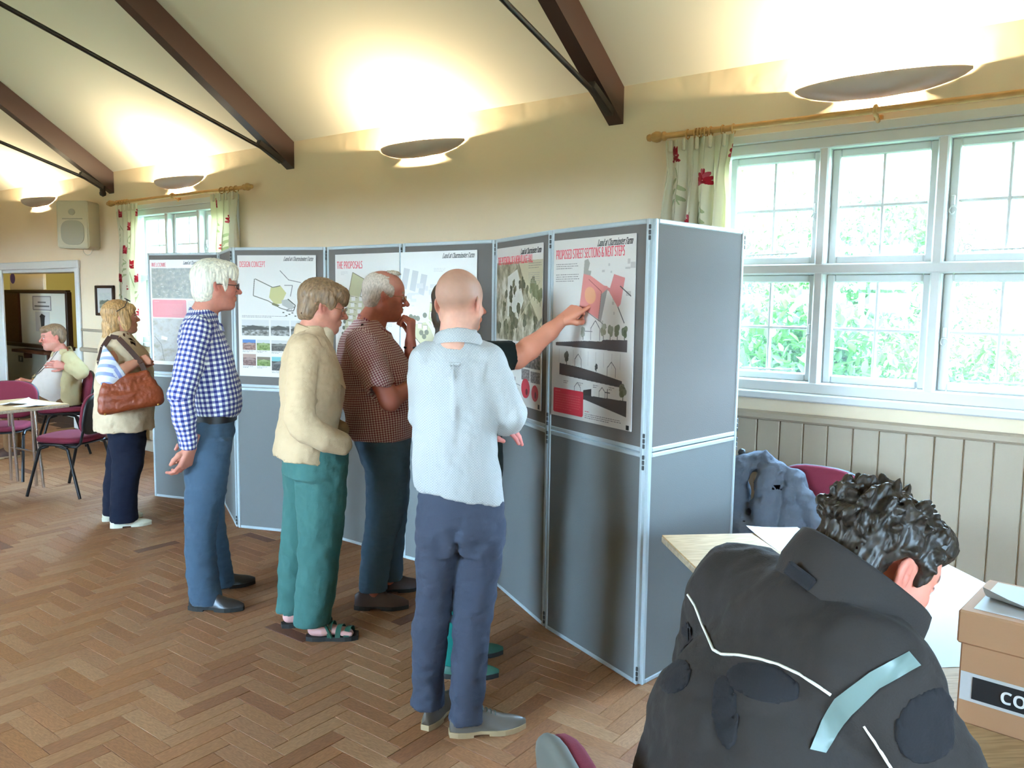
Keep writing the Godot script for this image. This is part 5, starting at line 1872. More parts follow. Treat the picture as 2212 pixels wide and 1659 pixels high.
func spectacles(parent: Node3D, xf: Transform3D, m: Material, r := 0.019, thick := 0.0014) -> void:
	var mb := MB.new()
	var gl := MB.new()
	for s in [-1.0, 1.0]:
		var c := []
		var poly := PackedVector2Array()
		for k in 19:
			var a := TAU * k / 18
			var q := Vector3(s * 0.033 + cos(a) * r * 1.15, 0.004 + sin(a) * r * 0.82, 0.104 - 0.006 * absf(cos(a)))
			c.append(xf * q)
			if k < 18: poly.append(Vector2(q.x, q.y))
		mb.tube(c, thick, 6, false)
		gl.prism(poly, 0.1015, 0.1025, xf)
		mb.tube([xf * Vector3(s * (0.033 + r * 1.15), 0.008, 0.100), xf * Vector3(s * 0.074, 0.010, 0.088), xf * Vector3(s * 0.079, 0.012, 0.02), xf * Vector3(s * 0.082, 0.012, -0.018), xf * Vector3(s * 0.080, -0.004, -0.032)], thick, 6)
	mb.tube([xf * Vector3(-0.012, 0.008, 0.106), xf * Vector3(0, 0.011, 0.109), xf * Vector3(0.012, 0.008, 0.106)], thick, 6)
	var g := part("spectacles", mb.mesh(), m, parent)
	part("lens", gl.mesh(), M.spectacle_lens, g)

func skin_col(c: Color) -> Callable:
	var l := lin(c)
	return func(_p: Vector3, _n: Vector3) -> Color: return l

func look(face: Vector3, up := Vector3.UP, s := 1.0) -> Basis:   # a head's axes
	var z := face.normalized()
	var x := up.cross(z).normalized()
	return Basis(x, z.cross(x), z) * s

func collar(parent: Node3D, pts: Array, hgt: float, flare: float, m: Material, us := 12.0) -> MeshInstance3D:   # a turned-down or standing collar: neck line points, folded over
	var rows := [PackedVector3Array(), PackedVector3Array(), PackedVector3Array(), PackedVector3Array(), PackedVector3Array(), PackedVector3Array()]
	var ctr := Vector3.ZERO
	for p in pts: ctr += p
	ctr /= pts.size()
	for p in pts:
		var o: Vector3 = p - ctr
		o.y = 0
		o = o.normalized()
		rows[0].append(p - Vector3(0, hgt * 0.55, 0) + o * 0.002)
		rows[1].append(p - Vector3(0, hgt * 0.15, 0) + o * 0.003)
		rows[2].append(p + o * 0.004)
		rows[3].append(p - Vector3(0, hgt * 0.06, 0) + o * 0.012)
		rows[4].append(p - Vector3(0, hgt * 0.5, 0) + o * (0.014 + flare * 0.5))
		rows[5].append(p - Vector3(0, hgt, 0) + o * (0.013 + flare))
	return part("collar", MB.new().sheet(rows, false, us, 2.0).mesh(), m, parent)

# ---------------------------------------------------------------- the visitors; each is built facing the way seen: x to the right, z towards the camera
func person(label: String, base: Vector3, turn_deg: float) -> Node3D:
	return thing("person", label, "person", base, deg_to_rad(turn_deg))

func garment(called: String, m: Material, who: Node3D, f: Callable) -> MeshInstance3D:
	var o := part(called, null, m, who)
	later(o, f)
	return o

var folds := noise(77, 1.0, 3)

func people() -> void:
	white_haired_man()
	blazer_woman()
	red_check_man()
	bald_man()
	pointing_person()
	gilet_woman()
	seated_old_man()
	black_jacket_man()
	draped_jacket()

func white_haired_man() -> void:
	var w := person("tall white-haired man in blue gingham shirt and jeans, facing right", Vector3(-3.798, 0, 1.981), 57.08)
	var skin := rgb(196, 128, 106)
	var hx := Transform3D(look(Vector3(1, -0.03, -0.16), Vector3(0.06, 1, 0), 1.0), Vector3(0.012, 1.672, 0))
	var op := {"skin": skin, "fat": 0.7, "nose": 1.2, "neck": Vector3(0, -0.165, -0.075), "neck_r": 0.064, "brow": rgb(190, 176, 160)}
	garment("body", M.skin, w, func() -> Array:
		var b := Field.new(Vector3(-0.30, 0.0, -0.32), Vector3(0.18, 1.60, 0.32), 0.018)
		b.stack([[0.82, -0.05, 0, 0.10, 0.14], [1.05, -0.01, 0, 0.09, 0.14], [1.3, -0.045, 0, 0.10, 0.15], [1.45, -0.07, 0, 0.08, 0.15]], 0.03)
		b.cone(Vector3(-0.07, 1.40, 0), Vector3(-0.035, 1.56, 0), 0.07, 0.055, 0.03)
		for s in [-1.0, 1.0]:
			b.chain([Vector3(-0.09, 1.45, 0.15 * s), Vector3(-0.165, 1.14, 0.225 * s), Vector3(-0.138, 0.86, 0.19 * s)], [0.055, 0.038, 0.026], 0.02)
			b.chain([Vector3(-0.05, 0.86, 0.085 * s), Vector3(-0.075, 0.48, 0.10 * s), Vector3(-0.09, 0.07, 0.12 * s)], [0.075, 0.05, 0.035], 0.02)
		return [b.out(Transform3D(), skin_col(skin)), head_out(hx, op), hand_out(Vector3(-0.132, 0.862, 0.195), Vector3(-0.34, -1, 0.02), Vector3(0.75, -0.2, 0.65), 1.0, [[26, 30, 18], [30, 32, 20], [34, 34, 22], [38, 36, 22]], THUMB_OPEN, skin, 1.02), hand_out(Vector3(-0.132, 0.862, -0.195), Vector3(-0.3, -1, 0), Vector3(0.75, -0.2, -0.65), -1.0, RELAXED, THUMB_OPEN, skin, 1.0)])
	garment("hair", M.hair, w, func() -> Array:
		return [hair_out(hx, [[Vector3(0, 0.052, -0.024), Vector3(0.091, 0.094, 0.112)], [Vector3(0, -0.015, -0.060), Vector3(0.082, 0.090, 0.068)], [Vector3(0, 0.088, 0.045), Vector3(0.070, 0.046, 0.060)], [Vector3(0, 0.055, 0.072), Vector3(0.062, 0.036, 0.030)], [Vector3(0.072, 0.01, 0.012), Vector3(0.018, 0.045, 0.026)], [Vector3(-0.072, 0.01, 0.012), Vector3(0.018, 0.045, 0.026)]],
			[[Vector3(0, -0.035, 0.098), Vector3(0.12, 0.070, 0.066)], [Vector3(0.090, -0.018, 0.0), Vector3(0.030, 0.036, 0.026)], [Vector3(-0.090, -0.018, 0.0), Vector3(0.030, 0.036, 0.026)], [Vector3(0, -0.10, 0.03), Vector3(0.12, 0.08, 0.085)], [Vector3(0, -0.16, -0.08), Vector3(0.14, 0.055, 0.1)]], rgb(232, 222, 198), 0.34, 0.0045, Vector3(91, 9.6, 59.8))])
	spectacles(w, hx, M.black_metal, 0.019, 0.0018)
	var gp := 0.0265
	var ch := [[Vector3(0, 0.95, 0), Vector3(-0.06, 1.5, 0), Vector3(-1, 0, 0.2), 1.25, 36.0, 1.0 / gp]]
	for s in [-1.0, 1.0]:
		ch.append([Vector3(-0.09, 1.45, 0.17 * s), Vector3(-0.168, 1.13, 0.235 * s), Vector3(-1, 0, -0.6 * s), 0.5, 14.0, 1.0 / gp])
		ch.append([Vector3(-0.168, 1.13, 0.235 * s), Vector3(-0.134, 0.85, 0.195 * s), Vector3(-1, 0, -0.6 * s), 0.5, 12.0, 1.0 / gp])
	garment("shirt", M.gingham_cloth, w, func() -> Array:
		var f := Field.new(Vector3(-0.29, 0.82, -0.33), Vector3(0.17, 1.62, 0.33), 0.0105)
		f.stack([[0.985, -0.010, 0, 0.098, 0.150], [1.015, 0.0, 0, 0.114, 0.166], [1.06, 0.002, 0, 0.124, 0.176], [1.12, -0.004, 0, 0.127, 0.178], [1.22, -0.026, 0, 0.130, 0.178], [1.33, -0.052, 0, 0.128, 0.184], [1.42, -0.070, 0, 0.114, 0.180], [1.49, -0.074, 0, 0.090, 0.140], [1.545, -0.060, 0, 0.068, 0.085]], 0.02, 0.012)
		for s in [-1.0, 1.0]:
			f.cone(Vector3(-0.082, 1.452, 0.145 * s), Vector3(-0.168, 1.14, 0.235 * s), 0.078, 0.062, 0.03)
			f.chain([Vector3(-0.168, 1.14, 0.235 * s), Vector3(-0.156, 1.02, 0.22 * s), Vector3(-0.142, 0.92, 0.20 * s), Vector3(-0.136, 0.83, 0.195 * s)], [0.060, 0.056, 0.043, 0.038], 0.012)
		f.keep(Vector3(-0.136, 0.855, 0), Vector3(-0.1, -1, 0))
		f.ell(Vector3(0.0, 1.60, 0), Vector3(0.07, 0.075, 0.07), 0.01, Basis(), true)
		f.rough(folds, 0.0077, Vector3(7, 9, 7))
		f.rough(folds, 0.0034, Vector3(22, 26, 22))
		return [f.out(Transform3D(), null, ch)])
	var neck := []
	for k in 13:
		var a := PI * 0.14 + PI * 1.72 * k / 12.0
		neck.append(Vector3(-0.042 + cos(a) * 0.070, 1.562 - 0.045 * (cos(a) + 0.9), sin(a) * 0.068))
	collar(w, neck, 0.042, 0.012, M.gingham_cloth, 12.0)
	garment("jeans", M.jean_blue, w, func() -> Array:
		var f := Field.new(Vector3(-0.24, 0.0, -0.27), Vector3(0.17, 1.02, 0.29), 0.0105)
		f.stack([[0.80, -0.060, 0, 0.120, 0.175], [0.88, -0.062, 0, 0.140, 0.182], [0.95, -0.045, 0, 0.130, 0.174], [1.0, -0.014, 0, 0.099, 0.160]], 0.02, 0.008)
		f.stack([[0.035, -0.078, 0.120, 0.082, 0.078], [0.16, -0.092, 0.118, 0.080, 0.076], [0.30, -0.100, 0.112, 0.079, 0.078], [0.47, -0.092, 0.105, 0.083, 0.084], [0.62, -0.068, 0.098, 0.103, 0.094], [0.75, -0.058, 0.09, 0.112, 0.10], [0.88, -0.058, 0.085, 0.128, 0.10]], 0.025, 0.006)
		f.stack([[0.035, -0.01, -0.13, 0.078, 0.074], [0.25, -0.035, -0.12, 0.076, 0.075], [0.47, -0.055, -0.105, 0.080, 0.08], [0.70, -0.055, -0.095, 0.104, 0.095], [0.88, -0.055, -0.085, 0.126, 0.10]], 0.025, 0.006)
		f.rough(folds, 0.0077, Vector3(8, 13, 8))
		f.rough(folds, 0.0034, Vector3(20, 26, 20), Vector3(3, 1, 2))
		return [f.out()])
	var bt := MB.new()
	var rows := []
	for y in [0.975, 1.012]:
		var row := PackedVector3Array()
		for k in 32: row.append(Vector3(-0.016 + cos(-TAU * k / 32) * 0.112, y, sin(-TAU * k / 32) * 0.170))
		rows.append(row)
	bt.sheet(rows, true)
	part("belt", bt.mesh(), M.black_plastic, w)
	shoe(w, Vector3(-0.160, 0, 0.11), Vector3(1, 0, 0.40), 0.285, M.dark_leather, M.dark_sole)
	shoe(w, Vector3(-0.105, 0, -0.15), Vector3(1, 0, -0.12), 0.285, M.dark_leather, M.dark_sole)

func blazer_woman() -> void:
	var w := person("brown-haired woman in beige blazer, green trousers and sandals, facing right", Vector3(-2.991, 0, 1.999), 50.79)
	var skin := rgb(204, 138, 114)
	var zc := -0.05
	var hx := Transform3D(look(Vector3(0.95, -0.17, -0.10), Vector3(0.12, 1, 0), 0.96), Vector3(0.046, 1.572, zc))
	garment("body", M.skin, w, func() -> Array:
		var b := Field.new(Vector3(-0.24, 0.0, -0.36), Vector3(0.22, 1.50, 0.26), 0.018)
		b.stack([[0.82, 0.0, zc, 0.11, 0.14], [1.05, -0.01, zc, 0.10, 0.13], [1.25, -0.01, zc, 0.10, 0.14], [1.38, -0.02, zc, 0.08, 0.14]], 0.03)
		b.cone(Vector3(-0.015, 1.36, zc), Vector3(0.02, 1.47, zc), 0.06, 0.05, 0.03)
		for s in [-1.0, 1.0]:
			b.chain([Vector3(-0.04, 1.37, zc + 0.14 * s), Vector3(-0.06, 1.08, zc + 0.24 * s), Vector3(0.10, 0.985, zc + 0.21 * s)], [0.05, 0.036, 0.026], 0.02)
		b.chain([Vector3(0.02, 0.86, zc + 0.08), Vector3(0.02, 0.48, 0.01), Vector3(-0.022, 0.10, 0.0)], [0.08, 0.05, 0.032], 0.02)
		b.chain([Vector3(-0.02, 0.86, zc - 0.08), Vector3(-0.06, 0.48, -0.14), Vector3(-0.115, 0.10, -0.17)], [0.08, 0.05, 0.032], 0.02)
		var out := [b.out(Transform3D(), skin_col(skin)), head_out(hx, {"skin": skin, "fat": 0.5, "nose": 1.1, "neck": Vector3(0, -0.17, -0.06), "neck_r": 0.055, "brow": rgb(140, 110, 84)})]
		for e in [[Vector3(-0.045, 0, 0.01), Vector3(1, 0, 0.10)], [Vector3(-0.165, 0, -0.165), Vector3(1, 0, -0.2)]]:
			out.append(foot_out(e[0], e[1], rgb(222, 168, 158)))
		return out)
	garment("hair", M.hair, w, func() -> Array:
		return [hair_out(hx, [[Vector3(0, 0.055, -0.022), Vector3(0.092, 0.092, 0.112)], [Vector3(0, -0.02, -0.070), Vector3(0.074, 0.072, 0.052)], [Vector3(0, 0.080, 0.052), Vector3(0.074, 0.048, 0.060)], [Vector3(0, 0.050, 0.086), Vector3(0.058, 0.034, 0.024)], [Vector3(0.074, 0.028, 0.014), Vector3(0.016, 0.034, 0.030)], [Vector3(-0.074, 0.028, 0.014), Vector3(0.016, 0.034, 0.030)]],
			[[Vector3(0, -0.046, 0.10), Vector3(0.12, 0.074, 0.078)], [Vector3(0.092, -0.016, -0.008), Vector3(0.032, 0.036, 0.032)], [Vector3(-0.092, -0.016, -0.008), Vector3(0.032, 0.036, 0.032)], [Vector3(0, -0.13, -0.03), Vector3(0.14, 0.066, 0.14)]], rgb(132, 104, 76), 0.42, 0.0050, Vector3(83.2, 9.6, 52))])
	spectacles(w, hx, M.gold_wire, 0.017, 0.0011)
	garment("rollneck", M.cream_knit, w, func() -> Array:
		var f := Field.new(Vector3(-0.12, 1.24, zc - 0.14), Vector3(0.16, 1.53, zc + 0.14), 0.008)
		f.chain([Vector3(0.02, 1.28, zc), Vector3(0.016, 1.40, zc), Vector3(0.040, 1.475, zc)], [0.085, 0.068, 0.060], 0.02)
		f.keep(Vector3(0.045, 1.487, zc), Vector3(-0.42, 1, 0))
		f.rough(folds, 0.0022, Vector3(8, 60, 8))
		return [f.out()])
	garment("blazer", M.beige_linen, w, func() -> Array:
		var f := Field.new(Vector3(-0.23, 0.82, -0.37), Vector3(0.22, 1.54, 0.29), 0.0105)
		f.stack([[0.87, -0.052, zc, 0.142, 0.205], [0.93, -0.046, zc, 0.142, 0.200], [1.0, -0.034, zc, 0.138, 0.190], [1.08, -0.018, zc, 0.142, 0.186], [1.21, -0.008, zc, 0.150, 0.190], [1.30, -0.012, zc, 0.138, 0.190], [1.37, -0.020, zc, 0.118, 0.182], [1.44, -0.016, zc, 0.088, 0.145], [1.49, 0.0, zc, 0.054, 0.075]], 0.02, 0.004)
		f.ell(Vector3(0.015, 1.515, zc), Vector3(0.072, 0.060, 0.070), 0.008, Basis(), true)
		f.ell(Vector3(0.15, 1.36, zc), Vector3(0.06, 0.17, 0.045), 0.012, Basis(Vector3.BACK, 0.42), true)
		for s in [-1.0, 1.0]:
			f.cone(Vector3(-0.038, 1.392, zc + 0.146 * s), Vector3(-0.066, 1.10, zc + 0.245 * s), 0.070, 0.066, 0.016)
			f.chain([Vector3(-0.066, 1.10, zc + 0.245 * s), Vector3(-0.045, 1.055, zc + 0.25 * s), Vector3(0.03, 1.005, zc + 0.24 * s), Vector3(0.115, 0.965, zc + 0.20 * s)], [0.066, 0.065, 0.060, 0.052], 0.012)
		f.keep(Vector3(-0.05, 0.875, zc), Vector3(-0.14, -1, 0.0))
		f.rough(folds, 0.0093, Vector3(8, 11, 8), Vector3(1, 5, 2))
		f.rough(folds, 0.0040, Vector3(24, 22, 24))
		return [f.out()])
	var lap := MB.new()
	var lr := []
	for k in 7:
		var t := k / 6.0
		var x := lerpf(0.020, 0.142, pow(t, 0.8))
		var y := lerpf(1.478, 1.215, t)
		var wd := 0.052 * sin(PI * minf(1.0, 0.18 + t * 0.82))
		lr.append(PackedVector3Array([Vector3(x, y, zc + 0.050 + 0.02 * t), Vector3(x - wd * 0.5, y - 0.008, zc + 0.082 + 0.035 * sin(PI * t)), Vector3(x - wd, y - 0.014, zc + 0.094 + 0.045 * sin(PI * t))]))
	lap.sheet(lr)
	part("lapel", lap.mesh(), M.beige_linen, w)
	var neck := []
	for k in 11:
		var a := PI * 0.36 + PI * 1.28 * k / 10.0
		neck.append(Vector3(0.008 + cos(a) * 0.074, 1.500 - 0.030 * (cos(a) + 0.9), zc + sin(a) * 0.076))
	collar(w, neck, 0.046, 0.012, M.beige_linen)
	garment("trousers", M.green_trousers, w, func() -> Array:
		var f := Field.new(Vector3(-0.22, 0.03, -0.32), Vector3(0.20, 1.0, 0.16), 0.0105)
		f.stack([[0.80, 0.0, zc, 0.148, 0.178], [0.88, 0.006, zc, 0.152, 0.180], [0.95, 0.022, zc, 0.134, 0.170], [0.98, 0.02, zc, 0.12, 0.16]], 0.02, 0.008)
		f.stack([[0.082, -0.020, 0.0, 0.090, 0.088], [0.25, -0.002, 0.0, 0.094, 0.090], [0.44, 0.017, 0.0, 0.102, 0.092], [0.62, 0.026, 0.01, 0.112, 0.096], [0.74, 0.026, 0.015, 0.118, 0.10], [0.86, 0.02, 0.02, 0.128, 0.10]], 0.02, 0.005)
		f.stack([[0.085, -0.110, -0.165, 0.084, 0.082], [0.25, -0.095, -0.155, 0.088, 0.086], [0.44, -0.072, -0.145, 0.100, 0.090], [0.64, -0.042, -0.14, 0.112, 0.094], [0.86, -0.03, -0.13, 0.122, 0.10]], 0.02, 0.005)
		f.rough(folds, 0.0101, Vector3(9, 8, 9), Vector3(5, 0, 1))
		f.rough(folds, 0.0029, Vector3(24, 20, 24))
		return [f.out()])
	sandal(w, Vector3(-0.045, 0, 0.01), Vector3(1, 0, 0.10))
	sandal(w, Vector3(-0.165, 0, -0.165), Vector3(1, 0, -0.2))

func foot_out(heel: Vector3, way: Vector3, skin: Color) -> Array:   # a bare foot from the heel forward, 0.23 long, on a 22 mm sole
	var F := Field.new(Vector3(-0.06, 0.0, -0.02), Vector3(0.06, 0.14, 0.25), 0.0042)
	F.cone(Vector3(0, 0.05, 0.03), Vector3(0, 0.052, 0.07), 0.029, 0.030, 0.02)
	F.cone(Vector3(0, 0.052, 0.07), Vector3(0.0, 0.038, 0.165), 0.030, 0.017, 0.02, Vector3.RIGHT, 1.5)
	F.cone(Vector3(0, 0.06, 0.045), Vector3(0, 0.13, 0.035), 0.032, 0.030, 0.02)
	for i in 5:
		var x := (i - 2) * 0.0155
		F.cone(Vector3(x, 0.036, 0.165), Vector3(x * 1.05, 0.031, 0.212 - absf(i - 1.2) * 0.007), 0.010 if i else 0.0125, 0.0085 if i else 0.011, 0.006)
	var f := way.normalized()
	return F.out(Transform3D(Basis(Vector3.UP.cross(f), Vector3.UP, f), heel), skin_col(skin))

func sandal(who: Node3D, heel: Vector3, way: Vector3) -> void:
	var f := way.normalized()
	var xf := Transform3D(Basis(Vector3.UP.cross(f), Vector3.UP, f), heel)
	var wd := [0.018, 0.031, 0.034, 0.033, 0.036, 0.043, 0.047, 0.044, 0.030]
	var poly := PackedVector2Array()
	for i in 9: poly.append(Vector2(wd[i], -0.006 + i / 8.0 * 0.245))
	for i in 9: poly.append(Vector2(-wd[8 - i], -0.006 + (8 - i) / 8.0 * 0.245))
	part("sole", MB.new().prism(poly, 0.0, 0.022, xf * Transform3D(Basis(Vector3.RIGHT, Vector3.BACK, Vector3.UP), Vector3.ZERO)).mesh(), M.dark_sole, who)
	for e in [[0.195, 0.037, 0.044, 0.026], [0.155, 0.048, 0.044, 0.024], [0.115, 0.068, 0.040, 0.020], [0.062, 0.0, 0.0, 0.016]]:
		var rows := []
		for q in [-1.0, 1.0]:
			var row := PackedVector3Array()
			for k in 13:
				var a := PI * k / 12.0
				if e[1] > 0.0:
					row.append(xf * Vector3(cos(a) * e[2], 0.020 + sin(a) * e[1], e[0] + q * e[3] / 2 + 0.012 * cos(a)))
				else:   # round the heel
					row.append(xf * Vector3(cos(a) * 0.036, 0.082 + q * 0.008 - 0.018 * sin(a) * 0.0, 0.085 - sin(a) * 0.092))
			rows.append(row)
		part("strap", MB.new().sheet(rows).mesh(), M.green_leather, who)
	var up := MB.new()
	for s in [-1.0, 1.0]: up.tube([xf * Vector3(s * 0.038, 0.02, 0.115), xf * Vector3(s * 0.037, 0.085, 0.085)], 0.008, 6)
	part("strap", up.mesh(), M.green_leather, who)

func red_check_man() -> void:
	var w := person("grey-haired man in red check shirt and jeans, hand raised to his mouth", Vector3(-3.063, 0, 1.522), 46.39)
	var skin := rgb(186, 112, 92)
	var hx := Transform3D(look(Vector3(1, -0.10, -0.10), Vector3(0.10, 1, 0), 1.0), Vector3(0.034, 1.628, 0))
	var wr := Vector3(0.160, 1.405, 0.02)
	garment("body", M.skin, w, func() -> Array:
		var b := Field.new(Vector3(-0.28, 0.0, -0.34), Vector3(0.30, 1.55, 0.34), 0.013)
		b.stack([[0.82, 0.02, 0, 0.12, 0.14], [1.05, 0.01, 0, 0.14, 0.15], [1.3, -0.03, 0, 0.14, 0.15], [1.42, -0.06, 0, 0.10, 0.15]], 0.03)
		b.cone(Vector3(-0.07, 1.38, 0), Vector3(-0.01, 1.52, 0), 0.075, 0.058, 0.03)
		b.chain([Vector3(-0.09, 1.40, 0.16), Vector3(0.055, 1.125, 0.245), Vector3(0.17, 1.19, 0.13), Vector3(0.20, 1.22, 0.02)], [0.055, 0.050, 0.036, 0.028], 0.02)
		b.chain([Vector3(-0.08, 1.40, -0.15), Vector3(0.17, 1.16, -0.10), Vector3(0.168, 1.29, -0.03), wr], [0.055, 0.044, 0.040, 0.029], 0.02)
		b.chain([Vector3(0.02, 0.86, 0.085), Vector3(0.02, 0.48, 0.08), Vector3(-0.03, 0.08, 0.03)], [0.08, 0.05, 0.035], 0.02)
		b.chain([Vector3(0.04, 0.86, -0.085), Vector3(0.05, 0.48, -0.12), Vector3(0.05, 0.08, -0.18)], [0.08, 0.05, 0.035], 0.02)
		return [b.out(Transform3D(), skin_col(skin)), head_out(hx, {"skin": skin, "fat": 0.75, "nose": 1.5, "neck": Vector3(0, -0.16, -0.075), "neck_r": 0.066, "brow": rgb(150, 130, 112), "scalp": rgb(176, 140, 118), "scalp_k": 0.4}),
			hand_out(wr + Vector3(0.002, 0.012, 0.0), Vector3(0.02, 1, 0.04), Vector3(0.93, 0.0, 0.36), 1.0, [[62, 66, 30], [66, 62, 30], [58, 74, 40], [54, 80, 44]], [[0.036, 0.040, -0.030], [0.028, 0.068, -0.052], [0.016, 0.092, -0.066]], skin, 1.0)])
	garment("hair", M.hair, w, func() -> Array:
		return [hair_out(hx, [[Vector3(0, 0.046, -0.022), Vector3(0.0795, 0.086, 0.1005)], [Vector3(0, -0.01, -0.058), Vector3(0.076, 0.064, 0.058)], [Vector3(0.071, 0.028, 0.006), Vector3(0.014, 0.030, 0.034)], [Vector3(-0.071, 0.028, 0.006), Vector3(0.014, 0.030, 0.034)]],
			[[Vector3(0, 0.02, 0.105), Vector3(0.12, 0.16, 0.088)], [Vector3(0.09, -0.016, -0.008), Vector3(0.032, 0.034, 0.028)], [Vector3(-0.09, -0.016, -0.008), Vector3(0.032, 0.034, 0.028)], [Vector3(0, 0.135, 0.012), Vector3(0.066, 0.042, 0.086)], [Vector3(0, -0.13, -0.03), Vector3(0.14, 0.066, 0.14)]], rgb(196, 178, 160), 0.3, 0.0030, Vector3(104, 32, 104)),
			hair_out(hx, [[Vector3(0, 0.126, 0.028), Vector3(0.040, 0.013, 0.040)]], [], rgb(200, 182, 160), 0.4, 0.0080, Vector3(143, 16, 143), 0.02, 0.004)])
	spectacles(w, hx, M.gold_wire, 0.018, 0.0012)
	var gp := 0.0116
	var ch := [[Vector3(0.01, 0.9, 0), Vector3(-0.06, 1.48, 0), Vector3(-1, 0, 0.2), 1.3, 92.0, 1.0 / gp], [Vector3(-0.09, 1.40, 0.16), Vector3(0.055, 1.125, 0.245), Vector3(-1, 0, -0.6), 0.5, 40.0, 1.0 / gp], [Vector3(-0.08, 1.40, -0.15), Vector3(0.17, 1.16, -0.10), Vector3(-1, 0, 0.6), 0.5, 40.0, 1.0 / gp]]
	garment("shirt", M.red_check_cloth, w, func() -> Array:
		var f := Field.new(Vector3(-0.27, 0.86, -0.32), Vector3(0.26, 1.58, 0.34), 0.0105)
		f.stack([[0.91, 0.006, 0, 0.172, 0.188], [0.98, 0.012, 0, 0.182, 0.196], [1.08, 0.010, 0, 0.192, 0.198], [1.18, 0.0, 0, 0.192, 0.196], [1.30, -0.028, 0, 0.182, 0.192], [1.38, -0.048, 0, 0.156, 0.184], [1.45, -0.066, 0, 0.112, 0.150], [1.51, -0.050, 0, 0.074, 0.090]], 0.02, 0.004)
		f.ell(Vector3(0.006, 1.55, 0), Vector3(0.074, 0.070, 0.072), 0.008, Basis(), true)
		f.cone(Vector3(-0.086, 1.402, 0.150), Vector3(-0.004, 1.222, 0.222), 0.078, 0.076, 0.025)
		f.cone(Vector3(-0.07, 1.40, -0.145), Vector3(0.09, 1.25, -0.14), 0.076, 0.070, 0.025)
		f.ell(Vector3(0.016, 1.172, 0.242), Vector3(0.060, 0.030, 0.060), 0.006, Basis(Vector3.BACK, -0.42), true)
		f.rough(folds, 0.0085, Vector3(7, 9, 7), Vector3(2, 2, 7))
		f.rough(folds, 0.0034, Vector3(22, 22, 22))
		return [f.out(Transform3D(), null, ch)])
	var neck := []
	for k in 13:
		var a := PI * 0.12 + PI * 1.76 * k / 12.0
		neck.append(Vector3(-0.016 + cos(a) * 0.074, 1.540 - 0.050 * (cos(a) + 0.9), sin(a) * 0.072))
	collar(w, neck, 0.046, 0.014, M.red_check_cloth, 36.0)
	var cuff := []
	for k in 17: cuff.append(Vector3(0.163 + cos(TAU * k / 16) * 0.031, 1.372, 0.006 + sin(TAU * k / 16) * 0.030))
	part("watch_strap", MB.new().tube(cuff, 0.0065, 6, false).mesh(), M.black_plastic, w)
	garment("jeans", M.jean_light, w, func() -> Array:
		var f := Field.new(Vector3(-0.20, 0.03, -0.32), Vector3(0.24, 0.96, 0.26), 0.0105)
		f.stack([[0.78, 0.03, -0.02, 0.128, 0.180], [0.86, 0.022, 0, 0.142, 0.186], [0.93, 0.015, 0, 0.150, 0.176]], 0.02, 0.006)
		f.stack([[0.105, -0.034, 0.03, 0.076, 0.076], [0.22, -0.022, 0.035, 0.078, 0.077], [0.34, -0.006, 0.045, 0.084, 0.080], [0.47, 0.022, 0.06, 0.094, 0.086], [0.58, 0.034, 0.07, 0.103, 0.094], [0.75, 0.038, 0.08, 0.112, 0.10], [0.86, 0.03, 0.08, 0.122, 0.10]], 0.025, 0.005)
		f.stack([[0.085, 0.055, -0.19, 0.074, 0.074], [0.33, 0.055, -0.16, 0.082, 0.08], [0.57, 0.06, -0.12, 0.102, 0.092], [0.86, 0.04, -0.08, 0.12, 0.10]], 0.025, 0.005)
		f.rough(folds, 0.0077, Vector3(8, 13, 8), Vector3(7, 0, 3))
		f.rough(folds, 0.0034, Vector3(20, 26, 20), Vector3(3, 1, 2))
		return [f.out()])
	shoe(w, Vector3(-0.128, 0, 0.03), Vector3(1, 0, 0.10), 0.28, M.brown_leather, M.dark_sole, 1.25, M.brown_leather)
	shoe(w, Vector3(-0.04, 0, -0.19), Vector3(1, 0, -0.12), 0.28, M.brown_leather, M.dark_sole, 1.25)

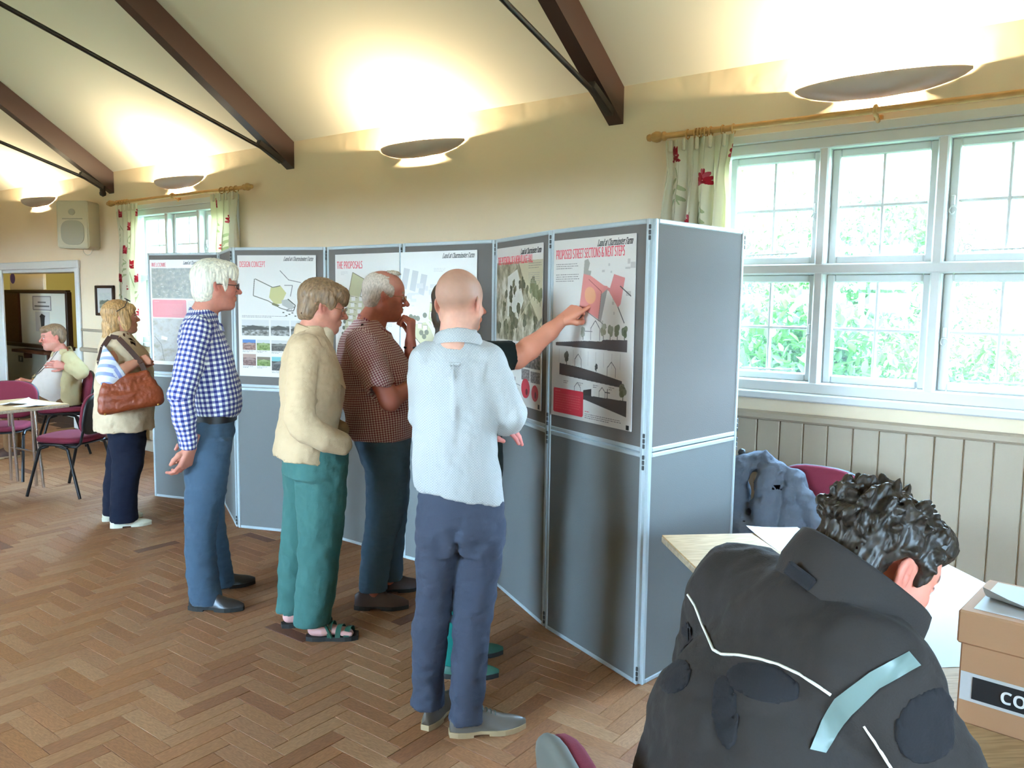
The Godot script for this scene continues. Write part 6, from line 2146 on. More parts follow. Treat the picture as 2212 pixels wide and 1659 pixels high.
func bald_man() -> void:
	var w := person("shaven-headed man in pale grey shirt and navy trousers, seen from behind", Vector3(-1.896, 0, 2.18), 39.99)
	var skin := rgb(214, 158, 132)
	var hx := Transform3D(look(Vector3(0.42, -0.04, -0.90), Vector3(0, 1, 0), 1.0), Vector3(-0.040, 1.598, -0.02))
	garment("body", M.skin, w, func() -> Array:
		var b := Field.new(Vector3(-0.30, 0.0, -0.32), Vector3(0.30, 1.56, 0.2), 0.016)
		b.stack([[0.82, -0.03, 0, 0.12, 0.085], [1.05, -0.05, 0, 0.12, 0.08], [1.3, -0.06, 0, 0.125, 0.08], [1.40, -0.05, 0, 0.10, 0.065]], 0.02)
		b.cone(Vector3(-0.048, 1.38, -0.005), Vector3(-0.046, 1.54, -0.010), 0.050, 0.050, 0.02)
		b.chain([Vector3(0.06, 1.385, 0), Vector3(0.146, 1.19, -0.03), Vector3(0.02, 1.15, -0.17)], [0.042, 0.034, 0.026], 0.02)
		b.chain([Vector3(-0.155, 1.385, 0), Vector3(-0.176, 1.19, -0.075), Vector3(0.0, 1.175, -0.185), Vector3(0.075, 1.165, -0.10)], [0.042, 0.034, 0.026, 0.024], 0.02)
		for s in [-1.0, 1.0]: b.chain([Vector3(-0.035 + 0.08 * s, 0.86, 0), Vector3(-0.055 + 0.075 * s, 0.48, -0.01 + 0.015 * s), Vector3(-0.078 + 0.075 * s, 0.08, -0.01 + 0.04 * s)], [0.062, 0.042, 0.032], 0.02)
		return [b.out(Transform3D(), skin_col(skin)), head_out(hx, {"skin": skin, "fat": 0.15, "nose": 1.0, "neck": Vector3(0, -0.17, -0.045), "neck_r": 0.060, "brow": rgb(120, 90, 70), "scalp": rgb(156, 122, 102), "scalp_k": 0.62, "beard": rgb(110, 84, 70), "beard_k": 0.6}),
			hand_out(Vector3(0.060, 1.165, -0.105), Vector3(0.9, -0.15, 0.42), Vector3(0.1, 0.9, 0.3), 1.0, RELAXED, THUMB_IN, rgb(206, 130, 120), 0.95)])
	garment("shirt", M.grey_dot_shirt, w, func() -> Array:
		var f := Field.new(Vector3(-0.29, 0.80, -0.28), Vector3(0.27, 1.54, 0.19), 0.0100)
		f.stack([[0.855, -0.030, 0, 0.160, 0.128], [0.94, -0.044, 0, 0.163, 0.124], [1.02, -0.050, 0, 0.160, 0.118], [1.12, -0.056, 0, 0.154, 0.114], [1.20, -0.058, 0, 0.153, 0.114], [1.31, -0.065, 0, 0.156, 0.116], [1.38, -0.060, 0, 0.146, 0.106], [1.43, -0.052, 0, 0.120, 0.088], [1.475, -0.047, 0, 0.080, 0.070], [1.505, -0.046, 0, 0.066, 0.064]], 0.02, 0.004)
		f.cone(Vector3(0.062, 1.398, 0.0), Vector3(0.150, 1.20, -0.02), 0.070, 0.058, 0.03)
		f.chain([Vector3(0.150, 1.20, -0.02), Vector3(0.140, 1.172, -0.05), Vector3(0.03, 1.15, -0.165)], [0.058, 0.056, 0.042], 0.012)
		f.cone(Vector3(-0.158, 1.396, 0.0), Vector3(-0.178, 1.19, -0.075), 0.070, 0.054, 0.03)
		f.cone(Vector3(-0.178, 1.19, -0.075), Vector3(0.01, 1.17, -0.185), 0.054, 0.040, 0.012)
		f.keep(Vector3(-0.03, 0.895, 0), Vector3(-0.20, -1, 0.10))
		f.cone(Vector3(-0.062, 1.40, 0.118), Vector3(-0.052, 1.17, 0.116), 0.006, 0.004, 0.010)
		f.rough(folds, 0.0101, Vector3(8, 6, 8), Vector3(4, 1, 1))
		f.rough(folds, 0.0034, Vector3(22, 18, 22), Vector3(4, 7, 1))
		return [f.out()])
	var neck := []
	for k in 13:
		var a := -PI * 1.36 + PI * 1.72 * k / 12.0 + PI
		neck.append(Vector3(-0.046 + cos(a) * 0.070, 1.523 - 0.030 * (1.0 - sin(a)), -0.004 + sin(a) * 0.068))
	collar(w, neck, 0.050, 0.014, M.grey_dot_shirt, 0.46)
	var yoke := []
	for k in 13:
		var x := -0.19 + k * 0.0235
		yoke.append(Vector3(x, 1.392 - 0.010 * sin(PI * k / 12.0), 0.0))
	garment("yoke_seam", M.grey_dot_shirt, w, func() -> Array:
		var f := Field.new(Vector3(-0.072, 1.36, 0.09), Vector3(-0.03, 1.42, 0.14), 0.004)
		f.cone(Vector3(-0.066, 1.396, 0.112), Vector3(-0.040, 1.396, 0.112), 0.007, 0.007, 0.004)
		return [f.out()])
	garment("trousers", M.chino_navy, w, func() -> Array:
		var f := Field.new(Vector3(-0.26, 0.02, -0.20), Vector3(0.18, 0.97, 0.18), 0.0100)
		f.stack([[0.70, -0.032, 0.006, 0.158, 0.112], [0.78, -0.031, 0.012, 0.167, 0.120], [0.86, -0.031, 0.008, 0.163, 0.118], [0.94, -0.036, 0, 0.152, 0.108]], 0.02, 0.006)
		f.stack([[0.075, -0.152, -0.05, 0.064, 0.070], [0.14, -0.153, -0.045, 0.062, 0.068], [0.25, -0.150, -0.035, 0.065, 0.070], [0.40, -0.139, -0.02, 0.072, 0.076], [0.50, -0.126, -0.01, 0.070, 0.080], [0.64, -0.118, 0.0, 0.078, 0.092], [0.76, -0.114, 0.008, 0.086, 0.104]], 0.014, 0.005)
		f.stack([[0.055, -0.004, 0.03, 0.067, 0.072], [0.12, -0.003, 0.03, 0.064, 0.070], [0.22, 0.003, 0.025, 0.066, 0.071], [0.40, 0.012, 0.015, 0.074, 0.078], [0.58, 0.026, 0.008, 0.084, 0.090], [0.66, 0.034, 0.006, 0.088, 0.098], [0.76, 0.045, 0.008, 0.090, 0.106]], 0.014, 0.005)
		f.ell(Vector3(-0.045, 0.66, 0.12), Vector3(0.012, 0.12, 0.05), 0.03, Basis(), true)
		f.rough(folds, 0.0093, Vector3(8, 12, 8), Vector3(1, 0, 6))
		f.rough(folds, 0.0040, Vector3(18, 30, 18), Vector3(3, 1, 2))
		return [f.out()])
	shoe(w, Vector3(-0.160, 0, 0.015), Vector3(0.42, 0, -0.9), 0.29, M.grey_leather, M.tan_sole, 1.0)
	shoe(w, Vector3(-0.066, 0, 0.055), Vector3(1, 0, -0.18), 0.29, M.grey_leather, M.tan_sole, 1.0, M.reflective_grey)

func pointing_person() -> void:
	var w := person("dark-haired person in black T-shirt pointing at the street sections poster, mostly hidden", Vector3(-2.239, 0, 1.79), 40.2)
	var skin := rgb(206, 134, 106)
	var hx := Transform3D(look(Vector3(0.93, 0.04, -0.38), Vector3(0, 1, 0), 0.92), Vector3(-0.030, 1.588, -0.02))
	var wr := Vector3(0.418, 1.535, -0.14)
	garment("body", M.skin, w, func() -> Array:
		var b := Field.new(Vector3(-0.32, 0.0, -0.34), Vector3(0.50, 1.62, 0.26), 0.0125)
		b.stack([[0.82, -0.03, 0, 0.10, 0.12], [1.05, -0.03, 0, 0.09, 0.11], [1.3, -0.03, 0, 0.10, 0.13], [1.40, -0.04, 0, 0.08, 0.13]], 0.03)
		b.cone(Vector3(-0.05, 1.36, 0.0), Vector3(-0.045, 1.52, -0.01), 0.06, 0.048, 0.03)
		b.cone(Vector3(0.03, 1.385, 0.03), Vector3(0.212, 1.375, -0.03), 0.056, 0.048, 0.02)
		b.chain([Vector3(0.212, 1.375, -0.03), Vector3(0.27, 1.415, -0.06), Vector3(0.36, 1.485, -0.11), wr], [0.048, 0.048, 0.037, 0.029], 0.02)
		b.chain([Vector3(-0.12, 1.38, -0.14), Vector3(-0.14, 1.10, -0.16), Vector3(-0.02, 1.0, -0.20)], [0.05, 0.036, 0.026], 0.02)
		for s in [-1.0, 1.0]: b.chain([Vector3(-0.03, 0.86, 0.08 * s), Vector3(-0.05, 0.48, 0.085 * s), Vector3(-0.05, 0.08, 0.09 * s)], [0.08, 0.05, 0.034], 0.02)
		return [b.out(Transform3D(), skin_col(skin)), head_out(hx, {"skin": skin, "nose": 1.3, "neck": Vector3(0, -0.17, -0.05), "neck_r": 0.052, "brow": rgb(60, 40, 30)}),
			hand_out(wr, Vector3(0.80, 0.56, -0.22), Vector3(-0.50, 0.62, 0.60), 1.0, [[-2, 4, 4], [70, 84, 46], [74, 88, 50], [76, 88, 50]], THUMB_IN, skin, 1.0, 0.0032),
			hand_out(Vector3(-0.02, 1.0, -0.20), Vector3(0.9, 0.2, 0.1), Vector3(0, 0.9, 0.2), -1.0, RELAXED, THUMB_OPEN, skin, 0.92)])
	garment("hair", M.hair, w, func() -> Array:
		return [hair_out(hx, [[Vector3(0, 0.050, -0.028), Vector3(0.088, 0.090, 0.112)], [Vector3(0, -0.035, -0.070), Vector3(0.086, 0.095, 0.070)], [Vector3(0, -0.13, -0.085), Vector3(0.055, 0.050, 0.045)]],
			[[Vector3(0, -0.02, 0.10), Vector3(0.12, 0.12, 0.08)]], rgb(46, 34, 22), 0.4, 0.0030, Vector3(78, 11.2, 65))])
	garment("t_shirt", M.black_tee, w, func() -> Array:
		var f := Field.new(Vector3(-0.26, 0.82, -0.28), Vector3(0.26, 1.50, 0.24), 0.0105)
		f.stack([[0.86, -0.01, 0, 0.165, 0.16], [1.0, -0.01, 0, 0.165, 0.15], [1.15, -0.02, 0, 0.150, 0.15], [1.30, -0.03, 0, 0.140, 0.165], [1.38, -0.04, 0, 0.12, 0.160], [1.44, -0.045, 0, 0.08, 0.11]], 0.02, 0.005)
		f.cone(Vector3(0.02, 1.382, 0.04), Vector3(0.215, 1.385, -0.028), 0.068, 0.066, 0.03)
		f.cone(Vector3(-0.10, 1.38, -0.13), Vector3(-0.13, 1.19, -0.16), 0.066, 0.064, 0.03)
		f.keep(Vector3(0.204, 1.38, 0), Vector3(1, 0.05, -0.25))
		f.ell(Vector3(-0.045, 1.50, 0), Vector3(0.068, 0.060, 0.066), 0.008, Basis(), true)
		f.rough(folds, 0.0077, Vector3(8, 9, 8))
		return [f.out()])
	garment("trousers", M.teal_trousers, w, func() -> Array:
		var f := Field.new(Vector3(-0.20, 0.02, -0.22), Vector3(0.16, 0.92, 0.22), 0.0105)
		f.stack([[0.76, -0.03, 0, 0.12, 0.165], [0.88, -0.02, 0, 0.13, 0.165]], 0.02, 0.006)
		f.stack([[0.07, -0.035, 0.085, 0.082, 0.08], [0.45, -0.045, 0.085, 0.09, 0.085], [0.84, -0.03, 0.08, 0.112, 0.095]], 0.02, 0.005)
		f.stack([[0.07, -0.01, -0.085, 0.082, 0.08], [0.45, -0.04, -0.085, 0.09, 0.085], [0.84, -0.03, -0.08, 0.112, 0.095]], 0.02, 0.005)
		f.rough(folds, 0.0077, Vector3(8, 13, 8), Vector3(9, 0, 3))
		return [f.out()])
	shoe(w, Vector3(-0.105, 0, 0.09), Vector3(1, 0, 0.05), 0.25, M.green_leather, M.dark_sole)
	shoe(w, Vector3(-0.075, 0, -0.09), Vector3(1, 0, -0.15), 0.25, M.green_leather, M.dark_sole)

func gilet_woman() -> void:
	var w := person("blonde woman in beige gilet and striped sleeves carrying a brown bag", Vector3(-5.542, 0, 1.622), 63.05)
	var skin := rgb(206, 144, 116)
	var zc := -0.09
	var hx := Transform3D(look(Vector3(0.97, 0.10, -0.06), Vector3(-0.06, 1, 0), 0.93), Vector3(0.046, 1.462, zc))
	var wr := Vector3(0.118, 1.165, 0.135)
	garment("body", M.skin, w, func() -> Array:
		var b := Field.new(Vector3(-0.24, 0.0, -0.44), Vector3(0.28, 1.42, 0.27), 0.013)
		b.stack([[0.64, 0.05, zc, 0.12, 0.14], [0.95, 0.04, zc, 0.13, 0.15], [1.2, 0.04, zc, 0.11, 0.14], [1.28, 0.02, zc, 0.08, 0.14]], 0.03)
		b.cone(Vector3(0.01, 1.24, zc), Vector3(0.03, 1.37, zc), 0.06, 0.05, 0.03)
		b.chain([Vector3(0.0, 1.245, zc + 0.13), Vector3(-0.055, 1.085, 0.155), Vector3(0.03, 1.115, 0.162), wr], [0.036, 0.036, 0.042, 0.031], 0.02)
		b.chain([Vector3(0.0, 1.26, zc - 0.14), Vector3(0.02, 1.03, zc - 0.22), Vector3(0.10, 0.85, zc - 0.2)], [0.05, 0.038, 0.027], 0.02)
		b.chain([Vector3(0.05, 0.70, zc + 0.08), Vector3(0.04, 0.42, -0.03), Vector3(0.01, 0.09, 0.01)], [0.085, 0.055, 0.035], 0.02)
		b.chain([Vector3(0.04, 0.70, zc - 0.08), Vector3(0.0, 0.42, -0.20), Vector3(-0.045, 0.09, -0.21)], [0.085, 0.055, 0.035], 0.02)
		return [b.out(Transform3D(), skin_col(skin)), head_out(hx, {"skin": skin, "fat": 0.9, "nose": 0.8, "neck": Vector3(0, -0.16, -0.04), "neck_r": 0.054, "brow": rgb(140, 104, 76)}),
			hand_out(wr, Vector3(0.96, 0.25, -0.1), Vector3(-0.15, 0.35, 0.92), 1.0, [[58, 78, 44], [62, 82, 46], [66, 84, 48], [70, 84, 48]], THUMB_IN, skin, 0.92),
			hand_out(Vector3(0.10, 0.85, zc - 0.2), Vector3(0.1, -1, 0), Vector3(0, 0, -1), 1.0, RELAXED, THUMB_OPEN, skin, 0.9)])
	garment("hair", M.hair, w, func() -> Array:
		return [hair_out(hx, [[Vector3(0, 0.052, -0.030), Vector3(0.092, 0.092, 0.112)], [Vector3(0, -0.05, -0.075), Vector3(0.086, 0.105, 0.072), Basis(Vector3.RIGHT, 0.25)], [Vector3(0, -0.15, -0.118), Vector3(0.080, 0.090, 0.046), Basis(Vector3.RIGHT, 0.42)], [Vector3(0, -0.235, -0.150), Vector3(0.05, 0.05, 0.022), Basis(Vector3.RIGHT, 0.5)], [Vector3(0.078, -0.015, 0.012), Vector3(0.020, 0.085, 0.040)], [Vector3(-0.078, -0.015, 0.012), Vector3(0.020, 0.085, 0.040)], [Vector3(0.05, 0.055, 0.060), Vector3(0.036, 0.050, 0.040)], [Vector3(-0.05, 0.055, 0.060), Vector3(0.036, 0.050, 0.040)]],
			[[Vector3(0, -0.03, 0.115), Vector3(0.12, 0.105, 0.080)], [Vector3(0, -0.14, 0.05), Vector3(0.12, 0.07, 0.075)]], rgb(186, 144, 92), 0.5, 0.0060, Vector3(78, 8, 59.8), 0.018)])
	var gl := MB.new()
	for s in [-1.0, 1.0]:
		var c := []
		for k in 15: c.append(hx * Vector3(s * 0.034 + cos(TAU * k / 14) * 0.024, 0.132 + sin(TAU * k / 14) * 0.012, 0.052 - sin(TAU * k / 14) * 0.016))
		gl.tube(c, 0.0028, 6, false)
		gl.tube([hx * Vector3(s * 0.058, 0.13, 0.05), hx * Vector3(s * 0.098, 0.085, 0.02), hx * Vector3(s * 0.100, 0.055, -0.04)], 0.003, 6)
	part("sunglasses", gl.mesh(), M.black_plastic, w)
	var ch := [[Vector3(0.0, 1.27, zc + 0.14), Vector3(-0.058, 1.065, 0.165), Vector3(-1, 0, -0.6), 0.6, 1.0, 17.5], [Vector3(-0.058, 1.065, 0.165), Vector3(0.07, 1.13, 0.15), Vector3(0, 0, -1), 0.5, 1.0, 17.5], [Vector3(0.0, 1.27, zc - 0.14), Vector3(0.02, 1.03, zc - 0.22), Vector3(-1, 0, 0.6), 0.6, 1.0, 17.5]]
	garment("jumper_sleeve", M.striped_knit, w, func() -> Array:
		var f := Field.new(Vector3(-0.18, 0.94, -0.42), Vector3(0.14, 1.36, 0.27), 0.009)
		f.cone(Vector3(0.0, 1.262, zc + 0.150), Vector3(-0.058, 1.085, 0.157), 0.080, 0.070, 0.03)
		f.chain([Vector3(-0.058, 1.085, 0.155), Vector3(-0.040, 1.072, 0.165), Vector3(0.045, 1.120, 0.160)], [0.068, 0.064, 0.052], 0.012)
		f.cone(Vector3(0.0, 1.255, zc - 0.135), Vector3(0.02, 1.03, zc - 0.22), 0.068, 0.05, 0.03)
		f.keep(Vector3(0.036, 1.115, 0.16), Vector3(0.86, 0.5, -0.1))
		f.rough(folds, 0.0040, Vector3(14, 14, 14))
		return [f.out(Transform3D(), null, ch)])
	garment("gilet", M.gilet_cloth, w, func() -> Array:
		var f := Field.new(Vector3(-0.23, 0.62, zc - 0.27), Vector3(0.29, 1.42, zc + 0.27), 0.0105)
		f.stack([[0.685, 0.034, zc, 0.198, 0.218], [0.76, 0.034, zc, 0.196, 0.220], [0.86, 0.040, zc, 0.192, 0.216], [0.98, 0.042, zc, 0.190, 0.210], [1.10, 0.046, zc, 0.186, 0.202], [1.21, 0.046, zc, 0.166, 0.190], [1.27, 0.030, zc, 0.138, 0.172], [1.325, 0.014, zc, 0.104, 0.125], [1.372, 0.014, zc, 0.074, 0.080]], 0.02, 0.004)
		f.ell(Vector3(0.03, 1.41, zc), Vector3(0.064, 0.066, 0.062), 0.008, Basis(), true)
		f.rough(folds, 0.0116, Vector3(7, 9, 7), Vector3(3, 3, 3))
		f.rough(folds, 0.0045, Vector3(20, 18, 20))
		return [f.out()])
	garment("trousers", M.navy_cloth, w, func() -> Array:
		var f := Field.new(Vector3(-0.20, 0.02, -0.32), Vector3(0.22, 0.76, 0.14), 0.0105)
		f.stack([[0.56, 0.05, zc, 0.118, 0.165], [0.64, 0.05, zc, 0.124, 0.175], [0.72, 0.05, zc, 0.130, 0.17]], 0.02, 0.006)
		f.stack([[0.045, 0.012, 0.0, 0.094, 0.088], [0.16, 0.010, 0.0, 0.090, 0.086], [0.30, 0.022, -0.005, 0.090, 0.088], [0.45, 0.048, -0.015, 0.104, 0.094], [0.62, 0.052, -0.03, 0.116, 0.10]], 0.02, 0.006)
		f.stack([[0.045, -0.045, -0.21, 0.084, 0.08], [0.25, -0.030, -0.20, 0.088, 0.085], [0.45, 0.010, -0.18, 0.102, 0.092], [0.62, 0.04, -0.15, 0.114, 0.10]], 0.02, 0.006)
		f.rough(folds, 0.0077, Vector3(8, 13, 8), Vector3(5, 0, 3))
		return [f.out()])
	shoe(w, Vector3(-0.078, 0, 0.0), Vector3(1, 0, 0.03), 0.265, M.cream_canvas, M.cream_canvas, 0.75)
	shoe(w, Vector3(-0.130, 0, -0.21), Vector3(1, 0, -0.1), 0.265, M.cream_canvas, M.cream_canvas, 0.75)
	# her bag
	var bag := thing("handbag", "tan brown leather shoulder bag under the blonde woman's arm", "handbag", Vector3(-5.542, 0, 1.622), deg_to_rad(63.05))
	garment("bag_body", M.tan_leather, bag, func() -> Array:
		var f := Field.new(Vector3(-0.16, 0.78, 0.09), Vector3(0.34, 1.20, 0.30), 0.0075)
		f.cone(Vector3(-0.088, 0.862, 0.20), Vector3(0.245, 0.915, 0.19), 0.040, 0.040, 0.03, Vector3.BACK, 1.2)
		f.cone(Vector3(-0.075, 0.99, 0.195), Vector3(0.205, 1.03, 0.185), 0.030, 0.032, 0.06)
		f.cone(Vector3(-0.066, 1.04, 0.19), Vector3(0.175, 1.095, 0.18), 0.022, 0.024, 0.05)
		f.cone(Vector3(-0.08, 0.93, 0.20), Vector3(0.225, 0.97, 0.19), 0.042, 0.044, 0.05)
		f.rough(folds, 0.0077, Vector3(9, 9, 9), Vector3(1, 2, 3))
		f.rough(folds, 0.0022, Vector3(30, 30, 30))
		return [f.out()])
	for st in [[Vector3(-0.070, 1.06, 0.185), Vector3(-0.105, 1.18, 0.11), Vector3(-0.080, 1.27, 0.06), Vector3(-0.035, 1.340, 0.02), Vector3(0.015, 1.330, 0.035), Vector3(0.085, 1.25, 0.125), Vector3(0.150, 1.165, 0.165), Vector3(0.172, 1.10, 0.18)]]:
		var mb := MB.new()
		for i in st.size() - 1: mb.bar(st[i], st[i + 1], 0.034, 0.005, Vector3(-0.2, 0.5, 1), 0.002)
		part("strap", mb.mesh(), M.brown_leather, bag)
	var stud := MB.new()
	for p in [Vector3(-0.080, 0.835, 0.245), Vector3(0.245, 0.885, 0.235)]: stud.lathe([Vector2(0.001, 0.006), Vector2(0.006, 0.004), Vector2(0.008, 0.0)], 8, Transform3D(Basis(Vector3.RIGHT, PI / 2), p))
	part("stud", stud.mesh(), M.brass, bag)

func seated_old_man() -> void:
	var w := person("old man in khaki jacket sitting by the serving hatch, hand on his chest", Vector3(-8.88, 0, 1.08), 69.27)
	var skin := rgb(206, 134, 116)
	var hx := Transform3D(look(Vector3(-0.98, -0.06, 0.18), Vector3(0, 1, 0), 1.04), Vector3(0.455, 1.180, 0))
	garment("body", M.skin, w, func() -> Array:
		var b := Field.new(Vector3(-0.10, 0.0, -0.32), Vector3(0.80, 1.12, 0.34), 0.016)
		b.stack([[0.46, 0.50, 0, 0.14, 0.15], [0.7, 0.47, 0, 0.16, 0.15], [0.95, 0.55, 0, 0.11, 0.15]], 0.03)
		b.cone(Vector3(0.55, 0.95, 0), Vector3(0.49, 1.08, 0), 0.07, 0.055, 0.03)
		b.chain([Vector3(0.59, 0.97, 0.16), Vector3(0.675, 0.845, 0.25), Vector3(0.56, 0.90, 0.22)], [0.055, 0.042, 0.03], 0.02)
		b.chain([Vector3(0.56, 0.97, -0.16), Vector3(0.46, 0.74, -0.22), Vector3(0.25, 0.72, -0.13)], [0.055, 0.042, 0.03], 0.02)
		for s in [-1.0, 1.0]: b.chain([Vector3(0.48, 0.53, 0.09 * s), Vector3(0.06, 0.53 + 0.03 * s, 0.08 * s), Vector3(0.04, 0.09, 0.09 * s)], [0.075, 0.055, 0.035], 0.02)
		return [b.out(Transform3D(), skin_col(skin)), head_out(hx, {"skin": skin, "fat": 0.6, "nose": 1.2, "open": 0.8, "neck": Vector3(0, -0.16, -0.07), "neck_r": 0.062, "brow": rgb(140, 110, 90), "beard": rgb(190, 160, 140), "beard_k": 0.3}, 0.0042),
			hand_out(Vector3(0.545, 0.905, 0.215), Vector3(-0.92, 0.22, 0.05), Vector3(0.1, 0.3, 0.9), -1.0, RELAXED, THUMB_OPEN, skin, 1.05, 0.0042),
			hand_out(Vector3(0.25, 0.72, -0.13), Vector3(-0.9, 0.25, 0.1), Vector3(0.1, 0.8, 0.4), 1.0, [[40, 50, 30], [44, 52, 30], [48, 52, 30], [50, 52, 30]], THUMB_IN, skin, 1.05, 0.0042)])
	garment("hair", M.hair, w, func() -> Array:
		return [hair_out(hx, [[Vector3(0, 0.050, -0.024), Vector3(0.084, 0.090, 0.104)], [Vector3(0, -0.01, -0.058), Vector3(0.080, 0.060, 0.056)], [Vector3(0, 0.082, 0.058), Vector3(0.066, 0.040, 0.048)]],
			[[Vector3(0, -0.04, 0.10), Vector3(0.12, 0.085, 0.092)], [Vector3(0.09, -0.02, 0.0), Vector3(0.034, 0.036, 0.034)], [Vector3(-0.09, -0.02, 0.0), Vector3(0.034, 0.036, 0.034)], [Vector3(0, -0.13, -0.03), Vector3(0.14, 0.07, 0.14)]], rgb(126, 100, 76), 0.4, 0.0035, Vector3(78, 11.2, 52), 0.02, 0.005)])
	garment("shirt", M.pale_shirt, w, func() -> Array:
		var f := Field.new(Vector3(0.18, 0.44, -0.26), Vector3(0.72, 1.10, 0.26), 0.012)
		f.stack([[0.53, 0.46, 0, 0.18, 0.185], [0.61, 0.442, 0, 0.206, 0.20], [0.69, 0.442, 0, 0.206, 0.20], [0.80, 0.475, 0, 0.178, 0.19], [0.92, 0.52, 0, 0.140, 0.175], [1.0, 0.54, 0, 0.105, 0.14], [1.045, 0.535, 0, 0.075, 0.08]], 0.02, 0.006)
		f.rough(folds, 0.0050, Vector3(9, 9, 9))
		return [f.out()])
	garment("jacket", M.khaki_jacket, w, func() -> Array:
		var f := Field.new(Vector3(0.26, 0.44, -0.33), Vector3(0.80, 1.12, 0.36), 0.0115)
		f.stack([[0.50, 0.57, 0, 0.125, 0.215], [0.62, 0.56, 0, 0.145, 0.222], [0.74, 0.565, 0, 0.140, 0.215], [0.86, 0.575, 0, 0.128, 0.205], [0.96, 0.575, 0, 0.112, 0.185], [1.03, 0.56, 0, 0.085, 0.125], [1.065, 0.55, 0, 0.07, 0.085]], 0.02, 0.005)
		f.chain([Vector3(0.585, 0.975, 0.165), Vector3(0.682, 0.85, 0.255), Vector3(0.672, 0.835, 0.26), Vector3(0.575, 0.892, 0.228)], [0.078, 0.070, 0.064, 0.05], 0.015)
		f.chain([Vector3(0.56, 0.965, -0.16), Vector3(0.46, 0.75, -0.23), Vector3(0.32, 0.725, -0.15)], [0.078, 0.064, 0.05], 0.02)
		f.ell(Vector3(0.36, 0.80, 0.0), Vector3(0.17, 0.34, 0.15), 0.01, Basis(Vector3.BACK, -0.25), true)
		f.rough(folds, 0.0101, Vector3(8, 9, 8), Vector3(2, 6, 1))
		return [f.out()])
	var neck := []
	for k in 11:
		var a := PI * 0.18 - PI * 1.36 * k / 10.0
		neck.append(Vector3(0.530 + cos(a) * 0.078, 1.062 + 0.028 * (cos(a) + 0.2), sin(a) * 0.080))
	collar(w, neck, 0.05, 0.016, M.khaki_jacket)
	garment("trousers", M.brown_trousers, w, func() -> Array:
		var f := Field.new(Vector3(-0.09, 0.05, -0.24), Vector3(0.68, 0.68, 0.26), 0.012)
		f.cone(Vector3(0.52, 0.54, -0.08), Vector3(0.52, 0.54, 0.08), 0.12, 0.12, 0.03)
		f.chain([Vector3(0.48, 0.54, 0.09), Vector3(0.06, 0.575, 0.08), Vector3(0.045, 0.52, 0.085), Vector3(0.045, 0.10, 0.09)], [0.098, 0.074, 0.07, 0.062], 0.02)
		f.chain([Vector3(0.48, 0.54, -0.09), Vector3(0.05, 0.52, -0.08), Vector3(0.06, 0.46, -0.085), Vector3(0.08, 0.10, -0.09)], [0.098, 0.074, 0.07, 0.062], 0.02)
		f.rough(folds, 0.0077, Vector3(9, 12, 9))
		return [f.out()])
	shoe(w, Vector3(0.12, 0, 0.10), Vector3(-1, 0, 0.12), 0.28, M.brown_leather, M.tan_sole)
	shoe(w, Vector3(0.15, 0, -0.09), Vector3(-1, 0, -0.05), 0.28, M.brown_leather, M.tan_sole)
	var cord := MB.new()
	cord.tube([Vector3(0.49, 1.05, 0.07), Vector3(0.40, 0.92, 0.09), Vector3(0.315, 0.83, 0.07), Vector3(0.290, 0.815, 0.02), Vector3(0.31, 0.83, -0.06), Vector3(0.42, 0.95, -0.08), Vector3(0.49, 1.05, -0.07)], 0.003, 5)
	var g := part("spectacle_cord", cord.mesh(), M.black_plastic, w)
	var gm := MB.new()
	for s in [-1.0, 1.0]:
		var c := []
		for k in 13: c.append(Vector3(0.278 + 0.02 * sin(TAU * k / 12.0), 0.802 + sin(TAU * k / 12.0) * 0.018, s * 0.034 + cos(TAU * k / 12.0) * 0.024))
		gm.tube(c, 0.0018, 5, false)
	part("hanging_spectacles", gm.mesh(), M.gold_wire, g)
	var wt := MB.new()
	var c2 := []
	for k in 13: c2.append(Vector3(0.275, 0.722 + sin(TAU * k / 12) * 0.036, -0.142 + cos(TAU * k / 12) * 0.036))
	wt.tube(c2, 0.008, 6, false)
	wt.lathe([Vector2(0.001, 0.010), Vector2(0.018, 0.008), Vector2(0.018, 0.0)], 12, Transform3D(Basis(), Vector3(0.275, 0.755, -0.142)))
	part("wristwatch", wt.mesh(), M.brass, w)

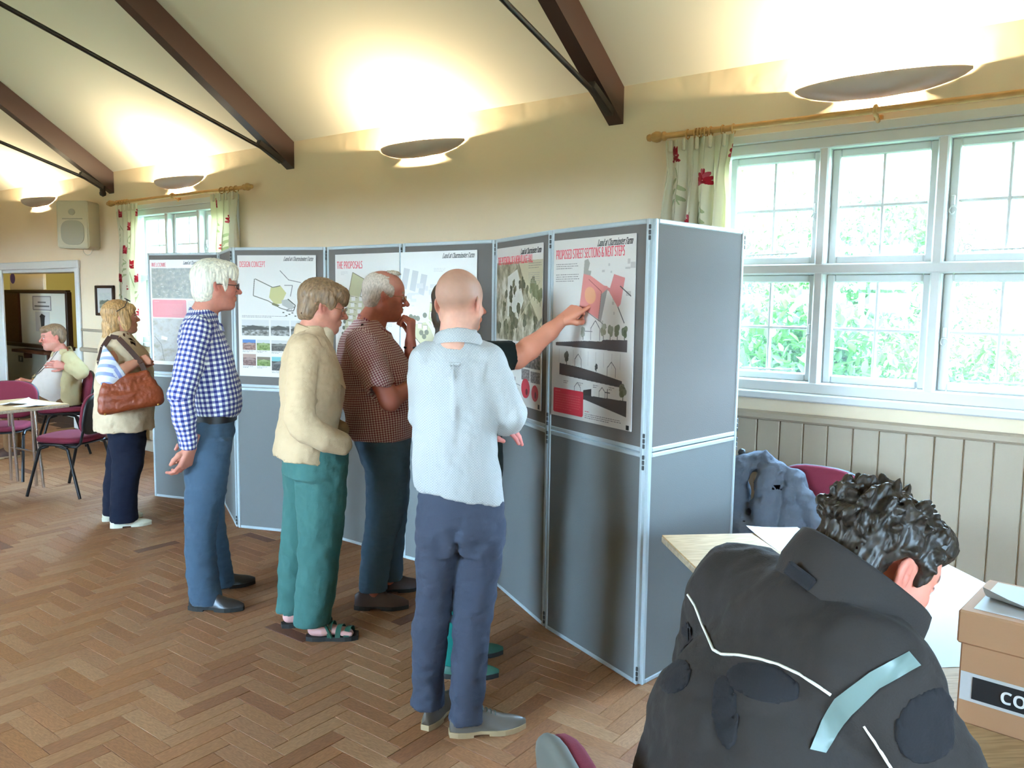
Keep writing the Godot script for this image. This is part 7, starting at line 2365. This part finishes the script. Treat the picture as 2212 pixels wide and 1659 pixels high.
func black_jacket_man() -> void:
	var w := person("dark-haired man in black motorcycle jacket bent over the table, seen from behind", Vector3(-0.33, 0, 2.97), 12.65)
	var skin := rgb(214, 138, 116)
	var fw := Vector3(0.816, 0, -0.576)
	var rt := Vector3(0.576, 0, 0.816)
	var face := (fw * 0.86 + Vector3(0, -0.50, 0)).normalized()
	var hx := Transform3D(look(face, (fw * 0.45 + Vector3(0, 0.88, 0) - rt * 0.06).normalized(), 0.96), Vector3(0.016, 1.172, 0.005))
	var nape := Vector3(-0.060, 1.090, 0.035)
	garment("body", M.skin, w, func() -> Array:
		var b := Field.new(Vector3(-0.42, 0.0, -0.50), Vector3(0.50, 1.24, 0.36), 0.018)
		b.chain([Vector3(-0.24, 0.55, 0.17), Vector3(-0.15, 0.86, 0.10), Vector3(-0.09, 1.02, 0.05)], [0.14, 0.14, 0.12], 0.03)
		b.cone(nape - Vector3(0, 0.08, 0), Vector3(-0.005, 1.10, 0.01), 0.058, 0.054, 0.03)
		b.chain([Vector3(0.02, 1.03, 0.165), Vector3(0.095, 0.86, 0.14), Vector3(0.235, 0.785, -0.02)], [0.055, 0.042, 0.028], 0.02)
		b.chain([Vector3(-0.20, 1.04, -0.09), Vector3(-0.20, 0.85, -0.16), Vector3(0.02, 0.785, -0.22)], [0.055, 0.042, 0.028], 0.02)
		for s in [-1.0, 1.0]:
			var hp: Vector3 = Vector3(-0.22, 0.52, 0.15) + rt * (0.09 * s)
			b.chain([hp, hp + fw * 0.42, hp + fw * 0.40 - Vector3(0, 0.44, 0)], [0.08, 0.058, 0.04], 0.02)
		return [b.out(Transform3D(), skin_col(skin)), head_out(hx, {"skin": skin, "nose": 1.0, "neck": Vector3(0, -0.15, -0.075), "neck_r": 0.064, "brow": rgb(50, 38, 30), "beard": rgb(120, 96, 84), "beard_k": 0.55}, 0.0034),
			hand_out(Vector3(0.225, 0.79, -0.01), (fw + Vector3(0, -0.12, 0)), Vector3(0, 1, 0) - rt * 0.3, 1.0, [[40, 50, 30], [46, 52, 30], [50, 54, 32], [54, 54, 32]], THUMB_IN, skin, 1.0),
			hand_out(Vector3(0.01, 0.785, -0.215), fw + Vector3(0.2, -0.05, 0), Vector3(0, 1, 0), -1.0, RELAXED, THUMB_OPEN, skin, 1.0)])
	garment("hair", M.hair, w, func() -> Array:
		var adds := [[Vector3(0, 0.048, -0.026), Vector3(0.088, 0.090, 0.108)], [Vector3(0, -0.015, -0.074), Vector3(0.078, 0.076, 0.050)], [Vector3(0, 0.082, 0.046), Vector3(0.072, 0.048, 0.060)], [Vector3(0.074, 0.030, 0.020), Vector3(0.014, 0.034, 0.024)], [Vector3(-0.074, 0.030, 0.020), Vector3(0.014, 0.034, 0.024)]]
		var rng := RandomNumberGenerator.new()
		rng.seed = 9
		for k in 130:   # loose curls
			var dd := Vector3(rng.randfn(), absf(rng.randfn()) * 0.9 - 0.15, rng.randfn() - 0.35).normalized()
			var p := Vector3(0, 0.047, -0.026) + dd * Vector3(0.085, 0.087, 0.106)
			if p.z > 0.085 or p.y < -0.02: continue
			var z := dd
			var x := z.cross(Vector3(rng.randfn(), rng.randfn(), rng.randfn())).normalized()
			adds.append([p, Vector3(0.006, 0.011 + rng.randf() * 0.007, 0.015 + rng.randf() * 0.011), Basis(x, z.cross(x), z)])
		return [hair_out(hx, adds, [[Vector3(0, -0.035, 0.100), Vector3(0.12, 0.085, 0.080)], [Vector3(0.092, -0.010, -0.012), Vector3(0.040, 0.044, 0.036)], [Vector3(-0.092, -0.010, -0.012), Vector3(0.040, 0.044, 0.036)], [Vector3(0, -0.13, 0.0), Vector3(0.14, 0.075, 0.12)]], rgb(40, 33, 26), 0.5, 0.0050, Vector3(59.8, 20.8, 52), 0.008, 0.0034)])
	var jacket := part("jacket", null, M.black_shell, w)
	var strip := part("reflective_strip", null, M.reflective_grey, w)
	var pip := part("piping", null, M.piping, w)
	var pads := []
	for k in 5: pads.append(part("padded_panel", null, M.black_panel, w))
	jobs.append(func() -> Array:
		var f := Field.new(Vector3(-0.46, 0.44, -0.34), Vector3(0.36, 1.26, 0.44), 0.0095)
		f.cone(Vector3(-0.26, 0.50, 0.18), Vector3(-0.155, 0.86, 0.105), 0.165, 0.172, 0.04, rt, 1.22)
		f.cone(Vector3(-0.155, 0.86, 0.105), Vector3(-0.095, 1.0, 0.055), 0.172, 0.130, 0.04, rt, 1.25)
		f.cone(Vector3(-0.215, 1.052, -0.085), Vector3(-0.01, 1.052, 0.15), 0.100, 0.092, 0.05)
		f.cone(Vector3(-0.09, 1.06, 0.04), nape + Vector3(0.01, 0.03, -0.005), 0.105, 0.082, 0.03)
		f.chain([Vector3(0.01, 1.045, 0.16), Vector3(0.092, 0.90, 0.15), Vector3(0.110, 0.855, 0.13), Vector3(0.21, 0.80, 0.01)], [0.096, 0.080, 0.072, 0.050], 0.03)
		f.chain([Vector3(-0.225, 1.05, -0.09), Vector3(-0.27, 0.88, -0.13), Vector3(-0.20, 0.84, -0.17), Vector3(0.0, 0.795, -0.215)], [0.098, 0.084, 0.074, 0.052], 0.03)
		f.ell(Vector3(-0.015, 1.16, 0.015), Vector3(0.088, 0.085, 0.088), 0.01, Basis(), true)
		f.rough(folds, 0.0140, Vector3(6, 6, 6), Vector3(1, 4, 2))
		f.rough(folds, 0.0045, Vector3(18, 18, 18))
		var eye := Vector3(0, 1.62, 1.507)
		var res := [f.out()]
		var up := [Vector2(0.070, 1.029), Vector2(0.012, 0.981), Vector2(-0.041, 0.921), Vector2(-0.062, 0.875), Vector2(-0.080, 0.815)]
		var lo := [Vector2(0.089, 1.008), Vector2(0.029, 0.955), Vector2(-0.013, 0.898), Vector2(-0.034, 0.859), Vector2(-0.053, 0.815)]
		var mb := MB.new()
		var rows := []
		for k in 17:
			var t := k / 16.0 * 4.0
			var j := mini(int(t), 3)
			var a: Vector2 = (up[j] as Vector2).lerp(up[j + 1], t - j)
			var b: Vector2 = (lo[j] as Vector2).lerp(lo[j + 1], t - j)
			var row := PackedVector3Array()
			for q in 5:
				var c := a.lerp(b, q / 4.0)
				var p := f.hit(eye, Vector3(c.x, c.y, 0))
				row.append(p + f.grad(p) * 0.0035)
			rows.append(row)
		mb.sheet(rows)
		var pm := MB.new()
		for line in [P8_PIPE_A, P8_PIPE_B]:
			var pts := []
			for k in range(0, line.size() - 2, 2):
				for q in 4:
					var c := Vector2(line[k], line[k + 1]).lerp(Vector2(line[k + 2], line[k + 3]), q / 4.0)
					var p := f.hit(eye, Vector3(c.x, c.y, 0))
					pts.append(p + f.grad(p) * 0.001)
			pm.tube(pts, 0.0026, 6)
		res.append([mb.v, mb.n, mb.t, mb.c, mb.ix])
		res.append([pm.v, pm.n, pm.t, pm.c, pm.ix])
		for e in P8_PADS:   # [x, y, half width, half height, slant]
			var c := f.hit(eye, Vector3(e[0], e[1], 0))
			var g := Field.new(c - Vector3.ONE * 0.13, c + Vector3.ONE * 0.13, 0.0085)
			g.d.fill(0.05)
			var zz := (eye - c).normalized()
			var xx := Vector3.UP.cross(zz).normalized()
			g.ell(c, Vector3(e[2], e[3], 0.07), 0.001, Basis(xx, zz.cross(xx), zz) * Basis(Vector3.BACK, e[4]))
			for z in g.nz:
				for y in g.ny:
					for x in g.nx:
						var i := (z * g.ny + y) * g.nx + x
						if g.d[i] < 0.03:
							var s := f.at(g.o + Vector3(x, y, z) * g.h) - 0.004
							g.d[i] = maxf(s, g.d[i])
			res.append(g.out())
		return res)
	job_done.append(func(r: Array) -> void:
		jacket.mesh = joined([r[0]])
		strip.mesh = joined([r[1]])
		pip.mesh = joined([r[2]])
		for k in pads.size(): pads[k].mesh = joined([r[3 + k]]))
	# stand-up collar round the neck, open at the throat
	var ax := (fw * 0.52 + Vector3(0, 0.85, 0)).normalized()
	var f2 := (fw - ax * fw.dot(ax)).normalized()
	var rows := []
	for e in [[-0.045, 0.112, 0.0], [-0.01, 0.118, 0.0], [0.026, 0.114, 0.0], [0.044, 0.110, 0.0], [0.048, 0.104, 0.0], [0.040, 0.098, 0.0], [-0.02, 0.100, 0.0]]:
		var row := PackedVector3Array()
		for k in 25:
			var a := PI * 0.16 + PI * 1.68 * k / 24.0
			var fl: float = 0.016 * pow(absf(cos(a * 0.5)), 4.0)
			row.append(Vector3(-0.030, 1.130, 0.030) + ax * (e[0] - 0.012 * cos(a)) + (f2 * cos(a) * 1.08 + rt * sin(a)) * (e[1] + fl))
		rows.append(row)
	var co := part("collar", MB.new().sheet(rows).mesh(), M.black_shell, w)
	part("collar_tab", bx(Vector3(-0.102, 1.176, 0.128), Vector3(0.052, 0.026, 0.008), 0.003, Basis(Vector3.UP, -0.35) * Basis(Vector3.BACK, -0.45)), M.black_panel, co)
	garment("trousers", M.navy_cloth, w, func() -> Array:
		var g := Field.new(Vector3(-0.48, 0.02, -0.30), Vector3(0.34, 0.66, 0.38), 0.013)
		g.cone(Vector3(-0.23, 0.535, 0.16) - rt * 0.09, Vector3(-0.23, 0.535, 0.16) + rt * 0.09, 0.125, 0.125, 0.03)
		for s in [-1.0, 1.0]:
			var hp: Vector3 = Vector3(-0.22, 0.53, 0.15) + rt * (0.09 * s)
			g.chain([hp, hp + fw * 0.42, hp + fw * 0.40 - Vector3(0, 0.46, 0)], [0.098, 0.078, 0.062], 0.02)
		return [g.out()])
	for s in [-1.0, 1.0]:
		shoe(w, Vector3(-0.22, 0, 0.15) + rt * (0.09 * s) + fw * 0.34, fw, 0.28, M.dark_leather, M.dark_sole)

const P8_PADS := [[-0.328, 0.988, 0.030, 0.040, 0.1], [-0.330, 0.902, 0.034, 0.034, -0.2], [-0.172, 0.925, 0.066, 0.030, -0.15], [-0.232, 0.856, 0.022, 0.064, 0.15], [0.112, 0.905, 0.045, 0.060, -0.5]]
const P8_PIPE_A := [-0.309, 1.067, -0.295, 1.048, -0.279, 1.011, -0.258, 0.968, -0.243, 0.962, -0.210, 0.967, -0.174, 0.967, -0.139, 0.963, -0.103, 0.953, -0.068, 0.936, -0.042, 0.922]
const P8_PIPE_B := [0.008, 0.881, 0.028, 0.855, 0.056, 0.814, 0.075, 0.780]

func draped_jacket() -> void:
	var o := thing("jacket", "crumpled blue grey jacket hung over the chair beside the end board", "jacket", Vector3(-1.40, 0, 0.50))
	garment("shell", M.blue_jacket, o, func() -> Array:
		var f := Field.new(Vector3(-0.30, 0.30, -0.16), Vector3(0.36, 0.94, 0.36), 0.009)
		f.cone(Vector3(-0.18, 0.800, -0.02), Vector3(0.0, 0.845, -0.02), 0.045, 0.040, 0.03)
		f.cone(Vector3(0.0, 0.845, -0.02), Vector3(0.16, 0.765, 0.0), 0.040, 0.050, 0.03)
		f.cone(Vector3(0.15, 0.775, 0.0), Vector3(0.30, 0.600, 0.10), 0.050, 0.042, 0.03)
		f.cone(Vector3(-0.14, 0.77, 0.0), Vector3(-0.12, 0.50, 0.10), 0.075, 0.085, 0.03)
		f.cone(Vector3(0.05, 0.78, 0.0), Vector3(0.06, 0.50, 0.12), 0.070, 0.085, 0.03)
		f.cone(Vector3(0.16, 0.70, 0.03), Vector3(0.20, 0.50, 0.12), 0.060, 0.070, 0.02)
		f.cone(Vector3(-0.16, 0.52, 0.12), Vector3(0.20, 0.48, 0.14), 0.070, 0.070, 0.03)
		f.rough(folds, 0.0232, Vector3(5, 7, 5), Vector3(1, 1, 4))
		f.rough(folds, 0.0109, Vector3(14, 12, 14), Vector3(1, 5, 4))
		return [f.out()])
	part("button", MB.new().lathe([Vector2(0.001, 0.02), Vector2(0.016, 0.014), Vector2(0.02, 0.0), Vector2(0.016, -0.014), Vector2(0.001, -0.02)], 10, Transform3D(Basis(), Vector3(-0.12, 0.868, -0.02))).mesh(), M.black_plastic, o)


func run_jobs() -> void:
	job_out.resize(jobs.size())
	if jobs.size():
		var id := WorkerThreadPool.add_group_task(func(i: int) -> void: job_out[i] = jobs[i].call(), jobs.size())
		WorkerThreadPool.wait_for_group_task_completion(id)
		for k in jobs.size():
			job_done[k].call(job_out[k])
